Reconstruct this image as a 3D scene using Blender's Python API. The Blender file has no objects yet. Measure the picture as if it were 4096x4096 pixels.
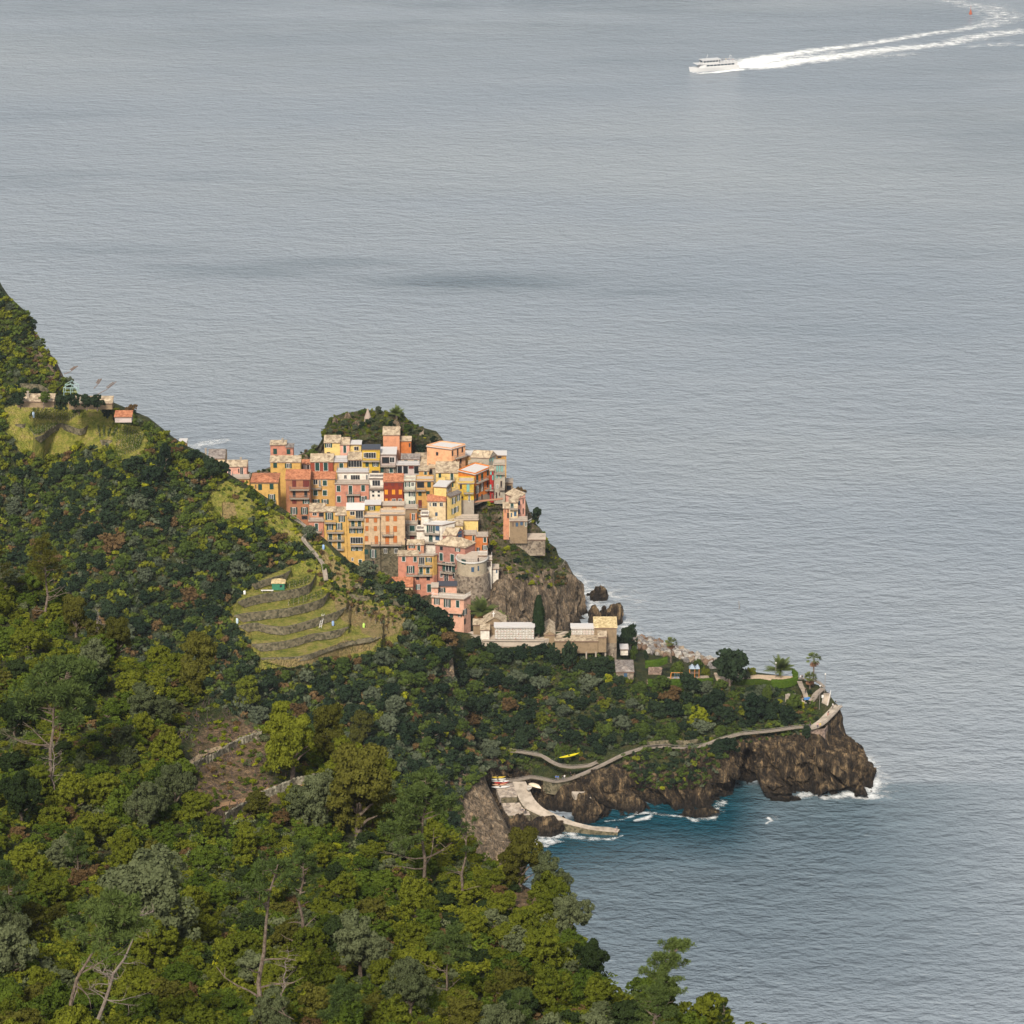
import bpy, bmesh, math, random
import numpy as np
from mathutils import Vector, Matrix
from mathutils.bvhtree import BVHTree
random.seed(7); RNG = np.random.default_rng(11)
S = bpy.context.scene
COL = S.collection
R = math.radians
# ------------------------------------------------------------ camera model
H = 350.0; PITCH = R(19.8); F = 2900.0            # metres, radians, focal length in pixels of a 1024 picture
CP, SP = math.cos(PITCH), math.sin(PITCH)
def rays(u, v):
    rx = (np.asarray(u, float)-512)/F; ry = (512-np.asarray(v, float))/F
    return rx, CP+ry*SP, -SP+ry*CP
def PY(u, v, Y):
    dx, dy, dz = rays(u, v); t = np.asarray(Y, float)/dy
    return np.stack(np.broadcast_arrays(dx*t, dy*t, H+dz*t), -1)
def PZ(u, v, z):
    dx, dy, dz = rays(u, v); t = (np.asarray(z, float)-H)/dz
    return np.stack(np.broadcast_arrays(dx*t, dy*t, H+dz*t), -1)
def pix(P):
    P = np.asarray(P, float); x = P[..., 0]; y = P[..., 1]; z = P[..., 2]-H
    d = y*CP-z*SP; up = y*SP+z*CP
    return 512+F*x/d, 512-F*up/d
cam = bpy.data.cameras.new('camera'); co = bpy.data.objects.new('camera', cam); COL.objects.link(co)
co.location = (0, 0, H); co.rotation_euler = (math.pi/2-PITCH, 0, 0)
cam.sensor_width = 36; cam.lens = F/1024*36; cam.clip_start = 1; cam.clip_end = 20000
S.camera = co
# ------------------------------------------------------------ light
SUN_EL, SUN_AZ = 43, 192       # azimuth clockwise from +Y: behind the camera, to its left
w = bpy.data.worlds.new('World'); S.world = w; w.use_nodes = True
nt = w.node_tree; bgn = nt.nodes['Background']
sky = nt.nodes.new('ShaderNodeTexSky'); sky.sky_type = 'NISHITA'; sky.sun_disc = False
sky.sun_elevation = R(SUN_EL); sky.sun_rotation = R(SUN_AZ); sky.dust_density = 4; sky.air_density = 1.2; sky.ozone_density = 1
hs = nt.nodes.new('ShaderNodeHueSaturation'); hs.inputs['Saturation'].default_value = .42
nt.links.new(sky.outputs[0], hs.inputs['Color']); nt.links.new(hs.outputs[0], bgn.inputs['Color'])
bgn.inputs['Strength'].default_value = .10
sl = bpy.data.lights.new('sun', 'SUN'); sl.energy = 3.3; sl.angle = R(9); sl.color = (1, .91, .77)
so = bpy.data.objects.new('sun', sl); COL.objects.link(so)
az = R(SUN_AZ); el = R(SUN_EL)
sdir = Vector((math.sin(az)*math.cos(el), math.cos(az)*math.cos(el), math.sin(el)))
so.rotation_euler = sdir.to_track_quat('Z', 'Y').to_euler(); so.location = (0, 0, 600)
S.view_settings.view_transform = 'Standard'; S.view_settings.look = 'None'
S.view_settings.exposure = 0.54; S.view_settings.gamma = 1
S.render.engine = 'CYCLES'
# ------------------------------------------------------------ numpy noise
def _hash(ix, iy, iz):
    h = (ix*374761393+iy*668265263+iz*2147483647) & 0xFFFFFFFF
    h = ((h ^ (h >> 13))*1274126177) & 0xFFFFFFFF
    h = h ^ (h >> 16)
    return (h & 0xFFFFFF)/float(0xFFFFFF)
def vnoise(P):
    P = np.asarray(P, float)+1000.; i = np.floor(P).astype(np.int64); f = P-i; f = f*f*(3-2*f)
    r = 0
    for a in (0, 1):
        wx = f[..., 0] if a else 1-f[..., 0]
        for b in (0, 1):
            wy = f[..., 1] if b else 1-f[..., 1]
            for c in (0, 1):
                wz = f[..., 2] if c else 1-f[..., 2]
                r = r+wx*wy*wz*_hash(i[..., 0]+a, i[..., 1]+b, i[..., 2]+c)
    return r*2-1
def fbm(P, o=4):
    r = 0; a = 1; P = np.asarray(P, float)
    for k in range(o):
        r = r+a*vnoise(P+17.3*k); a *= .5; P = P*2.03
    return r
def ridged(P, o=4):
    r = 0; a = 1; P = np.asarray(P, float)
    for k in range(o):
        r = r+a*(1-2*np.abs(vnoise(P+9.1*k))); a *= .5; P = P*2.1
    return r
# ------------------------------------------------------------ object helpers
def tag(o, label=None, cat=None, group=None, kind=None):
    if label: o['label'] = label
    if cat: o['category'] = cat
    if group: o['group'] = group
    if kind: o['kind'] = kind
    return o
def mesh_np(name, V, Fs, mats, midx=None, smooth=False, parent=None, link=True):
    """V (n,3); Fs = list of index tuples or an (m,k) array"""
    me = bpy.data.meshes.new(name); V = np.asarray(V, float)
    me.vertices.add(len(V)); me.vertices.foreach_set('co', V.ravel())
    if isinstance(Fs, np.ndarray):
        m, k = Fs.shape; me.loops.add(m*k); me.loops.foreach_set('vertex_index', Fs.ravel().astype(np.int32))
        me.polygons.add(m); me.polygons.foreach_set('loop_start', np.arange(0, m*k, k, dtype=np.int32))
        me.polygons.foreach_set('loop_total', np.full(m, k, dtype=np.int32))
    else:
        tot = np.array([len(f) for f in Fs], dtype=np.int32); me.loops.add(int(tot.sum()))
        me.loops.foreach_set('vertex_index', np.array([i for f in Fs for i in f], dtype=np.int32))
        me.polygons.add(len(Fs)); me.polygons.foreach_set('loop_start', np.concatenate([[0], np.cumsum(tot)[:-1]]).astype(np.int32))
        me.polygons.foreach_set('loop_total', tot)
    for mt in (mats if isinstance(mats, (list, tuple)) else [mats]): me.materials.append(mt)
    if midx is not None: me.polygons.foreach_set('material_index', np.asarray(midx, dtype=np.int32))
    me.update(calc_edges=True)
    me.polygons.foreach_set('use_smooth', np.full(len(me.polygons), bool(smooth)))
    o = bpy.data.objects.new(name, me)
    if link: COL.objects.link(o)
    if parent: o.parent = parent
    return o
def empty(name, loc, rz=0):
    o = bpy.data.objects.new(name, None); COL.objects.link(o); o.location = loc; o.rotation_euler = (0, 0, rz)
    o.empty_display_size = .5
    return o
class MB:
    """collects boxes, quads and tubes into ONE mesh"""
    def __init__(s): s.V = []; s.F = []; s.M = []
    def add(s, V, Fs, m=0):
        b = len(s.V); s.V += [tuple(v) for v in V]; s.F += [tuple(i+b for i in f) for f in Fs]; s.M += [m]*len(Fs)
    def box(s, c, sx, sy, sz, ax=(1, 0), m=0, tilt=0):
        """centre, half sizes; ax = horizontal unit direction of local x"""
        ax = Vector((ax[0], ax[1], 0)).normalized(); ay = Vector((-ax.y, ax.x, 0)); c = Vector(c); az = Vector((0, 0, 1))
        V = [c+ax*sx*i+ay*sy*j+az*sz*k for k in (-1, 1) for j in (-1, 1) for i in (-1, 1)]
        s.add(V, [(0, 2, 3, 1), (4, 5, 7, 6), (0, 1, 5, 4), (2, 6, 7, 3), (0, 4, 6, 2), (1, 3, 7, 5)], m)
    def tube(s, pts, rs, n=6, m=0, cap=True):
        pts = [Vector(p) for p in pts]; rs = rs if hasattr(rs, '__len__') else [rs]*len(pts)
        V = []; Fs = []
        for i, p in enumerate(pts):
            d = (pts[min(i+1, len(pts)-1)]-pts[max(i-1, 0)]).normalized()
            a = d.orthogonal().normalized() if i == 0 else (a-d*a.dot(d)).normalized()
            b = d.cross(a)
            for k in range(n):
                t = 2*math.pi*k/n; V.append(p+(a*math.cos(t)+b*math.sin(t))*rs[i])
        for i in range(len(pts)-1):
            for k in range(n): Fs.append((i*n+k, i*n+(k+1) % n, (i+1)*n+(k+1) % n, (i+1)*n+k))
        if cap: Fs += [tuple(range(n))[::-1], tuple(range((len(pts)-1)*n, len(pts)*n))]
        s.add(V, Fs, m)
    def poly(s, V, m=0): s.add(V, [tuple(range(len(V)))], m)
    def prism(s, base, z0, z1, m=0, mtop=None):
        n = len(base); V = [(p[0], p[1], z0) for p in base]+[(p[0], p[1], z1) for p in base]
        s.add(V, [(i, (i+1) % n, n+(i+1) % n, n+i) for i in range(n)]+[tuple(range(n))[::-1]], m)
        s.add(V, [tuple(range(n, 2*n))], m if mtop is None else mtop)
    def build(s, name, mats, parent=None, smooth=False, link=True):
        return mesh_np(name, s.V, s.F, mats, s.M, smooth, parent, link)
def copy_tree(o, parent=None):
    c = o.copy(); COL.objects.link(c)
    if parent: c.parent = parent
    for ch in list(o.children): copy_tree(ch, c)
    return c
# ------------------------------------------------------------ materials
MATS = {}
def mat(name, col=(.5, .5, .5), rough=.8, spec=.3, noise=None, bump=None, metallic=0):
    """noise = (scale, colour2, lo, hi) world-space blotches; bump = (scale, strength, distance)"""
    if name in MATS: return MATS[name]
    m = bpy.data.materials.new(name); m.use_nodes = True; n = m.node_tree.nodes; l = m.node_tree.links
    b = n['Principled BSDF']; b.inputs['Base Color'].default_value = (*col, 1); b.inputs['Roughness'].default_value = rough
    b.inputs['Specular IOR Level'].default_value = spec; b.inputs['Metallic'].default_value = metallic
    g = n.new('ShaderNodeNewGeometry')
    if noise:
        t = n.new('ShaderNodeTexNoise'); t.inputs['Scale'].default_value = noise[0]; t.inputs['Detail'].default_value = 6; t.inputs['Roughness'].default_value = .65
        l.new(g.outputs['Position'], t.inputs['Vector'])
        r = n.new('ShaderNodeMapRange'); r.inputs[1].default_value = noise[2]; r.inputs[2].default_value = noise[3]
        l.new(t.outputs[0], r.inputs[0])
        x = n.new('ShaderNodeMix'); x.data_type = 'RGBA'; x.inputs[6].default_value = (*col, 1); x.inputs[7].default_value = (*noise[1], 1)
        l.new(r.outputs[0], x.inputs[0]); l.new(x.outputs[2], b.inputs['Base Color'])
    if bump:
        t = n.new('ShaderNodeTexNoise'); t.inputs['Scale'].default_value = bump[0]; t.inputs['Detail'].default_value = 5
        l.new(g.outputs['Position'], t.inputs['Vector'])
        bn = n.new('ShaderNodeBump'); bn.inputs['Strength'].default_value = bump[1]; bn.inputs['Distance'].default_value = bump[2]
        l.new(t.outputs[0], bn.inputs['Height']); l.new(bn.outputs[0], b.inputs['Normal'])
    MATS[name] = m
    return m
def node(m, t, **kw):
    nd = m.node_tree.nodes.new(t)
    for k, v in kw.items():
        if k.startswith('i'):
            nd.inputs[int(k[1:])].default_value = v
        else: setattr(nd, k, v)
    return nd
def ramp(m, src, stops):
    r = m.node_tree.nodes.new('ShaderNodeValToRGB'); e = r.color_ramp.elements
    while len(e) < len(stops): e.new(.5)
    for k, (p, c) in enumerate(stops):
        e[k].position = p; e[k].color = (*c, 1)
    m.node_tree.links.new(src, r.inputs[0]); return r.outputs[0]
# ------------------------------------------------------------ ground materials
def pos_noise(m, scale, detail=6, rough=.6, sc=(1, 1, 1), rot=(0, 0, 0)):
    g = m.node_tree.nodes.new('ShaderNodeNewGeometry'); mp = m.node_tree.nodes.new('ShaderNodeMapping')
    mp.inputs['Scale'].default_value = sc; mp.inputs['Rotation'].default_value = rot
    t = node(m, 'ShaderNodeTexNoise'); t.inputs['Scale'].default_value = scale; t.inputs['Detail'].default_value = detail; t.inputs['Roughness'].default_value = rough
    m.node_tree.links.new(g.outputs['Position'], mp.inputs[0]); m.node_tree.links.new(mp.outputs[0], t.inputs['Vector'])
    return t.outputs[0]
def terrain_mat(name, rocks, veg):
    """rock colours and undergrowth colours mixed by the vertex attribute 'veg'"""
    m = bpy.data.materials.new(name); m.use_nodes = True; N = m.node_tree.nodes; L = m.node_tree.links; b = N['Principled BSDF']
    b.inputs['Roughness'].default_value = .9; b.inputs['Specular IOR Level'].default_value = .2
    c1 = ramp(m, pos_noise(m, .35, 8, .7, (1.4, 1.4, .5), (.3, .5, 0)), rocks)
    c2 = ramp(m, pos_noise(m, .3, 8, .75), veg)
    at = node(m, 'ShaderNodeAttribute', attribute_name='veg')
    ad = node(m, 'ShaderNodeMath', operation='ADD'); mr = node(m, 'ShaderNodeMapRange', i1=.85, i2=1.15)
    L.new(at.outputs['Fac'], ad.inputs[0]); L.new(pos_noise(m, .25, 6, .7), ad.inputs[1]); L.new(ad.outputs[0], mr.inputs[0])
    x = node(m, 'ShaderNodeMix', data_type='RGBA'); L.new(mr.outputs[0], x.inputs[0]); L.new(c1, x.inputs[6]); L.new(c2, x.inputs[7])
    ag = node(m, 'ShaderNodeAttribute', attribute_name='grass')
    cg = ramp(m, pos_noise(m, .35, 7, .75), [(.30, (.08, .105, .016)), (.42, (.19, .21, .028)), (.54, (.30, .275, .055)), (.68, (.40, .30, .12))])
    ga = node(m, 'ShaderNodeMath', operation='ADD'); gr = node(m, 'ShaderNodeMapRange', i1=.85, i2=1.1)
    L.new(ag.outputs['Fac'], ga.inputs[0]); L.new(pos_noise(m, .3, 6, .7), ga.inputs[1]); L.new(ga.outputs[0], gr.inputs[0])
    xg = node(m, 'ShaderNodeMix', data_type='RGBA'); L.new(gr.outputs[0], xg.inputs[0]); L.new(x.outputs[2], xg.inputs[6]); L.new(cg, xg.inputs[7]); x = xg
    sr = node(m, 'ShaderNodeMapRange', i1=.85, i2=1.4); L.new(ag.outputs['Fac'], sr.inputs[0]); xs_ = node(m, 'ShaderNodeMix', data_type='RGBA')
    cs = ramp(m, pos_noise(m, .6, 7, .75), [(.32, (.12, .12, .03)), (.44, (.26, .20, .08)), (.56, (.36, .26, .12)), (.7, (.30, .17, .08))])
    L.new(sr.outputs[0], xs_.inputs[0]); L.new(xg.outputs[2], xs_.inputs[6]); L.new(cs, xs_.inputs[7]); x = xs_
    # wet dark band at the waterline
    g = N.new('ShaderNodeNewGeometry'); sp = N.new('ShaderNodeSeparateXYZ'); L.new(g.outputs['Position'], sp.inputs[0])
    wr = node(m, 'ShaderNodeMapRange', i1=.6, i2=3.2); L.new(sp.outputs[2], wr.inputs[0])
    w2 = node(m, 'ShaderNodeMix', data_type='RGBA'); w2.inputs[6].default_value = (.022, .018, .015, 1); L.new(wr.outputs[0], w2.inputs[0]); L.new(x.outputs[2], w2.inputs[7])
    st = ramp(m, pos_noise(m, .55, 7, .7, (3.2, 1.2, .32), (0, .55, .1)), [(.33, (.30, .30, .32)), (.45, (.85, .84, .82)), (.56, (1.1, 1.05, .98)), (.68, (1.65, 1.45, 1.2))])
    sm = node(m, 'ShaderNodeMix', data_type='RGBA', blend_type='MULTIPLY'); inv = node(m, 'ShaderNodeMath', operation='SUBTRACT', i0=1.); L.new(mr.outputs[0], inv.inputs[1]); L.new(inv.outputs[0], sm.inputs[0])
    L.new(w2.outputs[2], sm.inputs[6]); L.new(st, sm.inputs[7]); L.new(sm.outputs[2], b.inputs['Base Color'])
    vo = node(m, 'ShaderNodeTexVoronoi', feature='DISTANCE_TO_EDGE'); vo.inputs['Scale'].default_value = .55
    g2 = N.new('ShaderNodeNewGeometry'); mp = N.new('ShaderNodeMapping'); mp.inputs['Scale'].default_value = (1.5, 1.5, .55); mp.inputs['Rotation'].default_value = (.3, .5, 0)
    L.new(g2.outputs['Position'], mp.inputs[0]); L.new(mp.outputs[0], vo.inputs['Vector'])
    vm = node(m, 'ShaderNodeMapRange', i1=0., i2=.12); L.new(vo.outputs['Distance'], vm.inputs[0])
    hn = node(m, 'ShaderNodeMath', operation='ADD'); L.new(pos_noise(m, .9, 9, .75, (1.3, 1.3, .5), (.3, .5, 0)), hn.inputs[0])
    ms = node(m, 'ShaderNodeMath', operation='MULTIPLY', i1=.22); L.new(vm.outputs[0], ms.inputs[0]); L.new(ms.outputs[0], hn.inputs[1])
    bn = N.new('ShaderNodeBump'); bn.inputs['Strength'].default_value = 1.; bn.inputs['Distance'].default_value = 1.8
    L.new(hn.outputs[0], bn.inputs['Height']); L.new(bn.outputs[0], b.inputs['Normal'])
    MATS[name] = m
    return m
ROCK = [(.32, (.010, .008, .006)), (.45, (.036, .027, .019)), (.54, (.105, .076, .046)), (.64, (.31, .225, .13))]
ROCKL = [(.30, (.035, .028, .02)), (.43, (.12, .093, .065)), (.54, (.24, .185, .13)), (.68, (.42, .34, .25))]
VEG = [(.3, (.02, .03, .010)), (.45, (.04, .055, .015)), (.58, (.075, .075, .025)), (.72, (.13, .095, .05))]
DIRT = [(.3, (.08, .08, .03)), (.43, (.18, .13, .07)), (.55, (.29, .20, .12)), (.70, (.36, .27, .17))]
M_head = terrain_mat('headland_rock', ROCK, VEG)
M_vil = terrain_mat('village_rock', ROCKL, VEG)
M_mid = terrain_mat('mid_hill_ground', ROCKL, VEG)
M_near = terrain_mat('near_hill_ground', DIRT, VEG)

def interp(pts, x, k=1):
    a = np.array(pts, float); return np.interp(x, a[:, 0], a[:, k])
def rbf(ctrl, reg=2.0):
    C = np.array(ctrl, float); X = C[:, :2]/100.; y = C[:, 2]; n = len(X)
    def K(A, B):
        d2 = ((A[:, None, :]-B[None, :, :])**2).sum(-1); return .5*d2*np.log(d2+1e-9)
    A = np.zeros((n+3, n+3)); A[:n, :n] = K(X, X)+np.eye(n)*reg*1e-3; A[:n, n] = 1; A[:n, n+1:] = X; A[n, :n] = 1; A[n+1:, :n] = X.T
    w_ = np.linalg.solve(A, np.concatenate([y, [0, 0, 0]]))
    def f(u, v):
        sh = np.shape(u); Q = np.stack([np.ravel(u), np.ravel(v)], -1)/100.
        out = np.empty(len(Q))
        for s in range(0, len(Q), 20000):
            q = Q[s:s+20000]; out[s:s+20000] = K(q, X)@w_[:n]+w_[n]+q@w_[n+1:]
        return out.reshape(sh)
    return f
def inpoly(u, v, poly):
    u = np.asarray(u, float); v = np.asarray(v, float); r = np.zeros(u.shape, bool); n = len(poly)
    for i in range(n):
        x1, y1 = poly[i]; x2, y2 = poly[(i+1) % n]
        c = ((y1 > v) != (y2 > v)) & (u < (x2-x1)*(v-y1)/((y2-y1) or 1e-9)+x1); r ^= c
    return r
LOWT = [(228, 612), (240, 596), (258, 580), (290, 566), (312, 558), (322, 566), (334, 590), (362, 596), (404, 615), (402, 640), (375, 652), (335, 662), (262, 670), (250, 645), (232, 630)]
FIELDS = [[(2, 408), (36, 402), (60, 402), (92, 408), (112, 414), (116, 426), (96, 438), (70, 450), (46, 460), (20, 452), (6, 432)],
          [(96, 425), (118, 430), (116, 441), (100, 450), (70, 446)], [(118, 424), (140, 426), (148, 440), (142, 455), (132, 462), (122, 466), (112, 450)],
          [(226, 480), (246, 490), (252, 500), (262, 512), (250, 520), (236, 524), (215, 520), (205, 505), (212, 492)],
          [(270, 508), (286, 516), (300, 530), (304, 545), (292, 550), (276, 535), (262, 520)],
          [(326, 545), (348, 568), (360, 585), (352, 592), (334, 582), (318, 560), (308, 545)], LOWT]
STRAW = [[(336, 592), (352, 602), (374, 606), (372, 618), (356, 628), (342, 620), (334, 606)], [(358, 622), (374, 606), (396, 606), (406, 618), (398, 634), (378, 640), (362, 634)], [(262, 660), (300, 656), (330, 646), (345, 640), (380, 640), (372, 650), (330, 660), (290, 668)],
         [(322, 548), (348, 572), (356, 590), (340, 588), (322, 566)], [(222, 502), (234, 500), (238, 520), (230, 524), (222, 516)], [(300, 528), (312, 540), (310, 548), (300, 540)]]
def grassB(u, v):
    g = np.zeros(np.shape(u))
    for p in FIELDS: g = np.maximum(g, inpoly(u, v, p)*1.)
    g = g*.75
    for p in STRAW: g = np.maximum(g, inpoly(u, v, p)*1.35)
    return g
def zY(u, v, z): return float(PZ(u, v, z)[1])
BVHS = {}
def sheet(name, top, bot, ledge, redge, yf, nu, nv, mt, disp, vegf, back=((4, -.5), (14, -8), (30, -30)), side=((5, -1), (18, -8)), label=None, post=None, grassf=None):
    """top/bot: [(u,v)]; ledge/redge: [(v,u)]; yf(u,v)->Y ; a ground sheet with a skirt folded away behind its skyline"""
    s = np.linspace(0, 1, nu)[None, :].repeat(nv, 0); t = np.linspace(0, 1, nv)[:, None].repeat(nu, 1)
    vv = t*400+400; uu = s*500
    for _ in range(6):
        l = interp(ledge, vv); r = interp(redge, vv); uu = l+s*(r-l)
        a = interp(top, uu); b = interp(bot, uu); vv = a+t*(b-a)
    P = PY(uu, vv, yf(uu, vv))
    gx = np.gradient(P, axis=1); gy = np.gradient(P, axis=0); Nn = np.cross(gy, gx); Nn /= np.linalg.norm(Nn, axis=-1, keepdims=True)+1e-9
    Nn *= np.where(Nn[..., 2:3] < 0, -1, 1)
    edge = np.minimum(1, np.minimum(np.minimum(t*nv/4, (1-s)*nu/4), 1))
    veg = vegf(uu, vv, P)
    P = P+Nn*(disp(P, uu, vv, veg)*edge)[..., None]
    if post: P = post(P, uu, vv)
    rows = [P[0]+np.array([0, dy, dz]) for dy, dz in back][::-1]
    P2 = np.concatenate([np.array(rows), P], 0) if rows else P
    veg2 = np.concatenate([veg[:1].repeat(len(rows), 0), veg], 0) if rows else veg
    cols = [P2[:, -1:]+np.array([-.02*dy, dy, dz]) for dy, dz in side]
    if cols: P2 = np.concatenate([P2]+cols, 1); veg2 = np.concatenate([veg2, veg2[:, -1:].repeat(len(cols), 1)], 1)
    ny, nx = P2.shape[:2]; idx = np.arange(ny*nx).reshape(ny, nx)
    Fq = np.stack([idx[:-1, :-1], idx[1:, :-1], idx[1:, 1:], idx[:-1, 1:]], -1).reshape(-1, 4)
    o = mesh_np(name, P2.reshape(-1, 3), Fq, mt, smooth=False)
    at = o.data.attributes.new('veg', 'FLOAT', 'POINT'); at.data.foreach_set('value', veg2.ravel().astype(np.float32))
    if grassf:
        gr = grassf(*pix(P2)); at = o.data.attributes.new('grass', 'FLOAT', 'POINT'); at.data.foreach_set('value', gr.ravel().astype(np.float32))
    tag(o, label, kind='structure')
    BVHS[name] = BVHTree.FromPolygons([tuple(p) for p in P2.reshape(-1, 3)], [tuple(int(i) for i in f) for f in Fq])
    return o
ORDER = []
def hit(u, v, names=None):
    """first ground point seen through pixel (u,v)"""
    dx, dy, dz = rays(u, v); d = Vector((float(dx), float(dy), float(dz))).normalized(); best = None
    for n in (names or BVHS):
        p, nn, i, dist = BVHS[n].ray_cast(Vector((0, 0, H)), d)
        if p is not None and (best is None or dist < best[2]): best = (p, nn, dist, n)
    return best
def ground(x, y, names=None):
    best = None
    for n in (names or BVHS):
        p, nn, i, dist = BVHS[n].ray_cast(Vector((x, y, 400)), Vector((0, 0, -1)))
        if p is not None and (best is None or p.z > best[0].z): best = (p, nn, n)
    return best
# ------------------------------------------------------------ B: middle hill
B_top = [(-60, 372), (-20, 384), (0, 392), (60, 399), (112, 405), (135, 415), (147, 420), (172, 440), (186, 449), (203, 456), (223, 474), (250, 490), (278, 509), (300, 524), (324, 542), (349, 565), (367, 573), (391, 581), (402, 591), (420, 600), (433, 610), (446, 622), (560, 700)]
B_Y = [(-60, 822), (0, 815), (60, 812), (112, 808), (147, 803), (186, 793), (223, 787), (250, 783), (278, 780), (300, 777), (324, 773), (349, 768), (391, 765), (433, 765), (446, 768), (560, 760)]
B_r = [(360, 446), (618, 446), (640, 450), (680, 455), (720, 466), (760, 479), (790, 488), (815, 500), (840, 512), (900, 535)]
# terraces: (name key, crop polyline, level or None, wall height)
CRT = {'tr': (800, 2000, .5176), 'ul': (0, 1100, .46584)}
STEPS = [('tr', [(400, 655), (470, 628), (560, 602), (640, 580), (700, 545)], 59.4, 1.8), ('tr', [(290, 790), (400, 750), (500, 728), (620, 712), (760, 688), (850, 655), (885, 610), (900, 560)], 57, 2.5),
 ('tr', [(265, 895), (350, 878), (500, 862), (700, 838), (830, 805), (930, 775), (985, 735), (1020, 670)], 54.4, 2.4), ('tr', [(300, 975), (430, 950), (520, 975), (640, 985), (720, 970), (800, 948), (940, 905), (1050, 870), (1130, 830)], 51.9, 2.3),
 ('tr', [(400, 1120), (520, 1110), (640, 1098), (760, 1072), (860, 1038), (960, 1028), (1060, 1010), (1150, 980)], 49.5, 2.1), ('tr', [(470, 1225), (600, 1222), (760, 1215), (860, 1195), (960, 1150), (1080, 1110), (1150, 1090), (1260, 1075), (1400, 1055)], 47.3, 1.2),
 ('tr', [(1080, 860), (1140, 900), (1220, 912), (1300, 850), (1330, 800)], None, 1.6), ('tr', [(1230, 960), (1300, 1020), (1390, 1050), (1480, 1010), (1560, 950), (1570, 890)], None, 1.6),
 ('tr', [(1100, 712), (1180, 735), (1260, 745), (1320, 740), (1400, 730)], None, 1.4), ('tr', [(990, 560), (1060, 590), (1150, 640), (1250, 655), (1330, 680)], None, 1.2), ('tr', [(1400, 720), (1480, 770), (1560, 800), (1610, 805)], None, 1.2),
 ('ul', [(70, 1250), (130, 1285), (210, 1285), (260, 1250), (300, 1215), (330, 1190)], None, 1.6), ('ul', [(300, 1400), (370, 1375), (430, 1320), (520, 1272), (600, 1300), (680, 1330), (740, 1310), (770, 1270)], None, 2.),
 ('ul', [(860, 1420), (960, 1425), (1000, 1390), (1030, 1340)], None, 1.5), ('ul', [(1060, 1650), (1110, 1640), (1160, 1600), (1220, 1500), (1255, 1380)], None, 1.7), ('ul', [(170, 935), (260, 940), (340, 945), (420, 990)], None, 1.6), ('ul', [(1420, 1560), (1500, 1640), (1600, 1700), (1700, 1760)], None, 1.3)]
def _edge(i):
    c, pts, z, h = STEPS[i]; a, b, k = CRT[c]; P = np.array([((a+x*k)/4, (b+y*k)/4) for x, y in pts]); t = np.linspace(P[0, 0], P[-1, 0], 50)
    q = np.interp(t, P[:, 0], P[:, 1])
    for _ in range(3): q[1:-1] = (q[:-2]+2*q[1:-1]+q[2:])/4
    return t, q
EDG = [_edge(i) for i in range(len(STEPS))]
def yB(u, v):
    Y = yB0(u, v); u = np.asarray(u, float); v = np.asarray(v, float)
    for (t, q), zl in zip(EDG, ZL):
        ve = np.interp(u, t, q); td = lambda vv: -rays(u, vv)[2]/rays(u, vv)[1]
        Yt = (H-zl)/td(v); Ye = (H-zl)/td(ve); S_ = np.where(v < ve, Yt, Ye)
        # fade the solid out past its two ends
        out = np.maximum(np.clip((t[0]-u)/5, 0, 1), np.clip((u-t[-1])/5, 0, 1)); S_ = S_+out*30
        Y = np.minimum(Y, S_)
    return Y
def yB0(u, v):
    u = np.asarray(u, float); v = np.asarray(v, float)
    d = v-interp(B_top, u)
    lt = np.exp(-(((u-315)/78)**2+((v-618)/46)**2)**2)*3.2
    d = d-lt*3.7
    ravine = 6*np.sin(u/38.+v/70.)*np.clip(d/60, 0, 1)*np.clip((210-u)/60, 0, 1)
    return interp(B_Y, u)-.325*d+ravine-.0002*d*d*np.clip((u-300)/100, 0, 1)
ZL = []
for (c_, p_, z_, h_), (t_, q_) in zip(STEPS, EDG):
    if z_ is None: m_ = len(t_)//2; z_ = float(PY(t_[m_], q_[m_], yB0(t_[m_], q_[m_]))[2])+h_*(.12 if c_ == 'ul' else .5)
    ZL.append(z_)
def dB(P, u, v, veg):
    n = fbm(P/22., 4)*1.6*(1-grassB(u, v)/.75)+fbm(P/1.5, 2)*.08
    cl = (1-veg)*(ridged(P*np.array([.25, .25, .12]), 4)*1.1)
    return n*.6+cl
def vB(u, v, P):
    c = np.ones_like(u)
    # bare cliff along the right edge above the cove
    e = interp(B_r, v)-u
    c = np.where((v > 735) & (e < 52) & (v > 775-e*.9+6*np.sin(v/7.)), .1, c); c = np.where((v > 645) & (v < 690) & (e < 9), .15, c)
    c = np.where((v > 690) & (v < 745) & (e < 4), .3, c)
    return c
sheet('hillside', B_top, [(-60, 850), (300, 880), (560, 900)], [(300, -60), (1000, -60)], B_r, yB, 430, 430, M_mid, dB, vB, grassf=grassB)
# ------------------------------------------------------------ E: far left mountain
E_top = [(-90, 180), (-40, 235), (-10, 268), (0, 288), (7, 298), (22, 312), (28, 324), (38, 346), (54, 362), (59, 375), (68, 390), (90, 412), (120, 440)]
def yE(u, v): return 905-.22*(np.asarray(v, float)-interp(E_top, u))-.25*np.asarray(u, float)
def vE(u, v, P): return np.where((v-interp(E_top, u) < 22) & (v > 345) & (v < 392) & (u > 30), .2, 1.)
sheet('mountain', E_top, [(-90, 460), (120, 470)], [(100, -90), (900, -90)], [(100, 120), (900, 120)], yE, 120, 110, M_mid, lambda P, u, v, g: fbm(P/14., 4)*1.3+(1-g)*ridged(P/5., 3)*.8, vE,
      back=((4, -.5), (20, -12), (60, -60), (110, -115)))
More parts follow.
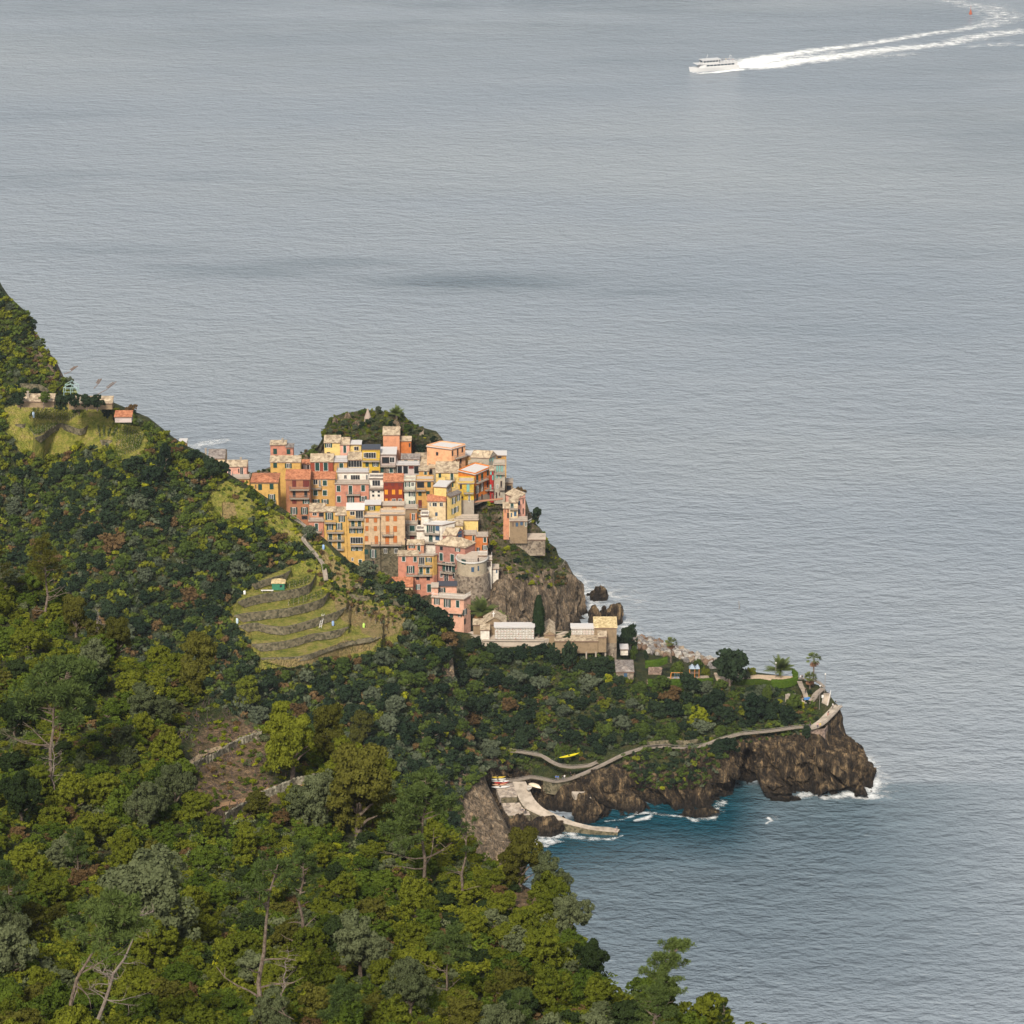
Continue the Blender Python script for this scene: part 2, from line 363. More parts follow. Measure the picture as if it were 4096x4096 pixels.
# ------------------------------------------------------------ C: village hill
C_top = [(200, 500), (225, 482), (262, 472), (285, 463), (304, 454), (318, 447), (322, 440), (324, 430), (328, 421), (336, 417), (345, 415), (357, 413), (370, 412), (390, 414), (404, 417), (409, 423), (418, 428), (428, 431), (436, 433), (441, 439), (446, 447), (470, 452), (495, 462), (506, 480), (515, 492), (526, 502), (532, 522), (540, 530), (546, 538), (549, 545), (556, 550), (559, 559), (567, 564), (572, 574), (578, 584), (583, 598), (585, 610), (589, 616), (600, 640)]
C_c = [(-20, 640, 860), (200, 520, 900), (200, 640, 880), (230, 480, 905), (262, 472, 897), (300, 520, 868), (320, 415, 912), (355, 410, 915), (403, 417, 912), (320, 440, 898), (370, 440, 896), (430, 436, 905), (350, 560, 848), (350, 600, 838), (300, 560, 860), (400, 500, 870),
       (440, 450, 896), (470, 500, 870), (500, 480, 885), (500, 530, 866), (505, 560, 852), (526, 502, 880), (540, 528, 876), (556, 550, 875), (567, 565, 876), (572, 574, 876), (577, 582, 877), (585, 612, 877), (583, 600, 877), (560, 600, 862), (560, 575, 866), (540, 600, 848), (540, 625, 842), (540, 560, 860), (520, 600, 838), (520, 560, 852), (500, 600, 832), (480, 600, 828), (480, 640, 820), (430, 590, 832), (430, 640, 815), (400, 590, 834), (595, 640, 868), (560, 640, 850), (560, 660, 845)]
yC1 = rbf(C_c, 5)
def yC0(u, v): return yC1(u, v)+9*np.clip((u-262)/12, 0, 1)*np.clip((500-u)/15, 0, 1)*np.clip((v-440)/12, 0, 1)*np.clip((612-v)/25, 0, 1)*(1-np.exp(-(((u-492)/24)**2+((v-524)/19)**2)**2))
def dC(P, u, v, veg):
    a = fbm(P/13., 3)*.8; st = ridged(P*np.array([.22, .22, .05]), 4)-np.exp(-(vnoise(P*np.array([.2, .2, .035])+3)/.07)**2)*1.3
    return a+(1-veg)*st*1.5+veg*fbm(P/3., 3)*.5
def vC(u, v, P):
    c = .5+.12*np.clip((448-v)/6, 0, 1)
    c = c+.3*np.exp(-(((u-540)/26)**2+((v-552)/18)**2)**2)
    c = c*(1-.85*np.clip((v-572-6*np.sin(u/9.))/8, 0, 1)*np.clip((u-478)/8, 0, 1))
    c = np.maximum(c, .75*np.exp(-(((u-556)/9)**2+((v-580)/13)**2)))
    return c
sheet('village_hill', C_top, [(200, 660), (400, 665), (600, 668)], [(300, 200), (1000, 200)], [(300, 600), (1000, 600)], yC0, 420, 300, M_vil, dC, vC, back=((3, -.3), (8, -4), (20, -20), (40, -60)), side=())
# ------------------------------------------------------------ D: headland with cemetery, gardens and cliffs
D_top = [(425, 622), (440, 630), (470, 634), (483, 638), (560, 632), (605, 628), (622, 641), (645, 640), (665, 648), (690, 656), (714, 663), (735, 668), (757, 673), (771, 675), (799, 678), (806, 681), (814, 684), (822, 687), (828, 693), (834, 701), (839, 708), (842, 720), (846, 734), (853, 740), (860, 752), (868, 763), (873, 778)]
D_bot = [(425, 846), (500, 850), (520, 842), (545, 838), (575, 834), (600, 826), (608, 821), (632, 820), (642, 814), (668, 817), (694, 822), (711, 820), (718, 810), (730, 801), (742, 798), (764, 803), (778, 805), (792, 804), (802, 799), (813, 798), (828, 802), (848, 799), (863, 803), (873, 800)]
D_c = [(u, v, zY(u, v, z)) for u, v, z in [
    (425, 622, 36), (425, 700, 24), (460, 640, 31), (483, 640, 30), (510, 640, 30), (544, 641, 30), (510, 654, 27), (544, 655, 26), (575, 655, 26), (605, 655, 25), (575, 632, 30), (605, 630, 24),
    (480, 690, 22), (510, 700, 19.5), (545, 700, 18.5), (580, 700, 18.5), (610, 700, 19.5), (480, 750, 12), (510, 752, 11), (531, 755, 10), (551, 763, 9), (572, 769, 8.6), (589, 767, 9),
    (500, 776, 6.6), (520, 780, 6.6), (543, 780, 7), (555, 783, 7), (569, 781, 7.4), (584, 775, 8.5), (601, 767, 10), (622, 757, 11), (643, 750, 12), (661, 748, 12.5), (685, 749, 13), (702, 747, 13.5), (718, 741, 14.5), (739, 735, 15.5), (771, 732, 16.3), (799, 729, 17), (815, 730, 17), (836, 706, 18.5),
    (640, 640, 4), (665, 648, 3), (690, 656, 3), (640, 655, 14), (665, 662, 14), (690, 668, 14), (714, 663, 4),
    (625, 670, 22), (643, 688, 21), (670, 690, 21), (700, 690, 21), (720, 688, 21), (660, 682, 21.5), (690, 682, 21.5), (740, 686, 21.5), (771, 675, 21), (757, 673, 21), (735, 673, 21), (715, 676, 21), (771, 686, 21.5), (799, 679, 21.5), (790, 685, 21.5), (806, 683, 21),
    (643, 715, 17), (680, 715, 17), (720, 715, 17.5), (760, 712, 18), (640, 700, 20), (790, 700, 19.5), (790, 715, 18), (815, 700, 20.5), (815, 690, 21), (826, 696, 20),
    (500, 846, 0), (500, 800, 4), (520, 838, 0), (545, 836, 0), (545, 800, 4), (575, 832, 0), (575, 808, 2.2), (600, 824, 0), (595, 800, 4), (608, 816, -.5), (632, 815, -.5), (642, 811, -.5), (668, 812, -.5), (694, 817, -.5), (711, 815, -.5), (718, 803, -.5), (730, 794, -.5),
    (764, 798, -.5), (778, 800, -.5), (792, 799, -.5), (813, 793, -.5), (828, 797, -.5), (848, 794, -.5), (863, 797, -.5), (872, 795, -.5), (872, 780, -.5),
    (632, 780, 6.5), (660, 780, 7), (690, 785, 6.5), (711, 780, 7), (780, 765, 9), (800, 765, 9), (825, 760, 11), (840, 770, 7), (855, 775, 3.5), (868, 765, .5), (853, 741, 6), (846, 735, 9), (842, 721, 14), (839, 709, 18), (745, 760, 9), (750, 780, 4)]]
yD0 = rbf(D_c, 1)
def yD(u, v):
    Y = yD0(u, v); u = np.asarray(u, float); v = np.asarray(v, float)
    g = 2.2*np.clip((u-440)/10, 0, 1)*np.clip((838-u)/25, 0, 1)*np.clip((760-v)/30, 0, 1)
    c = 4.6*np.exp(-(((u-545)/62)**2+((v-805)/34)**2)**3)+2.5*np.exp(-(((u-560)/55)**2+((v-768)/16)**2)**2)
    c = c+2.0*np.exp(-(((u-580)/35)**2+((v-660)/10)**2)**2)
    return Y+g+c+2.6*slipmask(u, v)
def caveD(u, v):
    # hollow of the sea cave
    c = np.interp(v, [745, 752, 760, 775, 790, 805], [0, .35, .8, 1, 1, 1])
    cl = np.interp(v, [750, 758, 775, 800], [744, 737, 735, 730]); cr = np.interp(v, [750, 758, 775, 800], [752, 758, 762, 768])
    return c*np.clip((u-cl)/5, 0, 1)*np.clip((cr-u)/7, 0, 1)
SLP = np.array([(516, 780), (522, 790), (526, 799), (534, 808), (555, 819), (572, 823), (590, 827.5), (615, 831)], float)
def slipmask(u, v):
    d = np.full(np.shape(u), 99.)
    for a, b in zip(SLP[:-1], SLP[1:]):
        ab = b-a; t = np.clip(((u-a[0])*ab[0]+(v-a[1])*ab[1])/(ab@ab), 0, 1); d = np.minimum(d, np.hypot(u-a[0]-t*ab[0], (v-a[1]-t*ab[1])))
    m = np.clip((15-d)/6, 0, 1); y = np.exp(-(((u-508)/16)**2+((v-795)/16)**2)**3); return np.maximum(m, y)
def dD(P, u, v, veg):
    rk = 1-veg
    w_ = P+np.stack([P[..., 2]*.55, P[..., 2]*.2, 0*P[..., 2]], -1)+fbm(P/6., 3)[..., None]*1.2
    a = ridged(w_*np.array([.10, .10, .03]), 4)*2.4+ridged(w_*np.array([.42, .35, .12])+5, 4)*1.1-1.6*(vnoise(w_*np.array([.16, .16, .05])+31) > .38)-.6
    cr = np.exp(-(vnoise(w_*np.array([.13, .13, .04])+3)/.07)**2)*2.6+np.exp(-(vnoise(w_*np.array([.33, .3, .10])+13)/.08)**2)*1.1; a = a-cr
    g = fbm(P/3.5, 3)*.45
    amp = np.clip((v-720)/40, .15, 1)
    return rk*a*amp+veg*g
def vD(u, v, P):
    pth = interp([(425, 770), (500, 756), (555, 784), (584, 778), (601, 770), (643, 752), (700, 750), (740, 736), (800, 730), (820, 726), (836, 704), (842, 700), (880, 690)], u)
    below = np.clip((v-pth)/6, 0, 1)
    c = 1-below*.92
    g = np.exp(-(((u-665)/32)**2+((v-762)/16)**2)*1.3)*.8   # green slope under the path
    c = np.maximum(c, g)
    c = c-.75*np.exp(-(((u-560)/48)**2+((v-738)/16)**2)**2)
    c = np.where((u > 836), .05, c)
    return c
def pD(P, u, v):
    Q = P.copy(); k = caveD(u, v)
    t = (k*10.)[..., None]
    Q = Q+t*np.array([.05, .93, -.02]); return Q
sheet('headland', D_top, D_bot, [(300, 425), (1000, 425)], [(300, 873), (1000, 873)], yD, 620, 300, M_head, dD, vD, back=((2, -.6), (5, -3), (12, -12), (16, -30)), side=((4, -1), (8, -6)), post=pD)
# ------------------------------------------------------------ A: near hill
A_sky = [(-60, 545), (0, 551), (32, 550), (55, 562), (69, 595), (90, 612), (106, 622), (138, 633), (175, 636), (201, 648), (212, 672), (244, 690), (297, 708), (329, 716), (352, 735), (392, 763), (424, 784), (456, 808), (472, 824), (503, 842), (535, 862), (560, 882), (577, 917), (592, 945), (612, 968), (640, 985), (678, 1000), (705, 1010), (735, 1024), (790, 1060)]
A_top = [(u, v+(30 if u < 640 else 22)) for u, v in A_sky]
A_Yv = [(560, 470), (600, 452), (700, 402), (800, 357), (880, 318), (950, 270), (1024, 232), (1100, 205)]
def yA(u, v): return interp(A_Yv, v)+.03*(np.asarray(u, float)-300)
def vA(u, v, P):
    e1 = np.exp(-(((u-232)/45)**2+((v-752)/38)**2)**2); e2 = np.exp(-(((u-235)/50)**2+((v-800)/26)**2)**2)
    e3 = np.exp(-(((u-525)/22)**2+((v-900)/22)**2))
    return 1-np.maximum(np.maximum(e1, e2), e3)
sheet('near_hillside', A_top, [(-60, 1110), (800, 1110)], [(300, -60), (1200, -60)], [(300, 790), (1200, 790)], yA, 260, 220, M_near, lambda P, u, v, g: fbm(P/18., 4)*1.5*g+fbm(P/4., 3)*.25, vA, back=((4, -3), (15, -16), (40, -60)), side=())
# ------------------------------------------------------------ sea
def sea_mat():
    m = bpy.data.materials.new('sea_water'); m.use_nodes = True; N = m.node_tree.nodes; L = m.node_tree.links; b = N['Principled BSDF']
    b.inputs['Roughness'].default_value = .26; b.inputs['IOR'].default_value = 1.55; b.inputs['Specular IOR Level'].default_value = .5
    def nz(scale, sc, rot, det=4, rough=.6): return pos_noise(m, scale, det, rough, sc, (0, 0, rot))
    big = nz(.0045, (.35, 1, 1), .1, 4, .55)
    # body colour: deep grey blue, greener close to the coast
    at = node(m, 'ShaderNodeAttribute', attribute_name='shore')
    cx = node(m, 'ShaderNodeMix', data_type='RGBA'); cx.inputs[6].default_value = (.235, .266, .294, 1); cx.inputs[7].default_value = (.003, .045, .065, 1)
    L.new(at.outputs['Fac'], cx.inputs[0])
    bg = ramp(m, big, [(.34, (.86, .89, .93)), (.48, (.97, .98, 1)), (.56, (1, 1, 1)), (.7, (1.08, 1.07, 1.05))])
    mx = node(m, 'ShaderNodeMix', data_type='RGBA', blend_type='MULTIPLY'); mx.inputs[0].default_value = 1
    L.new(cx.outputs[2], mx.inputs[6]); L.new(bg, mx.inputs[7]); 
    aw = node(m, 'ShaderNodeAttribute', attribute_name='painted_streaks'); nw = pos_noise(m, .012, 6, .7, (.35, 1, 1)); pw = node(m, 'ShaderNodeMath', operation='MULTIPLY'); rw = node(m, 'ShaderNodeMapRange', i1=.38, i2=.6); L.new(nw, rw.inputs[0]); L.new(rw.outputs[0], pw.inputs[1]); L.new(aw.outputs['Fac'], pw.inputs[0])  # painted dark streaks, broken up by noise, darken the base colour
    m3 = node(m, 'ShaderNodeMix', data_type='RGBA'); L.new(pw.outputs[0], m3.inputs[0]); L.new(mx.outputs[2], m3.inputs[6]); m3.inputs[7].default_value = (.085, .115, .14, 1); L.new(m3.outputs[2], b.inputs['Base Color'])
    h = None
    for sc, st, rot, amp in ((.03, (.6, 1, 1), .12, 2.2), (.12, (.6, 1, 1), -.2, 2.0), (.32, (.6, 1, 1), .25, 1.7), (.8, (.7, 1, 1), 0, .65)):
        mu = node(m, 'ShaderNodeMath', operation='MULTIPLY', i1=amp); L.new(nz(sc, st, rot, 3, .6), mu.inputs[0])
        if h is None: h = mu.outputs[0]
        else:
            ad = node(m, 'ShaderNodeMath', operation='ADD'); L.new(h, ad.inputs[0]); L.new(mu.outputs[0], ad.inputs[1]); h = ad.outputs[0]
    bn = N.new('ShaderNodeBump'); bn.inputs['Strength'].default_value = 1.; bn.inputs['Distance'].default_value = 1.
    L.new(h, bn.inputs['Height']); L.new(bn.outputs[0], b.inputs['Normal'])
    return m
M_sea = sea_mat()
xs = np.unique(np.concatenate([np.linspace(-6000, -420, 12), np.linspace(-420, 420, 169), np.linspace(420, 6000, 12)]))
ys = np.unique(np.concatenate([np.linspace(-500, 420, 12), np.linspace(420, 1000, 146), np.linspace(1000, 2300, 120), np.linspace(2300, 9000, 12)]))
gx, gy = np.meshgrid(xs, ys); SP_ = np.stack([gx, gy, np.zeros_like(gx)], -1)
# distance from the shoreline (cove side) gives the green of the shallows
shore = PZ(*np.array([(540, 838), (600, 824), (640, 813), (700, 817), (730, 798), (745, 790), (790, 800), (830, 797), (868, 797)], float).T, 0)[:, :2]
seg = np.concatenate([np.linspace(shore[i], shore[i+1], 8) for i in range(len(shore)-1)])
d = np.sqrt(((SP_[..., None, :2]-seg)**2).sum(-1)).min(-1)
uu_, vv_ = pix(SP_)
side_ = np.clip((SP_[..., 1] < np.interp(SP_[..., 0], shore[:, 0], shore[:, 1])+8), 0, 1)
att = np.clip(1.12-d/58., 0, 1)*side_*np.clip(1-(SP_[..., 0]-62)/30, 0, 1)
att = np.maximum(att, (.62*np.clip(1.1-d/150., 0, 1)*np.clip(1-(SP_[..., 0]-95)/60, 0, 1))*side_)
ny, nx = gx.shape; idx = np.arange(ny*nx).reshape(ny, nx)
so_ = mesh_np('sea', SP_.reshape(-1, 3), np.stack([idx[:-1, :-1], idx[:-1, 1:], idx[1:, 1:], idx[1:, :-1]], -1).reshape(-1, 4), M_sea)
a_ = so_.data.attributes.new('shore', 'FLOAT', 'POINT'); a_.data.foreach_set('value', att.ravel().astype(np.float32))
wv = np.zeros_like(gx)  # streaks where ripples mirror less sky, painted dark into the sea's colour
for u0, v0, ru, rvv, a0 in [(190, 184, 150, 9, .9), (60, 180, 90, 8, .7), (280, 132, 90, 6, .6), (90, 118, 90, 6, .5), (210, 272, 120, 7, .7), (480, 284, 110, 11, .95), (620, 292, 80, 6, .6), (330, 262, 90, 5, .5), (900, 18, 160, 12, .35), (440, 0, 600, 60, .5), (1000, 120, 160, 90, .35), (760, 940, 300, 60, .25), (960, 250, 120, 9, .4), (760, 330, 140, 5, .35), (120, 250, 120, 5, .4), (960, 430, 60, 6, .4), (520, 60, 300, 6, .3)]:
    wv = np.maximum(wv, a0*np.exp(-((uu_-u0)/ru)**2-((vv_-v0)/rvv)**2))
a_ = so_.data.attributes.new('painted_streaks', 'FLOAT', 'POINT'); a_.data.foreach_set('value', wv.ravel().astype(np.float32))
tag(so_, kind='structure')
# ground under everything
gb = mesh_np('seabed', [(-6000, -500, -30), (6000, -500, -30), (6000, 9000, -30), (-6000, 9000, -30)], [(0, 1, 2, 3)], mat('seabed', (.03, .04, .04)))
tag(gb, kind='structure')
# ------------------------------------------------------------ foliage
def leaf_mat(name, a, b, trans=.3):
    m = bpy.data.materials.new(name); m.use_nodes = True; N = m.node_tree.nodes; L = m.node_tree.links
    N.remove(N['Principled BSDF']); out = N['Material Output']
    oi = N.new('ShaderNodeObjectInfo'); g = N.new('ShaderNodeNewGeometry'); t = node(m, 'ShaderNodeTexNoise'); t.inputs['Scale'].default_value = .55; t.inputs['Detail'].default_value = 4
    L.new(g.outputs['Position'], t.inputs['Vector'])
    at = node(m, 'ShaderNodeAttribute', attribute_name='tone')
    s1 = node(m, 'ShaderNodeMath', operation='MULTIPLY', i1=.55); L.new(oi.outputs['Random'], s1.inputs[0])
    s2 = node(m, 'ShaderNodeMath', operation='MULTIPLY_ADD', i1=.9, i2=-.25); L.new(t.outputs[0], s2.inputs[0])
    s3 = node(m, 'ShaderNodeMath', operation='ADD'); L.new(s1.outputs[0], s3.inputs[0]); L.new(s2.outputs[0], s3.inputs[1])
    s4 = node(m, 'ShaderNodeMath', operation='ADD', use_clamp=True); L.new(s3.outputs[0], s4.inputs[0]); L.new(at.outputs['Fac'], s4.inputs[1])
    x = node(m, 'ShaderNodeMix', data_type='RGBA'); x.inputs[6].default_value = (*a, 1); x.inputs[7].default_value = (*b, 1); L.new(s4.outputs[0], x.inputs[0])
    d = N.new('ShaderNodeBsdfDiffuse'); tr = N.new('ShaderNodeBsdfTranslucent'); mx = N.new('ShaderNodeMixShader'); mx.inputs[0].default_value = trans
    L.new(x.outputs[2], d.inputs[0]); L.new(x.outputs[2], tr.inputs[0]); L.new(d.outputs[0], mx.inputs[1]); L.new(tr.outputs[0], mx.inputs[2]); L.new(mx.outputs[0], out.inputs[0])
    MATS[name] = m; return m
LM = {'olive': leaf_mat('olive_leaf', (.055, .074, .010), (.175, .19, .020)), 'green': leaf_mat('green_leaf', (.034, .060, .010), (.11, .15, .020)),
      'dark': leaf_mat('dark_leaf', (.014, .026, .010), (.04, .058, .02)), 'grey': leaf_mat('grey_leaf', (.06, .075, .032), (.15, .17, .085)),
      'brown': leaf_mat('brown_leaf', (.07, .045, .02), (.17, .11, .05)), 'yellow': leaf_mat('yellow_leaf', (.14, .17, .012), (.32, .32, .02)),
      'pine': leaf_mat('pine_needle', (.04, .066, .020), (.13, .17, .045)), 'bronze': leaf_mat('bronze_leaf', (.048, .052, .010), (.13, .125, .024)),
      'mdark': leaf_mat('far_dark_leaf', (.012, .024, .014), (.038, .058, .028)), 'mgreen': leaf_mat('far_green_leaf', (.028, .050, .014), (.10, .135, .026)), 'mgrey': leaf_mat('far_grey_leaf', (.05, .065, .04), (.12, .14, .085)),
      'frond': leaf_mat('palm_frond', (.08, .11, .03), (.17, .20, .06)), 'dryfrond': leaf_mat('dry_frond', (.25, .13, .05), (.38, .24, .12))}
M_bark = mat('bark', (.08, .058, .042), .95, noise=(3, (.18, .14, .11), .4, .65)); M_dead = mat('dead_wood', (.22, .19, .16), .9, noise=(4, (.16, .12, .10), .4, .6))
def rnd_unit(n, rg, up=0.):
    d = rg.normal(size=(n, 3)); d[:, 2] += up; return d/np.linalg.norm(d, axis=1, keepdims=True)
def leaf_quads(C, Nn, sz, rg, elong=1.5):
    """C centres, Nn normals -> rhombic leaves"""
    n = len(C); a = np.cross(Nn, rg.normal(size=(n, 3))); a /= np.linalg.norm(a, axis=1, keepdims=True)+1e-9; b = np.cross(Nn, a)
    s = sz*rg.uniform(.6, 1.35, (n, 1)); a = a*s*elong*.5; b = b*s*.5
    V = np.stack([C-a, C-b*1.0+a*.1, C+a, C+b*1.0-a*.1], 1).reshape(-1, 3)
    return V, np.arange(n*4).reshape(-1, 4)
def crown_pts(n, rg, lobes=9, flat=1., holes=.0, rl=(.34, .55)):
    """unit-radius crown of lobes, each lobe a cluster of leafy clumps with gaps between them"""
    lc = rnd_unit(lobes, rg, .3)*rg.uniform(.30, .78, (lobes, 1))*np.array([1, rg.uniform(.75, 1), 1]); lr = rg.uniform(*rl, lobes)*.82
    m = 13; d = rnd_unit(lobes*m, rg, .35); k = np.repeat(np.arange(lobes), m); cc = lc[k]+d*(lr[k]*rg.uniform(.6, 1.12, lobes*m))[:, None]
    dd = np.linalg.norm(cc[:, None]-lc[None], axis=2)-lr[None]*.62; keep = dd.min(1) > -.06; cc = cc[keep]; d = d[keep]; cr = rg.uniform(.085, .20, len(cc))*(9./lobes)**.3
    w_ = cr**2; j = rg.choice(len(cc), n, p=w_/w_.sum()); e = rnd_unit(n, rg, .0)+d[j]*.65; e /= np.linalg.norm(e, axis=1, keepdims=True)
    C = cc[j]+e*(cr[j]*rg.uniform(.55, 1.12, n)**.7)[:, None]*np.array([1.15, 1.15, .85]); Nn = e+rg.normal(size=(n, 3))*.55
    Nn /= np.linalg.norm(Nn, axis=1, keepdims=True); C[:, 2] = (C[:, 2]+.8)*flat
    return C, Nn
def crown_mesh(kind, n, leaf, seed, lobes=9, flat=.9, name='crown', rl=(.34, .55)):
    rg = np.random.default_rng(seed); C, Nn = crown_pts(n, rg, lobes, flat, rl=rl); V, Fq = leaf_quads(C, Nn, leaf, rg)
    return V, Fq
DEF = {}
def make_tree_proto(nm, label, cat, kind, n, leaf, seed, lobes=9, flat=.9, group=None, trunk_h=.5, rl=(.34, .55)):
    """unit tree: crown radius 1; scaled on placing"""
    V, Fq = crown_mesh(kind, n, leaf, seed, lobes, flat, rl=rl); V[:, 2] += trunk_h*.6
    r = empty(nm, (0, 0, -500)); tag(r, label, cat, group); DEF[r.name] = (label, group)
    mesh_np('crown', V, Fq, LM[kind], parent=r)
    mb = MB(); rr = random.Random(seed); top = trunk_h*.6+.8*flat
    mb.tube([(0, 0, -.35), (rr.uniform(-.05, .05), 0, top*.4), (rr.uniform(-.1, .1), .03, top)], [.09, .07, .02], 6)
    for k in range(5):
        a = rr.uniform(0, 6.28); z0 = top*rr.uniform(.25, .7); q = .55
        mb.tube([(0, 0, z0), (math.cos(a)*q*.5, math.sin(a)*q*.5, z0+.25), (math.cos(a)*q, math.sin(a)*q, z0+.4)], [.04, .025, .008], 5)
    mb.build('trunk', M_bark, r)
    return r
def put(proto, p, s, label=None, group=None, rz=None, sz=None, used=set(), tilt=(0, 0)):
    if proto.name not in used: used.add(proto.name); o = proto
    else: o = copy_tree(proto)
    o.location = p; o.scale = (s, s, sz or s); o.rotation_euler = (tilt[0], tilt[1], random.uniform(0, 6.28) if rz is None else rz)
    o['label'] = label or DEF[proto.name][0]
    g = group or DEF[proto.name][1]
    if g: o['group'] = g
    return o
def stuff_mesh(name, pts, scales, kinds, templates, mats, label, cat, rg, tones=True):
    """thousands of small leafy clumps nobody could count, as ONE mesh"""
    Vs = []; Ms = []; To = []
    for p, s, k in zip(pts, scales, kinds):
        T = templates[rg.integers(len(templates))]; a = rg.uniform(0, 6.283); c, sn = math.cos(a), math.sin(a)
        Q = T*np.array([s, s, s*rg.uniform(.7, 1.05)]); Q = np.stack([Q[:, 0]*c-Q[:, 1]*sn, Q[:, 0]*sn+Q[:, 1]*c, Q[:, 2]], 1)+p
        Vs.append(Q); Ms.append(np.full(len(T)//4, k)); To.append(np.full(len(T), rg.uniform(-.2, .55)))
    V = np.concatenate(Vs); o = mesh_np(name, V, np.arange(len(V)).reshape(-1, 4), mats, np.concatenate(Ms))
    at = o.data.attributes.new('tone', 'FLOAT', 'POINT'); at.data.foreach_set('value', np.concatenate(To).astype(np.float32))
    tag(o, label, cat, kind='stuff'); return o
def small_templates(n, leaf, seeds, flat=.8, lobes=5):
    return [crown_mesh('x', n, leaf, s, lobes, flat, rl=(.4, .6))[0] for s in seeds]
def scatter(names, poly, n, mind, rg, excl=(), maxtry=40000, ok=None, radf=None, taken=None):
    """random ground points seen inside a pixel polygon, kept mind metres apart"""
    P = [] if taken is None else taken; out = []; us = [p[0] for p in poly]; vs = [p[1] for p in poly]; grid = {}
    def cell(p): return (int(p.x//mind), int(p.y//mind), int(p.z//mind))
    for p in P: grid.setdefault(cell(p), []).append(p)
    U = rg.uniform(min(us), max(us), maxtry); Vv = rg.uniform(min(vs), max(vs), maxtry); I = inpoly(U, Vv, poly)
    for e in excl: I &= ~inpoly(U, Vv, e)
    for u, v in zip(U[I], Vv[I]):
        if ok and rg.uniform() > ok(u, v): continue
        h_ = hit(u, v)
        if h_ is None or h_[3] not in names: continue
        p = h_[0]; c = cell(p)
        if any((p-q).length < mind for i in (-1, 0, 1) for j in (-1, 0, 1) for k in (-1, 0, 1) for q in grid.get((c[0]+i, c[1]+j, c[2]+k), ())): continue
        grid.setdefault(c, []).append(p); out.append((p, u, v))
        if len(out) >= n: break
    return out
G_NEAR = 'trees of the dense wood on the near slope'; G_NSH = 'bushes filling the near slope'
PN = {}
def P_(key, *a, **k): PN[key] = make_tree_proto(*a, **k)
NT = {'olive': 'yellow green broadleaf tree crowded in the near wood', 'green': 'bright green broadleaf tree crowded in the near wood', 'grey': 'grey green oak with pale leaves in the near wood',
      'dark': 'dark green evergreen tree in the near wood', 'bronze': 'bronze tinted evergreen tree in the near wood'}
for i, (k, sd) in enumerate([('olive', 1), ('olive', 2), ('olive', 3), ('green', 4), ('green', 5), ('grey', 6), ('grey', 7), ('dark', 8), ('bronze', 9), ('bronze', 10)]):
    P_('n_%s_%d' % (k, sd), 'broadleaf_tree', NT[k], 'tree', k, 8200, .072, sd, 12+sd % 5, .95, G_NEAR)
for k, sd in [('grey', 51), ('grey', 52), ('bronze', 53), ('olive', 54), ('dark', 55)]:
    P_('n_%s_%d' % (k, sd), 'broadleaf_tree', NT[k], 'tree', k, 17000, .05, sd, 16, .95, None, .5, (.24, .42))
NS = {'olive': 'yellow green heath bush in the near scrub', 'green': 'fresh green bush in the near scrub', 'grey': 'grey leaved bush in the near scrub', 'brown': 'half dry brown bush in the near scrub', 'dark': 'dark green bush in the near scrub'}
for k, sd in [('olive', 21), ('olive', 22), ('green', 23), ('green', 24), ('grey', 25), ('brown', 26), ('dark', 27)]:
    P_('s_%s_%d' % (k, sd), 'bush', NS[k], 'bush', k, 4200, .09, sd, 8, .9, G_NSH, .2, (.4, .6))
def hero(key, box, label, dz=0., thin=1.):
    """a tree whose crown fills the pixel box (u0,v0,u1,v1)"""
    u0, v0, u1, v1 = box; h_ = hit((u0+u1)/2, min(v1-2, 1080)); p = h_[0]; s = h_[2]/F*(u1-u0)/2/1.0
    key = {'n_grey_6': 'n_grey_51', 'n_grey_7': 'n_grey_52', 'n_bronze_9': 'n_bronze_53', 'n_bronze_10': 'n_bronze_53', 'n_olive_1': 'n_olive_54', 'n_dark_8': 'n_dark_55'}.get(key, key)
    hh = (v1-v0)*h_[2]/F/.93; sz = min(hh/1.8, s*1.55); h2 = hit((u0+u1)/2, v0+1.8*sz*.93*F/h_[2]); p = (h2 or h_)[0]; o = put(PN[key], p-Vector((0, 0, s*.15)), s*1.12, label, None, sz=sz)
    if 'group' in o: del o['group']
    return p
taken = []
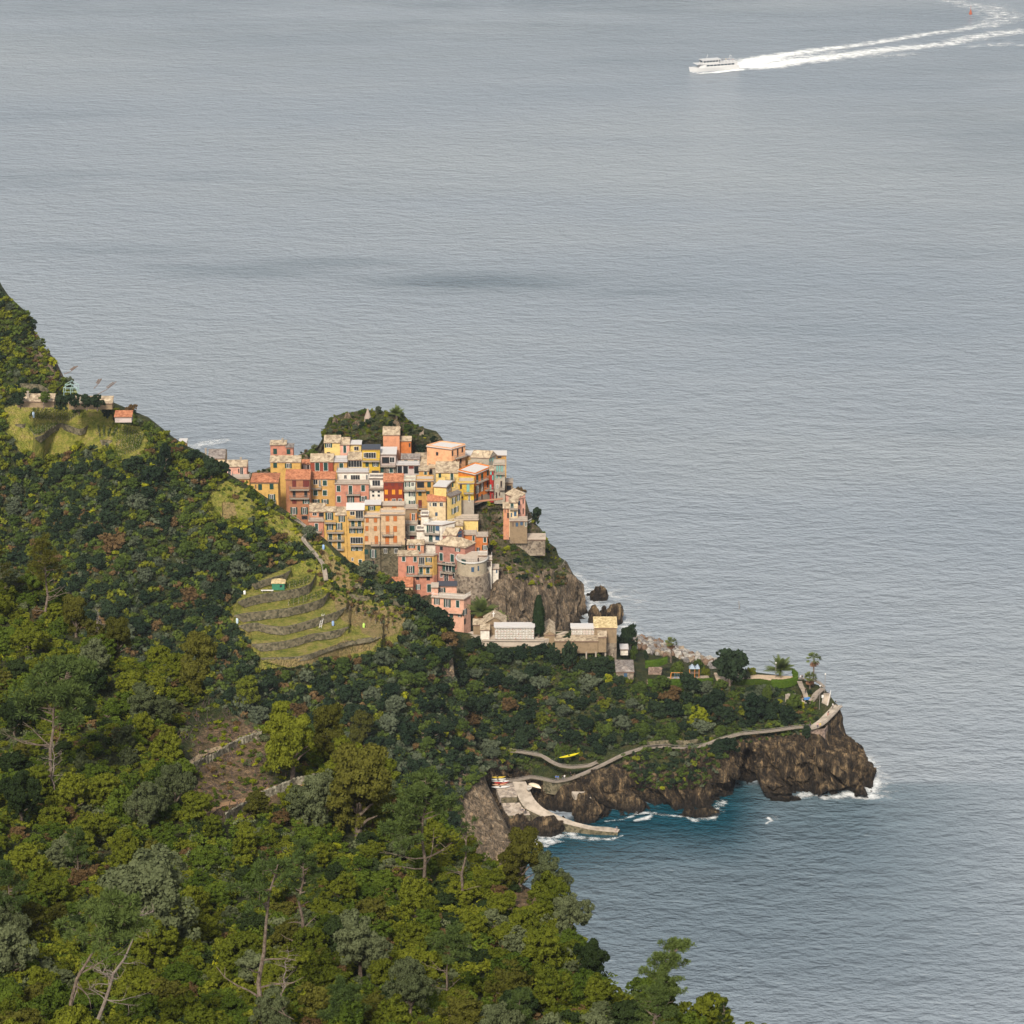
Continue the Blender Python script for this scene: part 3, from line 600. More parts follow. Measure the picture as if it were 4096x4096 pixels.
HER = [('n_bronze_9', (174, 634, 222, 722), 'tall bronze green tree standing behind the upper vine plot'), ('n_grey_6', (128, 684, 170, 728), 'rounded grey green tree left of the upper vine plot'),
 ('n_grey_7', (94, 852, 200, 952), 'large many headed grey green oak in the lower left wood'), ('n_grey_6', (-12, 890, 32, 1000), 'tall grey green oak cut by the left frame edge'),
 ('n_grey_6', (125, 781, 165, 845), 'pointed grey green tree just left of the dirt terraces'), ('n_grey_7', (156, 762, 196, 822), 'grey olive tree right at the dirt terraces'),
 ('n_olive_1', (262, 705, 322, 782), 'round bright green bush tree beside the stone wall of the vine plot'), ('n_bronze_10', (308, 708, 352, 762), 'brownish tree behind the round bright bush tree'),
 ('n_bronze_9', (316, 744, 400, 838), 'widest olive brown tree in the middle of the wood'), ('n_grey_7', (300, 768, 350, 850), 'grey tree leaning against the widest olive brown tree'),
 ('n_bronze_10', (494, 824, 546, 918), 'tall olive green tree standing over the cove'), ('n_grey_6', (530, 850, 572, 935), 'slender grey green tree at the edge above the bay'),
 ('n_grey_7', (548, 890, 590, 970), 'ragged grey green tree against the bay water'), ('n_dark_8', (572, 940, 610, 995), 'dark tree low on the edge against the bay water'),
 ('n_grey_6', (332, 908, 390, 1000), 'tall holm oak with grey green crown in the lower middle'), ('n_grey_7', (385, 955, 435, 1030), 'spreading grey oak at the bottom right of the holm oak'),
 ('n_dark_8', (0, 700, 28, 775), 'dark oak at the left frame edge below the big pine'), ('n_grey_6', (255, 990, 300, 1050), 'pale grey crown at the bottom edge'),
 ('n_dark_8', (0, 772, 42, 838), 'very dark round tree at the left edge'), ('n_grey_7', (478, 1000, 520, 1060), 'grey green young tree at the bottom edge'),
 ('n_bronze_9', (60, 596, 92, 650), 'bronze pointed tree on the wood skyline'), ('n_bronze_10', (100, 618, 135, 660), 'bronze green tree on the skyline beside the dead snag'),
 ('n_olive_3', (235, 680, 262, 712), 'small bronze tree on the skyline above the vine plot'), ('n_bronze_9', (345, 712, 375, 765), 'olive tree with a round head on the wood skyline')]
for k, b, l in HER: taken.append(hero(k, b, l))
A_poly = [(-30, 560)]+[(u, v) for u, v in A_top if u > 0]+[(760, 1075), (-30, 1075)]
PLOT = [[(185, 712), (215, 700), (262, 708), (262, 735), (262, 748), (300, 770), (300, 800), (262, 812), (235, 830), (200, 828), (196, 800), (186, 775), (176, 745)], [(515, 885), (535, 880), (548, 912), (530, 922), (512, 905)]]
rg = np.random.default_rng(5)
tr = scatter(['near_hillside'], A_poly, 235, 4.1, rg, PLOT, taken=taken)
for p, u, v in tr:
    k = rg.choice(['n_olive_1', 'n_olive_2', 'n_olive_3', 'n_green_4', 'n_green_5', 'n_grey_6', 'n_grey_7', 'n_dark_8', 'n_bronze_9', 'n_bronze_10'], p=[.16, .15, .14, .14, .12, .06, .05, .08, .06, .04])
    s = rg.uniform(1.5, 2.8); put(PN[k], p-Vector((0, 0, .4)), s, sz=s*rg.uniform(.75, 1.15))
tk = [p for p, u, v in tr]+taken
sh = scatter(['near_hillside'], A_poly, 295, 2.5, rg, PLOT, taken=list(tk), maxtry=60000)
for p, u, v in sh:
    k = rg.choice(['s_olive_21', 's_olive_22', 's_green_23', 's_green_24', 's_grey_25', 's_brown_26', 's_dark_27'], p=[.25, .2, .2, .12, .08, .08, .07])
    s = rg.uniform(.95, 1.8); put(PN[k], p-Vector((0, 0, .2)), s, sz=s*rg.uniform(.7, 1.1))
T1 = small_templates(420, .16, [61, 62, 63, 64])
us = scatter(['near_hillside'], A_poly, 3600, .98, rg, PLOT, maxtry=60000)
mk = ['olive', 'green', 'dark', 'grey', 'brown', 'yellow']
stuff_mesh('undergrowth', [np.array(p) for p, u, v in us], rg.uniform(.6, 1.35, len(us)), rg.choice(6, len(us), p=[.42, .30, .12, .10, .05, .01]), T1, [LM[k] for k in mk], 'low green scrub covering the near slope between the trees', 'undergrowth', rg)
# ---- middle hill
MK2 = {'dark': 'mdark', 'green': 'mgreen', 'grey': 'mgrey'}
G_MID = 'trees and bushes covering the hillside across the valley'
MT = {'dark': 'dark evergreen tree on the far hillside', 'green': 'mid green bushy tree on the far hillside', 'grey': 'grey green bush on the far hillside', 'brown': 'brownish leafless thicket on the far hillside', 'yellow': 'yellow flowering broom bush on the far hillside', 'olive': 'olive green bush on the far hillside'}
for k, sd in [('dark', 31), ('dark', 32), ('green', 33), ('grey', 34), ('brown', 35), ('yellow', 36), ('olive', 37)]:
    P_('m_%s' % k if 'm_%s' % k not in PN else 'm_%s2' % k, 'hillside_tree', MT[k], 'tree' if k in ('dark', 'green') else 'bush', MK2.get(k, k), 1300, .17, sd, 8, .85, G_MID, .25)
B_poly = [(-30, 290), (0, 292), (28, 318), (60, 378), (100, 402), (147, 422), (186, 450), (223, 476), (250, 492), (300, 526), (349, 567), (391, 583), (433, 612), (448, 622), (455, 680), (480, 760), (500, 818), (500, 860), (300, 760), (0, 640), (-30, 600)]
EX = FIELDS+[[(8, 396), (115, 396), (115, 405), (8, 407)], [(484, 775), (500, 800), (520, 860), (450, 855), (462, 800)], [(444, 645), (452, 645), (458, 690), (448, 680)]]
def dens(u, v): return .35+.65*(v > 470)
def grow(p, k): c = np.mean(p, 0); return [tuple(c+(np.array(q)-c)*k) for q in p]
mt = scatter(['hillside', 'mountain'], B_poly, 290, 4.3, rg, [grow(p, 1.22) for p in FIELDS]+EX)
for p, u, v in mt:
    dk = v > 545 or u > 380 or (u < 180 and v > 470)
    k = rg.choice(['m_dark', 'm_dark2', 'm_green', 'm_grey', 'm_brown', 'm_yellow', 'm_olive'], p=[.29, .25, .22, .14, .04, .01, .05] if dk else [.13, .11, .32, .08, .07, .04, .25])
    s = rg.uniform(1.7, 3.8) if dk else rg.uniform(1.2, 2.6)
    if k == 'm_yellow': s = rg.uniform(1, 1.6)
    put(PN[k], p-Vector((0, 0, .6)), s, sz=s*rg.uniform(.7, 1.1))
T2 = small_templates(120, .38, [71, 72, 73, 74], .8, 4)
us = scatter(['hillside', 'mountain'], B_poly, 5200, 1.35, rg, EX, maxtry=60000)
stuff_mesh('scrub', [np.array(p) for p, u, v in us], rg.uniform(.8, 1.8, len(us)), np.array([rg.choice(6, p=[.10, .27, .42, .13, .07, .01] if (v > 545 or u > 385 or (u < 180 and v > 470)) else [.44, .33, .12, .05, .05, .01]) for p, u, v in us]), T2, [LM[MK2.get(k, k)] for k in mk], 'dense low scrub covering the hillside across the valley', 'scrub', rg)
# ------------------------------------------------------------ houses
CR = {'c0': (700, 1650, .2588), 'c1': (1040, 1600, .31056), 'c2': (1540, 1600, .31056), 'c3': (1300, 2000, .36232), 'c5': (1900, 1900, .31056), 'cm': (1860, 2360, .41408), 'hd': (2400, 2400, .56936), 'ed': (2900, 2600, .2588), 'cv': (1800, 2800, .46584), 'tr': (800, 2000, .5176), 'ul': (0, 1100, .46584)}
def cx(c, x, y):
    a, b, s = CR[c]; return (a+x*s)/4., (b+y*s)/4.
PL = {'yellow': (.62, .40, .13), 'ochre': (.56, .34, .12), 'lyellow': (.74, .58, .24), 'byellow': (.60, .42, .06), 'pink': (.54, .255, .19), 'lpink': (.72, .40, .33), 'salmon': (.60, .30, .19), 'peach': (.74, .42, .25),
      'orange': (.68, .22, .04), 'dorange': (.55, .19, .06), 'red': (.32, .08, .05), 'dred': (.24, .045, .025), 'crimson': (.36, .03, .03), 'brown': (.40, .19, .11), 'beige': (.60, .46, .32), 'cream': (.70, .58, .40), 'white': (.76, .74, .70), 'gwhite': (.62, .66, .60), 'grey': (.38, .36, .32), 'lilac': (.52, .46, .47), 'mauve': (.40, .20, .17), 'cement': (.44, .39, .31), 'fpink': (.74, .44, .34), 'teal': (.25, .42, .40), 'sand': (.28, .215, .145)}
def plaster(k):
    c = (PL[k][0]*.84, PL[k][1]*.79, PL[k][2]*.72); return mat('plaster_'+k, c, .9, .2, noise=(.8, tuple(x*.60 for x in c), .46, .74), bump=(1.5, .15, .1))
def tilemat(name, a, b, seam):
    m = bpy.data.materials.new(name); m.use_nodes = True; L = m.node_tree.links; bs = m.node_tree.nodes['Principled BSDF']; bs.inputs['Roughness'].default_value = .85; bs.inputs['Specular IOR Level'].default_value = .2
    g = m.node_tree.nodes.new('ShaderNodeNewGeometry'); v = node(m, 'ShaderNodeTexVoronoi'); v.inputs['Scale'].default_value = seam; L.new(g.outputs['Position'], v.inputs['Vector'])
    c = ramp(m, v.outputs['Color'], [(.2, b), (.6, a), (.9, tuple(min(1, x*1.15) for x in a))])
    x = node(m, 'ShaderNodeMix', data_type='RGBA', blend_type='MULTIPLY'); x.inputs[0].default_value = .75
    L.new(c, x.inputs[6]); L.new(ramp(m, pos_noise(m, .8, 5, .7), [(.35, (.55, .5, .45)), (.6, (1, 1, 1))]), x.inputs[7]); L.new(x.outputs[2], bs.inputs['Base Color'])
    MATS[name] = m; return m
RM = {'slate': tilemat('slate_roof', (.44, .36, .255), (.26, .20, .14), 1.3), 'terra': tilemat('terracotta_roof', (.43, .18, .095), (.30, .115, .06), 2.), 'wroof': mat('white_roof', (.50, .48, .465), .8, noise=(.6, (.5, .45, .4), .5, .75)),
      'groof': tilemat('grey_roof', (.25, .22, .20), (.15, .13, .12), 1.5), 'dark': mat('dark_roof', (.05, .055, .07), .5), 'terr': mat('terrace_floor', (.43, .36, .29), .9, noise=(1, (.34, .28, .22), .45, .7)), 'gold': tilemat('straw_roof', (.62, .50, .28), (.42, .32, .16), 2)}
M_stone = tilemat('rubble_stone', (.26, .215, .165), (.12, .095, .075), 1.6); M_stoned = tilemat('dark_rubble', (.145, .125, .08), (.055, .052, .03), 1.8)
M_conc = mat('concrete', (.30, .26, .21), .9, noise=(.7, (.25, .2, .16), .42, .7)); M_frame = mat('white_frame', (.58, .56, .52), .7); M_glass = mat('window_glass', (.015, .018, .022), .35, .4)
M_gsh = mat('green_shutter', (.012, .05, .042), .6); M_osh = mat('orange_shutter', (.42, .13, .03), .7); M_ysh = mat('amber_shutter', (.62, .24, .02), .7); M_msh = mat('maroon_shutter', (.13, .025, .02), .7)
M_bsh = mat('blue_shutter', (.04, .09, .16), .6); M_tsh = mat('teal_shutter', (.16, .36, .32), .6); M_rail = mat('iron_rail', (.22, .19, .17), .6); M_wrail = mat('white_rail', (.7, .68, .65), .6); M_trim = mat('eave_trim', (.18, .11, .08), .8)
STW = {'stone': M_stone, 'dstone': M_stoned, 'conc': M_conc}
def wallmat(k): return STW.get(k) or plaster(k)
class Face:
    """vertical wall plane through point A with horizontal direction d; n = outward normal"""
    def __init__(s, A, d, n): s.A = Vector(A); s.d = Vector((d[0], d[1], 0)).normalized(); s.n = Vector((n[0], n[1], 0)).normalized()
    def at(s, u, v):
        dx, dy, dz = rays(u, v); D = Vector((float(dx), float(dy), float(dz))); O = Vector((0, 0, H)); t = (s.A-O).dot(s.n)/D.dot(s.n)
        return O+D*t
def on_line(A, d, u, z):
    k = (u-512)/F; s = (k*(A.y*CP-(z-H)*SP)-A.x)/(d.x-k*d.y*CP); return A+d*s
CODE = {'g': M_gsh, 'D': M_gsh, 'G': M_gsh, 'B': M_osh, 'F': M_ysh, 'M': M_msh, 'A': M_bsh, 'T': M_tsh, 'K': M_glass}
WN = [0]
def window(par, fc, code, u, v, wpx, hpx):
    c = fc.at(u, v); D = (c-Vector((0, 0, H))).length; fx = max(.25, abs(fc.n.y*CP))
    w_ = wpx*D/F/max(.3, abs(fc.d.x)); h_ = hpx*D/F/.94; d, n = fc.d, fc.n; ax = (d.x, d.y)
    mb = MB(); door = h_ > 1.75*w_ and h_ > 1.9; nm = 'door' if door or code == 'D' else 'window'
    def bx(off, sx, sz, dep, ox=0, oz=0, m=0, t=mb): t.box(c+n*off+d*ox+Vector((0, 0, oz)), sx, dep, sz, ax, m)
    if code in 'GgDBFMAT':
        if code in 'GD':
            for sx in (-1, 1): bx(.03, .06, h_/2+.08, .06, sx*(w_/2+.06), 0, 1)
            bx(.03, w_/2, .06, .06, 0, h_/2+.06, 1); bx(.05, w_/2+.1, .05, .09, 0, -h_/2-.07, 1)
        else: bx(.02, w_/2+.04, h_/2+.04, .03, 0, 0, 0)
        o = mb.build(nm, [M_glass if code not in 'GD' else M_frame, M_frame], par)
        for sx in (-1, 1):
            q = MB(); q.box(c+n*.06+d*sx*w_*.25, w_*.25-.015, .04, h_/2, ax)
            for k in range(-2, 3): q.box(c+n*.108+d*sx*w_*.25+Vector((0, 0, k*h_/5.2)), w_*.22, .008, h_/26, ax)
            q.build('shutter', CODE[code], o)
    elif code in 'KWH':
        for sx in (-1, 1): bx(.03, .05, h_/2, .05, sx*(w_/2-.05), 0, 1)
        for sz in (-1, 1): bx(.03, w_/2-.1, .05, .05, 0, sz*(h_/2-.05), 1)
        if code == 'W':
            k = max(1, int(w_/.9))
            for j in range(1, k+1):
                if j <= k: bx(.04, .035, h_/2-.1, .04, -w_/2+w_*j/(k+1), 0, 1)
        o = mb.build(nm, [M_frame, M_frame if code != 'K' else M_trim], par)
        q = MB(); q.box(c+n*.015, w_/2-.1, .01, h_/2-.1, ax); q.build('pane', M_glass, o)
    else:   # O / R: glazed window with open shutters
        sh = M_osh if code == 'R' else M_gsh; gw = w_*.5
        for sx in (-1, 0, 1): bx(.03, .06, h_/2, .05, sx*(gw/2-.05), 0, 1)
        for sz in (-1, 1): bx(.03, gw/2-.11, .06, .05, 0, sz*(h_/2-.06), 1)
        o = mb.build(nm, [M_frame, M_frame], par)
        q = MB(); q.box(c+n*.015, gw/2-.06, .01, h_/2-.1, ax); q.build('pane', M_glass, o)
        for sx in (-1, 1):
            q = MB(); q.box(c+n*.05+d*sx*w_*.375, w_*.125-.01, .035, h_/2, ax)
            for k in range(-2, 3): q.box(c+n*.092+d*sx*w_*.375+Vector((0, 0, k*h_/5.2)), w_*.1, .007, h_/26, ax)
            q.build('shutter', sh, o)
def railing(par, pts, h, m=None, name='railing', sp=.3):
    mb = MB(); pts = [Vector(p) for p in pts]; up = Vector((0, 0, h))
    for a, b in zip(pts[:-1], pts[1:]):
        L_ = (b-a).length; k = max(1, int(L_/sp))
        mb.tube([a+up, b+up], .05, 4); mb.tube([a+up*.12, b+up*.12], .02, 4)
        for j in range(k+1):
            p = a.lerp(b, j/k); mb.tube([p, p+up], .02 if j % 6 else .035, 4, cap=False)
    return mb.build(name, m or M_rail, par)
def balcony(par, fc, u0, u1, v, dep=1.0, h=1.0, solid=None):
    a = fc.at(u0, v); b = fc.at(u1, v); b.z = a.z; n = fc.n; c = (a+b)/2+n*(dep/2+.02); ax = (fc.d.x, fc.d.y)
    mb = MB(); mb.box(c, (b-a).length/2, dep/2, .09, ax); o = mb.build('balcony', M_conc, par)
    up = Vector((0, 0, .09)); P4 = [a+n*.05+up, a+n*(dep-.05)+up, b+n*(dep-.05)+up, b+n*.05+up]
    if solid:
        q = MB(); q.box(c+n*(dep/2-.05)+Vector((0, 0, .5)), (b-a).length/2, .06, .41, ax); q.build('parapet', plaster(solid), o)
    else: railing(o, P4, h, M_rail)
def slab(mb, pts, th, m=0):
    n = len(pts); V = [Vector(p) for p in pts]+[Vector(p)-Vector((0, 0, th)) for p in pts]
    mb.add(V, [tuple(range(n)), tuple(range(n, 2*n))[::-1]]+[(i, n+i, n+(i+1) % n, (i+1) % n) for i in range(n)], m)
def num(s): return [float(q) for q in s.split('/')]
def house(label, c, A, B, yb, Y, col, roof=('flat', None, 'terr'), win='', bal='', C=None, base=None, deep=5., name='house', chim='', rail=None, group=None, cat='house', depth=None, ov=.2):
    """A, B (and C) = eave corners in crop pixels; Y = distance of corner B; roof = (type, ridge pixel, material)"""
    ub, vb = cx(c, *B); ua, va = cx(c, *A); pB = Vector(PY(ub, vb, Y)); ze = pB.z
    if C is None:   # wall square to the view
        d = Vector((1, 0, 0)); pA = on_line(pB, d, ua, ze)
    else: pA = Vector(PZ(ua, va, ze)); d = (pB-pA).normalized()
    n = Vector((d.y, -d.x, 0))
    um, vr = cx(c, (A[0]+B[0])/2, roof[1] if roof[1] is not None else A[1])
    hm = max(0, ((va+vb)/2-vr))*((pB-Vector((0, 0, H))).length/F)
    if C is not None:
        uc, vc = cx(c, *C); pC = Vector(PZ(uc, vc, ze)); sd = pC-pB; dep = sd.length
    else:
        if depth: dep = depth
        elif roof[0] == 'flat': dep = max(3.5, hm/.34) if roof[1] is not None else 7.
        elif roof[0] == 'shed': dep = max(3., hm/.62)
        elif roof[0] == 'gablex': dep = 8
        else: dep = max(4., 2*hm/.62)
        sd = -n*dep; pC = pB+sd
    pD = pA+sd; s_ = sd.normalized()
    zb = Face(pB, d, n).at(ub, cx(c, B[0], yb)[1]).z; z0 = zb-deep
    cen = (pA+pB)/2; g = ground(cen.x, cen.y)
    root = empty(name, (cen.x, cen.y, zb)); tag(root, label, cat, group)
    inv = Vector((cen.x, cen.y, zb))
    kids = []
    fp = [pA, pB, pC, pD]
    mb = MB()
    if base:
        zs = Face(pB, d, n).at(ub, cx(c, B[0], base[0])[1]).z; mb.prism(fp, zs, ze, 0)
        q = MB(); q.prism([pA-d*.02+n*.02, pB+d*.02+n*.02, pC, pD], z0, zs, 0); q.build('base_wall', wallmat(base[1]), root)
    else: mb.prism(fp, z0, ze, 0)
    wm = wallmat(col); rt = roof[0]; rm = RM[roof[2]]; rb = MB(); up = Vector((0, 0, 1)); o_ = ov
    a, b, cc, dd = pA-d*o_-s_*o_, pB+d*o_-s_*o_, pC+d*o_+s_*o_, pD-d*o_+s_*o_
    if rt == 'flat':
        slab(rb, [a+up*.22, b+up*.22, cc+up*.22, dd+up*.22], .2)
        if rail != 'none':
            pm = MB(); t = .12
            for p, q in ((pA, pB), (pB, pC), (pC, pD), (pD, pA)):
                m_ = (p+q)/2; e = (q-p).normalized(); pm.box(m_+up*.40+Vector((0, 0, 0)), (q-p).length/2-.13, t, .17, (e.x, e.y))
            if rail is None: pm.build('parapet', wm, root)
        rise = 0
    else:
        if C is None or rt in ('hip', 'gable', 'shed'):
            f = {'gable': .5, 'shed': 1., 'hip': .5, 'gablex': 0.}[rt]
            mid = (pA+pB)/2+sd*f; zr = float(PY(um, vr, mid.y)[2]); rise = min(max(zr-ze, .5), 3.6)
        ru = up*rise; e = up*.06; dn = up*(-.35*rise/max(dep*.5, 1))
        if rt == 'gable':
            m1, m2 = (a+dd)/2+ru+e*3, (b+cc)/2+ru+e*3
            slab(rb, [a+dn+e, b+dn+e, m2, m1], .14); slab(rb, [m1, m2, cc+dn+e, dd+dn+e], .14)
            g1, g2 = (pA+pD)/2+ru, (pB+pC)/2+ru
            mb.add([pA, pD, g1], [(0, 1, 2)]); mb.add([pB, pC, g2], [(0, 1, 2)])
            rb.tube([m1+e, m2+e], .12, 5)
        elif rt == 'gablex':
            m1, m2 = (a+b)/2+ru+e*2, (dd+cc)/2+ru+e*2
            slab(rb, [a+e, m1, m2, dd+e], .14); slab(rb, [m1, b+e, cc+e, m2], .14)
            mb.add([pA, pB, (pA+pB)/2+ru], [(0, 1, 2)]); mb.add([pD, pC, (pD+pC)/2+ru], [(0, 1, 2)])
            rb.tube([m1+e, m2+e], .12, 5)
        elif rt == 'shed':
            slab(rb, [a+e, b+e, cc+ru+e, dd+ru+e], .14)
            mb.add([pA, pD, pD+ru], [(0, 1, 2)]); mb.add([pB, pC, pC+ru], [(0, 1, 2)]); mb.add([pD, pC, pC+ru, pD+ru], [(0, 1, 2, 3)])
        elif rt == 'hip':
            L_ = (pB-pA).length; k = min(.5, dep*.5/L_) if L_ > dep else .5
            r1 = (a+dd)/2+(b-a)*k+ru; r2 = (b+cc)/2-(b-a)*k+ru
            if L_ <= dep: r1 = (a+b)/2+(dd-a)*min(.5, L_*.5/dep)+ru; r2 = (dd+cc)/2-(dd-a)*min(.5, L_*.5/dep)+ru
            if L_ > dep: fs = [[a, b, r2, r1], [b, cc, r2], [cc, dd, r1, r2], [dd, a, r1]]
            else: fs = [[a, b, r1], [b, cc, r2, r1], [cc, dd, r2], [dd, a, r1, r2]]
            for f_ in fs: rb.poly([p+e for p in f_])
            rb.poly([a, dd, cc, b])
            rb.tube([a+e, r1+e], .1, 4); rb.tube([b+e, (r2 if L_ > dep else r1)+e], .1, 4)
    mb.build('wall', wm, root)
    ro = rb.build('roof', rm, root)
    tb = MB(); tb.box((a+b)/2+up*(-.16 if rt == 'flat' else -.2), (b-a).length/2-.1, .05, .09, (d.x, d.y)); tb.build('eave', M_trim, root)
    if C is not None:
        tb = MB(); tb.box((b+cc)/2+up*(-.16 if rt == 'flat' else -.2), (cc-b).length/2-.1, .05, .09, (s_.x, s_.y)); tb.build('eave', M_trim, root)
    if rail and rail != 'none':
        railing(root, [p+up*.22 for p in (pD, pA, pB, pC)], 1.0, M_wrail if rail == 'w' else M_rail)
    for q in chim.split():
        x, y = q.split(','); uu, vv = cx(c, float(x), float(y)); ym = (cen.y+(pD.y+pC.y)/2)/2; p = Vector(PY(uu, vv, ym)); k = MB()
        k.box(p-up*.5, .28, .28, 1.0); k.box(p+up*.55, .36, .36, .05); k.build('chimney', M_conc, ro)
    FF = Face(pB, d, n); sn = Vector((s_.y, -s_.x, 0)); FR = Face(pB, s_, sn if sn.y < 0 or sn.x > 0 else -sn)
    for item in [i for i in win.split(';') if i.strip()]:
        k = item.split(); fc = FF
        if k[0] == 'R:': fc = FR; k = k[1:]
        xs_, ys_, w_, h_ = k[1].split(',')
        for x in num(xs_):
            for y in num(ys_):
                uu, vv = cx(c, x, y); s4 = CR[c][2]/4; window(root, fc, k[0], uu, vv, float(w_)*s4*1.08, float(h_)*s4*1.04)
    for item in [i for i in bal.split(';') if i.strip()]:
        k = item.split(); fc = FF
        if k[0] == 'R:': fc = FR; k = k[1:]
        x0, x1, y = [float(q) for q in k[0].split(',')]; u0, v0 = cx(c, x0, y); u1, _ = cx(c, x1, y)
        balcony(root, fc, u0, u1, v0, dep=1.1, solid=k[1] if len(k) > 1 else None)
    # children keep world coordinates: shift them under the empty
    bpy_shift(root)
    return root
def bpy_shift(root):
    """turn world-space child meshes into meshes local to the root"""
    off = root.location.copy(); R_ = Matrix.Translation(-off)
    def rec(o):
        for ch in o.children:
            if ch.type == 'MESH': ch.data.transform(R_)
            rec(ch)
    rec(root)
HS = house
# --- far left
HS('ochre house with a white flat roof peeping over the hillside shrubs', 'c0', (60, 478), (170, 470), 560, 815, 'yellow', ('flat', 415, 'wroof'), rail='none')
HS('cream house with a dark grey pitched roof left of the pink terrace house', 'c0', (515, 705), (765, 705), 830, 872, 'cream', ('gable', 578, 'groof'), 'B 615,765,50,80', chim='475,580')
HS('pink house with slate roof and wide terrace above a yellow block', 'c0', (800, 832), (1105, 832), 990, 868, 'lpink', ('gable', 745, 'slate'), 'W 1030,905,50,110; W 840,920,44,95; K 985,900,20,60', chim='1018,720')
HS('yellow block carrying the terrace of the pink slate roofed house', 'c0', (880, 1022), (1148, 1022), 1180, 861, 'yellow', ('flat', 975, 'terr'), 'M 1047,1085,48,65', rail='i')
HS('yellow house with a hipped terracotta roof nearest the hillside, leftmost of the terracotta roofs', 'c0', (1170, 1082), (1590, 1080), 1500, 853, 'yellow', ('hip', 945, 'terra'), 'g 1315,1152,52,82; g 1492,1143,52,82; O 1495,1325,105,120; W 1335,1305,64,55; K 1248,1145,16,60', '1445,1560,1395')
HS('pink tower house with slanting pale roof at the top left of the village', 'c1', (132, 598), (335, 575), 740, 888, 'pink', ('shed', 520, 'slate'), 'g 195,662,42,66', chim='290,515')
HS('small pink annex with dark roof beside the top left pink tower house', 'c1', (335, 610), (426, 610), 735, 887, 'pink', ('flat', 582, 'groof'), 'g 367,665,42,60', rail='none')
HS('long yellow house with slate roof below the pink tower house', 'c1', (132, 797), (520, 795), 1240, 874, 'yellow', ('gable', 725, 'slate'), 'g 195,840,42,60; O 365,847,82,58; g 195,962,40,56', chim='480,740')
HS('tall brown house with terracotta roof and stacked balconies', 'c1', (330, 1017), (640, 1017), 1560, 861, 'brown', ('gable', 905, 'terra'), 'M 440,1075,44,85; M 595,1075,74,85; K 440,1205,38,88; K 590,1205,40,88; M 443,1305,48,55; O 595,1305,84,60; O 437,1427,84,88; O 573,1427,84,88; K 575,1515,74,48', '385,633,1150; 385,633,1262')
HS('mustard house with terracotta roof between the brown house and the pink one', 'c1', (642, 1012), (963, 1012), 1370, 868, 'ochre', ('gable', 930, 'terra'), 'W 715,1053,54,66; W 770,1075,28,90; G 835,1068,48,64; G 715,1195,48,64; G 835,1195,48,64; O 722,1305,88,50; O 838,1308,88,56', '648,790,1135')
HS('brick red house with two tall shuttered windows under a slate roof', 'c1', (650, 792), (940, 792), 940, 882, 'red', ('gable', 700, 'slate'), 'G 738/846,858,48,98')
HS('small grey pink house squeezed left of the brick red house', 'c1', (515, 820), (645, 820), 930, 883, 'lilac', ('gable', 775, 'terra'), 'K 535,870,40,60; K 620,850,26,80')
HS('mustard house with pale terrace roof right of the brick red house', 'c1', (943, 797), (1120, 797), 930, 883, 'ochre', ('flat', 720, 'wroof'), 'G 1047,858,46,86', rail='i')
HS('pink house with green shutters under a white roof storey', 'c1', (966, 1082), (1400, 1082), 1380, 868, 'pink', ('flat', 1040, 'terr'), 'G 1012,1140,44,72; G 1165,1157,42,104; G 1328,1135,44,72; G 1015,1275,44,72; O 1168,1283,84,92; O 1328,1272,88,66', '1110,1288,1215', rail='i')
HS('white roof storey with tall windows set back on the pink house', 'c1', (992, 930), (1396, 930), 1075, 874, 'white', ('flat', 885, 'wroof'), 'W 1228,1000,112,70; W 1100,990,36,52; W 1375,995,26,64', rail='i')
HS('yellow house with glazed sunroom under a slate roof', 'c1', (1130, 768), (1320, 768), 890, 885, 'lyellow', ('shed', 668, 'slate'), 'W 1225,818,165,90')
HS('yellow house with slate roof at the foot of the garden hill', 'c1', (828, 545), (1030, 545), 705, 891, 'lyellow', ('gable', 462, 'slate'), 'O 882,585,88,52; K 883,685,42,28')
HS('narrow pink house joined to the yellow house below the garden hill', 'c1', (1032, 572), (1150, 572), 690, 891, 'lpink', ('gable', 490, 'slate'), 'D 1092,632,34,88')
HS('little cream yellow house under the solar panels', 'c1', (1152, 572), (1302, 572), 670, 892, 'lyellow', ('flat', 520, 'wroof'), 'W 1240,624,56,52; K 1260,624,30,48', rail='none')
HS('bright yellow house with stacked terraces and white pergola', 'c1', (1316, 630), (1542, 630), 965, 883, 'byellow', ('shed', 590, 'dark'), 'W 1430,712,120,72; g 1380,825,38,62; O 1487,825,78,62; K 1485,930,88,42; W 1350,710,34,60', '1318,1542,782; 1400,1542,955')
HS('pale grey house with peeling white roof behind the terrace pergola', 'c1', (1546, 700), (1750, 700), 960, 884, 'lilac', ('flat', 605, 'wroof'), 'K 1618,775,90,80; W 1700,770,60,70; G 1690,905,42,58; g 1575,900,32,56', '1546,1745,848', base=(858, 'stone'), rail='none')
HS('salmon tower house with pale slate roof just below the garden hill', 'c1', (1585, 446), (1796, 446), 650, 893, 'salmon', ('gable', 352, 'slate'), chim='1715,395')
HS('small orange house with slate roof right of the salmon tower', 'c2', (190, 522), (335, 522), 650, 895, 'dorange', ('gable', 475, 'slate'), 'K 318,580,22,50')
HS('narrow white house with roof loggia between pink and dark red houses', 'c1', (1406, 1012), (1590, 1012), 1300, 869, 'white', ('flat', 965, 'groof'), 'W 1497,1070,98,76; H 1458/1530,1180/1230,34,34', '1406,1590,1132')
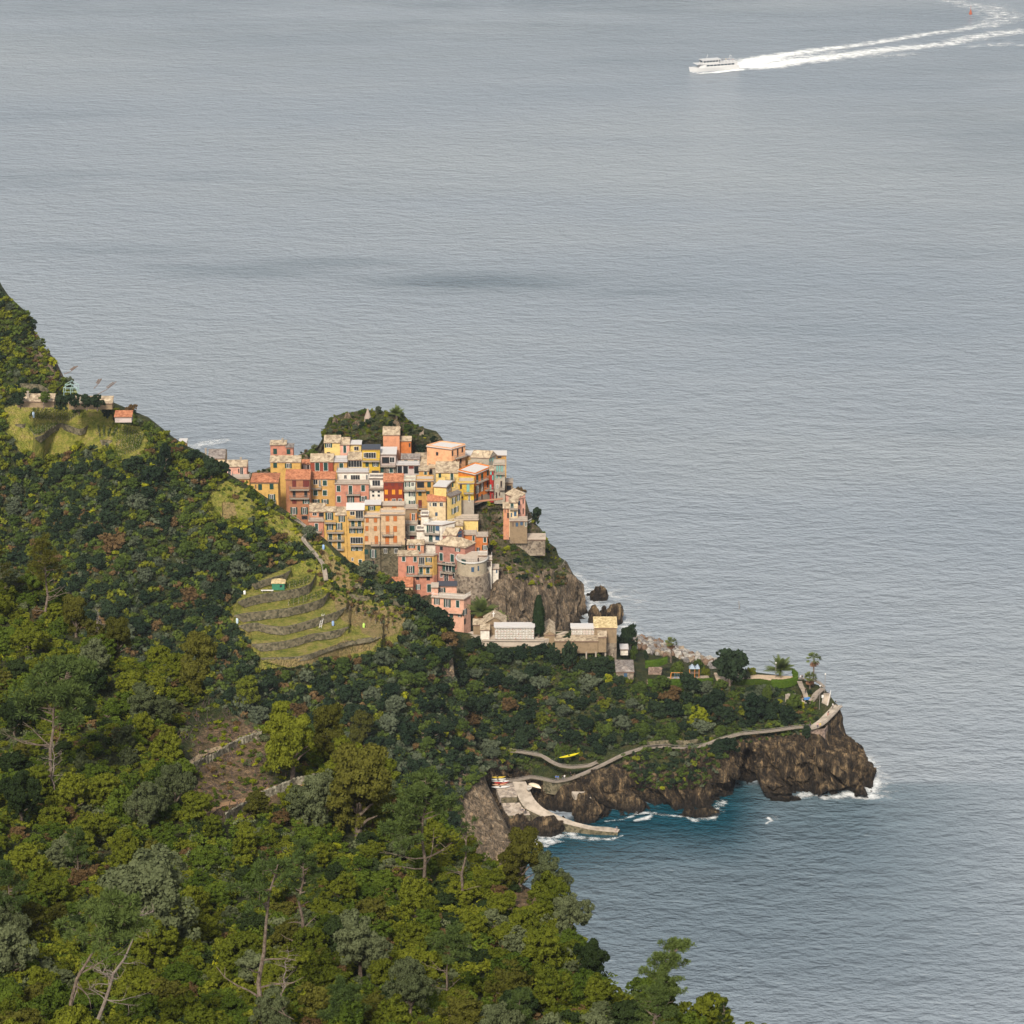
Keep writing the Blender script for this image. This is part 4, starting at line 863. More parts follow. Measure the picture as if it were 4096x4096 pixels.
HS('dark red house with amber shutters and terracotta roof', 'c1', (1592, 1048), (1842, 1048), 1370, 866, 'dred', ('gable', 955, 'terra'), 'M 1625/1710/1800,1078,36,48; F 1627/1720/1808,1185,40,58; F 1627,1302,36,64; R 1725,1305,96,66; R 1805,1305,90,66')
HS('ochre yellow loggia house with white awning and garden chairs', 'c3', (440, 52), (612, 52), 185, 857, 'byellow', ('flat', 5, 'wroof'), 'O 515,90,74,46', rail='none')
HS('low cream penthouse wall with a small wooden shutter behind the wide roof terrace', 'c3', (612, 60), (880, 60), 130, 860, 'beige', ('flat', 40, 'terr'), 'B 765,86,46,44', rail='none')
HS('large beige house with orange shutters on a dark stone base', 'c3', (606, 158), (880, 158), 780, 848, 'beige', ('flat', 112, 'terr'), 'B 690/775,206,36,54; B 692,327,36,84; B 775,319,36,60; B 687,445,38,84; B 775,435,38,76; W 668,562,34,52; W 785,562,40,50; K 888,432,22,22', '628,755,384; 610,845,494', base=(492, 'dstone'))
HS('left wing of the beige house with orange shutters and yellow chairs on its terrace', 'c3', (430, 188), (604, 188), 780, 847, 'beige', ('flat', 160, 'terr'), 'B 467/558,220,30,52; B 462/557,315,30,50; B 459,427,33,54; B 567,440,34,82; g 457,572,38,50; O 532,592,64,88; K 533,693,32,56; K 462,685,20,45', '510,604,494', base=(492, 'dstone'))
HS('narrow golden house with whitish roof and glazed top floor left of the beige house', 'c3', (238, 106), (429, 106), 720, 847, 'yellow', ('gable', 40, 'wroof'), 'W 380,160,80,84; W 302,146,50,44; D 308,255,34,70; D 380,255,34,70; O 302,338,66,54; O 384,338,66,54; W 350,445,132,70; O 318,540,60,40; O 384,540,60,40; W 303,655,22,36; G 390,680,30,42', '255,428,212; 270,420,297; 285,420,500')
HS('yellow house with open balconies and slate roof, left of the narrow golden house', 'c1', (822, 1432), (972, 1432), 1900, 848, 'yellow', ('gable', 1382, 'slate'), 'O 893,1497,94,88; O 902,1628,78,88; D 908,1757,40,88; D 905,1855,36,64', '832,985,1577; 860,972,1702; 870,972,1802')
HS('right bay of the yellow balcony house with its own slate roof', 'c1', (974, 1478), (1112, 1478), 1930, 847, 'yellow', ('gable', 1385, 'slate'), 'O 1053,1525,78,86; O 1020,1628,78,88; D 1022,1752,38,88; D 1020,1868,38,92', '974,1080,1702; 974,1080,1802; 974,1080,1920')
HS('small salmon house with a grey slate roof beside the tall brown house', 'c1', (636, 1437), (826, 1437), 1565, 857, 'salmon', ('gable', 1338, 'slate'), 'W 705,1467,52,46; K 790,1472,62,62')
HS('salmon terrace block below the small grey roofed salmon house', 'c1', (630, 1562), (817, 1562), 1760, 854, 'pink', ('flat', 1535, 'terr'), 'D 728,1637,36,92', '685,795,1697', rail='i')
# --- right half
HS('narrow pale green and white house right of the dark red house', 'c2', (247, 1042), (388, 1042), 1400, 867, 'gwhite', ('flat', 1000, 'terr'), 'O 290,1085,64,62; W 355,1085,36,52; O 345,1210,74,60; O 345,1325,74,58', '240,385,1160')
HS('ochre house with roof terrace and dark loggia in the village middle', 'c2', (397, 1042), (620, 1042), 1520, 868, 'ochre', ('flat', 985, 'terr'), 'K 458,1085,88,88; g 568,1090,40,64; g 450/553,1203,38,56; M 452,1337,40,92; M 452,1440,36,50', '400,520,1160; 430,545,1395')
HS('small ochre roof tower with a green door and slate cap', 'c2', (437, 907), (565, 907), 1000, 878, 'ochre', ('shed', 870, 'slate'), 'D 522,957,32,76')
HS('grey wall house behind the small ochre roof tower', 'c2', (566, 872), (652, 872), 980, 884, 'grey', ('shed', 845, 'slate'), 'K 590,920,36,60')
HS('cream cottage with grey roof above the white plastic sheeting', 'c2', (210, 757), (445, 757), 850, 888, 'cream', ('gable', 700, 'groof'), 'g 268,785,40,40; g 397,802,40,66')
HS('lilac grey house front sheeted in pale plastic panels', 'c2', (155, 838), (440, 838), 1030, 880, 'lilac', ('flat', 815, 'wroof'), 'H 190/265/405,895,64,110; M 340,862,60,40', rail='i')
HS('cream house under a wide slate roof sloping right', 'c2', (452, 866), (652, 866), 900, 886, 'cream', ('gable', 752, 'slate'))
HS('low golden house with slate roof left of the big peach house', 'c2', (388, 728), (615, 738), 800, 893, 'yellow', ('shed', 685, 'slate'))
HS('cream yellow house with large straw coloured roof in the middle right', 'c2', (655, 930), (945, 930), 1180, 876, 'lyellow', ('gable', 800, 'slate'), 'g 706,968,28,56; D 862,985,34,86; g 862,1090,34,56', '778,900,1030', chim='850,850')
HS('big peach house with flat rooftop garden turned towards the sea', 'c2', (540, 597), (855, 637), 880, 884, 'peach', ('flat', None, 'wroof'), 'K 672,692,30,44; R: K 868,688,18,66; R: K 935,678,18,98; R: K 995,640,18,68; R: K 890,815,20,76; R: K 975,780,18,76; R: K 917,800,14,70', 'R: 895,1030,752', C=(1035, 585))
HS('tan house behind the white flat roof next to the peach house', 'c2', (1036, 715), (1235, 715), 840, 893, 'ochre', ('flat', 655, 'wroof'), rail='none')
HS('light grey house with peaked pale roof on the seaward side', 'c2', (1102, 733), (1340, 742), 900, 884, 'grey', ('gable', 660, 'slate'), 'R: T 1352/1386,765,14,44', C=(1432, 700))
HS('small stone cottage with slate roof before the light grey house', 'c2', (1075, 800), (1250, 860), 880, 880, 'stone', ('flat', 752, 'slate'), rail='none')
HS('brown rooftop house with white roof at the seaward end of the village', 'c2', (1240, 712), (1562, 712), 850, 889, 'ochre', ('flat', 655, 'wroof'), 'K 1475,735,50,30', rail='none')
HS('orange house with white flat roof and long green shutters', 'c2', (945, 915), (1160, 962), 1300, 869, 'orange', ('flat', None, 'wroof'), 'R: g 1187,1015,22,86; R: g 1250,990,22,86; R: O 1190,1150,50,100; R: O 1247,1122,40,100; R: K 1187,1255,24,80; R: K 1248,1245,18,66; R: K 1320,1085,18,80; R: g 1322,940,18,60', 'R: 1165,1305,1072; R: 1285,1345,1165', C=(1372, 872), base=(1270, 'conc'), deep=1.5)
HS('bright yellow house with pale green shutters and terrace left of the orange house', 'c2', (947, 1072), (1144, 1072), 1320, 864, 'byellow', ('flat', 1005, 'terr'), 'K 978,1115,28,58; T 1070,1130,34,100; K 992,1255,26,26; W 1085,1268,26,84', '1015,1140,1195', base=(1290, 'conc'))
HS('narrow crimson house between the orange and the grey green houses', 'c2', (1349, 900), (1397, 905), 1280, 871, 'crimson', ('shed', 880, 'slate'), 'T 1362,935,20,52; T 1388,1000,16,60; T 1360,1120,18,60; K 1380,1240,18,62', '1349,1397,1155', deep=1)
HS('tall grey green house with teal shutters at the cliff edge', 'c2', (1400, 832), (1546, 832), 1280, 872, 'grey', ('flat', 790, 'terr'), 'T 1445/1475/1508,882,18,84; T 1440/1490,975,18,56; W 1447,1110,20,52; K 1497,1085,24,84; K 1435,1230,20,84; K 1475,1210,16,44', '1430,1545,945; 1470,1540,1145', deep=1.5)
HS('brown roof terrace on concrete posts at the seaward end', 'c2', (1556, 1062), (1645, 1062), 1170, 878, 'sand', ('flat', 1045, 'terr'), 'K 1598,1130,60,60', rail='i')
HS('lemon yellow top storey with white lean roof and glazed side', 'c2', (628, 1112), (788, 1122), 1300, 862, 'lyellow', ('flat', None, 'wroof'), 'R: W 822,1120,44,90', C=(862, 1050), rail='none')
HS('pale lemon house with dark shutters beside the steps', 'c2', (800, 1222), (842, 1248), 1540, 857, 'lyellow', ('flat', None, 'groof'), 'R: O 885,1297,44,76; R: O 942,1260,40,76; R: O 876,1432,36,70; R: O 922,1407,42,70', C=(982, 1192), rail='i')
HS('cream house with a small red tiled roof in the village middle', 'c2', (548, 1300), (780, 1300), 1560, 860, 'cream', ('gable', 1228, 'terra'), 'W 582,1345,22,52; W 640,1345,56,52; W 725,1345,42,52; A 662,1470,26,42', )
HS('cream side wing with white windows right of the small red tiled roof', 'c2', (781, 1275), (828, 1275), 1540, 862, 'cream', ('shed', 1232, 'slate'), 'W 786,1340,14,50')
HS('grey brown house with an orange framed door window left of the white house', 'c2', (250, 1400), (414, 1400), 1590, 858, 'sand', ('flat', 1365, 'terr'), 'R 365,1510,84,98', '250,414,1588', rail='i')
HS('shadowed grey house with green shutter under the grey brown house', 'c2', (246, 1600), (414, 1600), 1830, 855, 'grey', ('flat', 1585, 'terr'), 'G 350,1652,62,66; K 265,1655,32,66; M 350,1770,54,58', '246,414,1725')
HS('dim ochre house behind the white house', 'c2', (416, 1500), (545, 1500), 1700, 860, 'ochre', ('flat', 1480, 'terr'), 'K 445,1590,30,84')
HS('white house with balconies and a white railed roof terrace', 'c2', (500, 1600), (732, 1612), 1850, 849, 'white', ('flat', None, 'wroof'), 'O 590,1658,100,98; A 675,1652,46,60; D 590,1772,46,98; A 675,1772,46,60', '505,705,1715; 505,705,1828', C=(896, 1572), rail='w')
HS('white stair tower with glazed top on the left of the white house', 'c2', (464, 1492), (560, 1492), 1700, 853, 'white', ('flat', 1460, 'groof'), 'K 590,1520,10,10')
HS('low white wing at the foot of the white stair tower', 'c2', (408, 1682), (503, 1682), 1850, 850, 'white', ('flat', 1665, 'groof'))
HS('pale yellow walled terrace house at the right of the white house', 'c2', (900, 1612), (1198, 1545), 1720, 857, 'lyellow', ('flat', 1515, 'terr'), rail='i')
HS('low slate roofed yellow house below the pale yellow terrace wall', 'c2', (895, 1612), (1000, 1612), 1700, 853, 'lyellow', ('shed', 1570, 'slate'))
HS('pink cottage with slate roof on the terrace behind the coral house', 'c3', (908, 490), (1090, 490), 580, 847, 'salmon', ('gable', 445, 'slate'), 'O 957,508,66,46; D 1035,526,28,76')
HS('coral pink house with green shutters above the terracotta cottage', 'c3', (806, 612), (1028, 612), 1015, 836, 'pink', ('shed', 575, 'slate'), 'G 868,645,32,58; G 995,650,32,58; O 945,768,80,82; K 925,845,34,32; K 1022,855,36,50', '895,1026,828')
HS('golden house with railed roof terrace joined to the coral pink house', 'c3', (1030, 615), (1195, 615), 1015, 836, 'yellow', ('flat', 570, 'terr'), 'W 1068,672,62,84; O 1145,660,66,50; G 1060,780,36,74; G 1135,776,34,66; K 1140,862,38,50; D 1150,972,40,82', '1030,1180,722; 1030,1180,828', base=(835, 'pink'), C=(1236, 598), rail='i')
HS('low terracotta roofed cottage among the bushes below the coral house', 'c3', (740, 950), (965, 955), 1010, 829, 'cream', ('gable', 860, 'terra'), 'O 1030,960,50,56')
HS('mauve house with broad hipped slate roof beside the round tower', 'c3', (1218, 490), (1548, 528), 920, 836, 'mauve', ('hip', 408, 'slate'), 'K 1285,527,34,56; O 1465,545,54,46; G 1283,627,34,80; G 1405,640,36,80; O 1365,742,130,100; W 1285,820,28,66; W 1338,852,46,96; W 1430,838,38,60', '1235,1450,690; 1285,1420,792', C=(1660, 470))
HS('pink dormer house with slate roof rising behind the mauve house', 'c3', (1300, 388), (1442, 388), 470, 846, 'mauve', ('gable', 312, 'slate'), 'R: A 1488,378,34,62', C=(1532, 345))
HS('orange terrace house above the mauve house roof', 'c3', (1536, 382), (1672, 382), 500, 851, 'dorange', ('flat', 340, 'terr'), 'G 1640,422,22,50', rail='i')
HS('orange house with dining terrace at the cliff side', 'c3', (1673, 402), (1795, 402), 590, 848, 'dorange', ('flat', 370, 'terr'), 'G 1765,437,28,52; O 1765,525,56,50; K 1690,545,36,42', rail='i')
HS('grey tower side house with small windows right of the round tower', 'c3', (1690, 622), (1790, 612), 830, 834, 'cement', ('flat', 585, 'terr'), 'K 1748,645,30,46; K 1742,752,20,62', rail='w')
HS('slim white house with two windows on the stone wall', 'c3', (1791, 665), (1840, 660), 840, 836, 'white', ('flat', 640, 'terr'), 'K 1800,710,16,52; K 1822,705,16,52; W 1803,800,14,36', rail='w')
HS('blank whitish lift shaft building at the edge of the cliff', 'c3', (1846, 762), (1915, 758), 985, 838, 'white', ('flat', 742, 'terr'), 'A 1896,778,12,52; K 1890,945,8,18', rail='none', deep=.6)
HS('pale pink house with long railed terrace at the bottom of the village', 'c3', (1178, 1072), (1532, 1098), 1390, 812, 'fpink', ('flat', None, 'terr'), 'O 1236,1115,60,76; O 1350,1137,72,92; G 1465,1147,32,74; g 1395,1272,36,50; O 1487,1262,38,60; R: O 1543,1237,40,62; R: K 1543,1340,18,60', '1310,1520,1232 fpink', C=(1606, 1052), rail='w')
HS('set back pink storey with dark flat roof on the pale pink terrace house', 'c3', (1246, 950), (1452, 950), 1060, 820, 'fpink', ('flat', 915, 'dark'), 'O 1290,1000,70,62; K 1315,1005,30,56', rail='none')
HS('pale pink corner block left of the dark flat roof', 'c3', (1176, 990), (1246, 965), 1080, 815, 'fpink', ('flat', 940, 'terr'), rail='none')
HS('lonely pink house with slate roof on the cliff above the sea', 'c5', (396, 240), (546, 305), 640, 862, 'lpink', ('shed', 205, 'slate'), 'A 566,358,26,50; A 570,470,18,56; R: K 620,340,14,56; R: K 620,465,14,72', C=(648, 280))
HS('cream fronted part of the cliff house with blue shutters and balcony', 'c5', (440, 350), (552, 350), 610, 859, 'cream', ('shed', 300, 'slate'), 'D 477,388,36,62; A 518,500,28,56; A 470,515,12,50', '445,552,432')
HS('low pink lean to on the left of the cliff house', 'c5', (365, 430), (440, 425), 640, 860, 'salmon', ('shed', 350, 'slate'), 'K 388,452,12,52; K 425,450,12,52; K 425,520,24,70')
HS('ochre ground floor with blue doors under the cliff house', 'c5', (448, 602), (672, 590), 690, 857, 'sand', ('flat', 560, 'terr'), 'A 540,638,28,46; A 600,622,28,46; D 655,625,16,60; K 490,635,14,60', rail='i')
# --- round tower
def round_tower():
    u, v = cx('c3', 1622, 640); c = Vector(PY(u, v, 834)); s = (c-Vector((0, 0, H))).length/F; px = CR['c3'][2]/4*s
    R1 = 167*px; R2 = 196*px; zt = c.z; z1 = zt-150*px/.94; z2 = z1-260*px/.94
    root = empty('round_tower', (c.x, c.y, z2)); tag(root, 'round plastered tower with a curved terrace on a rough stone foot', 'tower')
    def ring(r0, r1, za, zb, n=40):
        V = []; Fs = []
        for k in range(n): a = 2*math.pi*k/n; V += [(c.x+r0*math.cos(a), c.y+r0*math.sin(a), za), (c.x+r1*math.cos(a), c.y+r1*math.sin(a), zb)]
        for k in range(n): i = 2*k; j = 2*((k+1) % n); Fs.append((i, j, j+1, i+1))
        Fs += [tuple(range(0, 2*n, 2))[::-1], tuple(range(1, 2*n, 2))]; return V, Fs
    for nm, a, m in (('wall', (R1, R1, z1, zt), plaster('cement')), ('stone_base', (R2*1.06, R2*.97, z2, z1), M_stone), ('terrace_slab', (R1*1.08, R1*1.08, zt, zt+.35), M_frame), ('terrace_floor', (R1*1.0, R1*1.0, zt+.354, zt+.40), RM['terr'])):
        q = MB(); q.add(*ring(*a)); q.build(nm, m, root)
    for x, y, w_, h_, cd in ((1530, 683, 44, 54, 'g'), (1630, 768, 28, 50, 'A'), (1692, 755, 12, 50, 'A'), (1692, 660, 16, 50, 'K')):
        a = math.asin(max(-1, min(1, (x-1622)/167.))); n = Vector((math.sin(a), -math.cos(a), 0)); fc = Face(c+n*R1, (math.cos(a), math.sin(a)), n)
        uu, vv = cx('c3', x, y); s4 = CR['c3'][2]/4; window(root, fc, cd, uu, vv, w_*s4, h_*s4)
    pts = [(c.x+R1*1.05*math.cos(t), c.y+R1*1.05*math.sin(t), zt+.36) for t in np.linspace(math.pi, 2*math.pi, 14)]
    railing(root, pts, .95, M_rail, sp=.5); bpy_shift(root)
round_tower()
# ------------------------------------------------------------ terraces, walls, paths
M_strip = bpy.data.materials.new('terrace_grass'); M_strip.use_nodes = True
_c = ramp(M_strip, pos_noise(M_strip, .5, 7, .75), [(.30, (.045, .07, .010)), (.44, (.10, .125, .018)), (.55, (.17, .165, .035)), (.68, (.27, .21, .085))])
M_strip.node_tree.links.new(_c, M_strip.node_tree.nodes['Principled BSDF'].inputs['Base Color']); M_strip.node_tree.nodes['Principled BSDF'].inputs['Roughness'].default_value = .95
M_straw = mat('straw_grass', (.27, .20, .09), .95, noise=(.5, (.13, .13, .03), .42, .62))
M_path = mat('path_paving', (.27, .225, .18), .9, noise=(.8, (.16, .13, .10), .4, .7)); M_earth = mat('bare_earth', (.30, .17, .09), .95, noise=(.9, (.20, .14, .07), .4, .7), bump=(3, .5, .3))
M_slip = mat('slipway_concrete', (.42, .355, .285), .9, noise=(.45, (.22, .185, .145), .42, .66), bump=(1.2, .3, .2)); M_peb = tilemat('pebble_paving', (.40, .34, .28), (.20, .17, .15), 1.1)
def smooth_line(pts, n):
    P = np.array(pts, float); s = np.concatenate([[0], np.cumsum(np.linalg.norm(np.diff(P, axis=0), axis=1))]); t = np.linspace(0, s[-1], n)
    Q = np.stack([np.interp(t, s, P[:, k]) for k in range(P.shape[1])], 1)
    for _ in range(2): Q[1:-1] = (Q[:-2]+2*Q[1:-1]+Q[2:])/4
    return Q
def cpts(c, pts): return [cx(c, x, y) for x, y in pts]
rs = np.random.default_rng(3)
WL = ['short dry stone wall above the green hut', 'dry stone wall holding the terrace with the green hut', 'dry stone wall of the second terrace below the green hut', 'wavy dry stone wall of the third terrace below the green hut', 'dry stone wall of the fourth terrace below the green hut', 'low wall along the lowest straw coloured terrace', 'curved wall of the straw coloured vineyard terrace right of the green ones', 'curved wall of the brown vineyard terrace nearest the trees', 'dark curving wall above the straw coloured vineyard', 'low wall hidden by bushes under the yellow houses', 'low wall of the small lawn beside the terracotta cottage',
 'curved stone wall of the smallest upper left field', 'long curved stone wall across the upper left vine fields', 'short wall between the upper vine plots', 'curved wall at the right of the striped vine plot', 'old stone wall under the far left mountain', 'low wall on the crest slope left of the grey roofed house']
TP = []
for i_, ((t_, q_), zl, st, lb) in enumerate(zip(EDG, ZL, STEPS, WL)):
    t2 = np.linspace(t_[0], t_[-1], 90); q2 = np.interp(t2, t_, q_); P = PZ(t2, q2, zl); TP.append(P); n = 90
    tp = np.clip(np.minimum(np.arange(n), np.arange(n)[::-1])/8., .12, 1); hh = st[3]*tp*(.92+.1*vnoise(P*.3)); wob = vnoise(P*.5)*.10
    out = []
    for dy, kz, up in ((.5, 0, .06), (-.12, 0, .06), (-.22, -.5, 0), (-.34, -1, 0)):
        q = P.copy(); q[:, 1] += dy+wob*(dy < 0); q[:, 2] += hh*kz+up; out.append(q)
    V = np.concatenate(out); idx = np.arange(n*4).reshape(4, n); tag(mesh_np('stone_wall', V, np.stack([idx[:-1, :-1], idx[1:, :-1], idx[1:, 1:], idx[:-1, 1:]], -1).reshape(-1, 4), M_stoned), lb, 'wall')
# vine rows: posts with green lines, one object per row
M_vine = LM['green']; M_post = mat('vine_post', (.30, .26, .22), .9)
def vine_row(p0, p1, label, n=14, h=1.1, kind='olive', bare=False):
    r = empty('vine_row', p0); tag(r, label, 'vines', 'rows of vines on the terraces'); a = Vector(p0); b = Vector(p1); mb = MB(); lv = []
    for i in range(n):
        t = i/(n-1); q = a.lerp(b, t); g = ground(q.x, q.y); z = max(q.z, g[0].z if g and abs(g[0].z-q.z) < 3 else q.z); q.z = z
        if i % 2 == 0: mb.tube([q, q+Vector((0, 0, h))], .045, 4)
        lv.append(q+Vector((0, 0, h*.75)))
    mb.build('post', M_post, r)
    C = np.array([list(lv[min(len(lv)-2, k)].lerp(lv[min(len(lv)-1, k+1)], rs.uniform())) for k in rs.integers(0, len(lv)-1, 160)])+rs.normal(size=(160, 3))*np.array([.18, .18, .22])
    V, Fq = leaf_quads(C, rnd_unit(160, rs), .22, rs); mesh_np('foliage', V, Fq, LM[kind], parent=r); bpy_shift(r)
def rowfield(c, quad, n, label, kind='olive'):
    (a, b, c2, d) = [cx(c, *q) for q in quad]
    for i in range(n):
        t = i/(n-1); s0 = (a[0]+(b[0]-a[0])*t, a[1]+(b[1]-a[1])*t); s1 = (d[0]+(c2[0]-d[0])*t, d[1]+(c2[1]-d[1])*t)
        h0, h1 = hit(*s0), hit(*s1)
        if h0 and h1: vine_row(h0[0], h1[0], label, kind=kind)
rowfield('ul', [(300, 1160), (680, 1200), (560, 1270), (250, 1240)], 12, 'vine row on the bright upper left field')
rowfield('ul', [(1010, 1300), (1230, 1390), (1190, 1500), (1000, 1600)], 11, 'vine row of the striped plot in the upper middle', 'green')
rowfield('ul', [(840, 1310), (1000, 1340), (960, 1400), (860, 1400)], 4, 'vine row on the small plot above the striped one', 'green')
rowfield('ul', [(250, 1320), (500, 1290), (360, 1370), (300, 1385)], 7, 'vine row on the left field with a blue barrel', 'green')
for p in (TP[1], TP[2]):
    for off, in ((1.6,), (3.6,)):
        i0, i1 = int(len(p)*.55), int(len(p)*.9)
        for a, b in ((i0, (i0+i1)//2), ((i0+i1)//2, i1)):
            q0 = Vector(p[a])+Vector((0, off, .15)); q1 = Vector(p[b])+Vector((0, off, .15)); vine_row(q0, q1, 'vine row on the terraces beside the green hut', 8, 1.2, 'green')
for p, k in ((TP[6], 4), (TP[7], 6)):
    for j in range(k):
        a = int(len(p)*(.12+.75*j/k)); q0 = Vector(p[a])+Vector((0, 1, .15)); q1 = q0+Vector((.6, 6.5, .3)); vine_row(q0, q1, 'sparse vine row on the straw coloured terraces', 8, 1.2, 'brown')
# green hut with bench, barrels
def hut():
    u, v = cx('tr', 605, 697); z = 57.2; p = Vector(PZ(u, v, z)); px = (p-Vector((0, 0, H))).length/F*CR['tr'][2]/4
    r = empty('garden_hut', p); tag(r, 'green wooden hut with a curved straw coloured roof on a terrace', 'hut')
    w_, d_, h_ = 96*px/2, 1.3, 52*px/.94
    g = mat('green_boards', (.03, .16, .09), .7, noise=(2, (.02, .10, .06), .4, .7)); q = MB(); q.box((0, d_, h_/2), w_, d_, h_/2); q.build('wall', g, r)
    q = MB(); n = 10; V = []
    for k in range(n+1):
        t = -1+2*k/n; V += [(t*(w_+.25), -.25, h_+.05+.38*(1-t*t)), (t*(w_+.25), 2*d_+.25, h_+.05+.38*(1-t*t))]
    q.add(V, [(2*k, 2*k+2, 2*k+3, 2*k+1) for k in range(n)]+[tuple(range(0, 2*n+2, 2))[::-1], tuple(range(1, 2*n+2, 2))]); q.build('roof', RM['gold'], r)
    q = MB(); q.box((w_*.45, -.02, h_*.62), .3, .03, .35); q.build('window', M_glass, r)
    b = empty('garden_bench', Vector(PZ(*cx('tr', 520, 712), 57.1))); tag(b, 'pale wooden table bench in front of the green hut', 'bench'); q = MB(); q.box((0, 0, .55), 1.7, .3, .05); q.build('seat', M_frame, b)
    q = MB(); [q.box((x, 0, .26), .05, .25, .24) for x in (-1.3, 1.3)]; q.build('leg', M_post, b)
hut()
def barrel(c, x, y, z, col, label, h=.9):
    u, v = cx(c, x, y); p = Vector(PZ(u, v, z)) if z else hit(u, v)[0]; q = MB(); q.tube([(0, 0, 0), (0, 0, h*.25), (0, 0, h*.75), (0, 0, h)], [.3, .36, .36, .27], 12); q.tube([(0, 0, h), (0, 0, h+.06)], [.12, .12], 8)
    o = q.build('barrel', mat('plastic_'+'%02d' % int(col[0]*99), col, .5)); o.location = p; tag(o, label, 'barrel')
barrel('tr', 288, 952, None, (.45, .55, .62), 'pale blue plastic barrel at the left end of the terraces', 1.6); barrel('tr', 1028, 970, 49.7, (.22, .32, .50), 'blue barrel beside the short ladder on the terraces', 1.3)
barrel('tr', 345, 728, 57.2, (.66, .66, .62), 'white barrel left of the green hut', 1.0); barrel('tr', 954, 380, None, (.25, .38, .60), 'blue barrel on the slope below the salmon terrace house', 1.3)
barrel('ul', 289, 1225, None, (.50, .62, .78), 'light blue barrel on the upper left field', 1.7); barrel('tr', 1266, 985, None, (.40, .62, .12), 'lime green bin on the brown vineyard', 1.2)
def ladder(c, x0, y0, x1, y1, z0, z1, label):
    a = Vector(PZ(*cx(c, x0, y0), z0)); b = Vector(PZ(*cx(c, x1, y1), z1)); q = MB(); s = Vector((.3, 0, 0))
    q.tube([a-s, b-s], .06, 4); q.tube([a+s, b+s], .06, 4)
    for k in range(1, 9): m_ = a.lerp(b, k/9); q.tube([m_-s, m_+s], .05, 4)
    tag(q.build('ladder', M_frame), label, 'ladder')
ladder('tr', 928, 990, 952, 880, 49.7, 52.2, 'pale ladder leaning on the terrace wall')
# railed footpath winding down between hillside and village
def ribbon(name, left, right, m, label=None, kind='structure', th=.14):
    A = np.array(left); B = np.array(right); n = len(A); mb = MB(); V = list(A)+list(B)+list(A-[0, 0, th])+list(B-[0, 0, th]); Fs = []
    for i in range(n-1): Fs += [(i, i+1, n+i+1, n+i), (2*n+i, 3*n+i, 3*n+i+1, 2*n+i+1), (n+i, n+i+1, 3*n+i+1, 3*n+i), (i, 2*n+i, 2*n+i+1, i+1)]
    mb.add(V, Fs); mb.M = [0 if k % 4 == 0 else 1 for k in range(len(Fs))]; o = mb.build(name, [m, M_stoned]); tag(o, label, kind=kind); return o
def path_by_pixels(pts, zs, wid, name='footpath', n=60, m=None, rail=None, rl='', side='near', rh=1.05):
    """pts in 1024 pixels with a height for each; returns centre line"""
    L_ = smooth_line([(u, v, z) for (u, v), z in zip(pts, zs)], n); P = PZ(L_[:, 0], L_[:, 1], L_[:, 2]); T = np.gradient(P[:, :2], axis=0); Nn = np.stack([-T[:, 1], T[:, 0]], 1); Nn /= np.linalg.norm(Nn, axis=1, keepdims=True); Nn *= np.sign(Nn[:, 1:2]+1e-9)
    a = P.copy(); b = P.copy(); a[:, :2] -= Nn*wid*.5; b[:, :2] += Nn*wid*.5
    ribbon(name, a, b, m or M_path)
    if rail:
        r = empty('path_railing', a[0]); tag(r, rl, 'railing')
        railing(r, [tuple(p) for p in a[::2]], rh, rail, 'rail', sp=.35); bpy_shift(r)
    return P, a, b
W_ = [cx('c3', 0, 0)]
mid = [cx('tr', *q) for q in [(700, 130), (760, 165), (800, 190), (855, 245), (800, 285), (800, 310), (870, 390), (920, 450), (955, 500), (965, 560), (975, 620)]]
zz = []
for u, v in mid: h_ = hit(u, v); zz.append(h_[0].z+.5 if h_ and h_[3] == 'hillside' else (zz[-1] if zz else 60))
path_by_pixels(mid, zz, 1.3, rail=M_post, rl='wooden fence of the footpath zigzagging down beside the village')
# ------------------------------------------------------------ headland footpaths
hp = [(495, 779), (508, 781), (520, 779.5), (531, 777), (543, 779), (555, 782), (569, 779.5), (584, 773.5), (601, 765.5), (622, 755), (643, 748), (661, 746.5), (685, 748), (702.5, 746), (718, 740), (739.5, 734), (771, 731), (799, 727), (812, 727)]
hz = [6.9, 6.9, 7, 7.2, 7.4, 7.5, 7.9, 9, 10.5, 11.8, 12.6, 13, 13.5, 14.2, 15.2, 16.1, 16.9, 17.4, 17.6]
path_by_pixels(hp, hz, 1.6, n=130, rail=M_rail, rl='long iron railing of the cliff footpath round the headland')
up_ = [(510, 751), (521, 752), (531.5, 753.6), (543, 756), (551, 761.5), (560.6, 766), (572, 767.5), (588.6, 766), (597, 762)]
path_by_pixels(up_, [11.2, 11.2, 11.2, 11, 10.6, 10.2, 10, 10, 10.5], 1.6, n=50, rail=M_rail, rl='railing of the short upper path above the slipway')
tip = [(809, 728), (816, 726), (822, 722), (828, 716), (833, 711), (838, 705)]
path_by_pixels(tip, [17.8, 17.9, 18.1, 18.4, 18.7, 18.9], 2.8, n=24, rail=M_rail, rl='railing round the concrete lookout at the tip of the headland', m=M_slip)
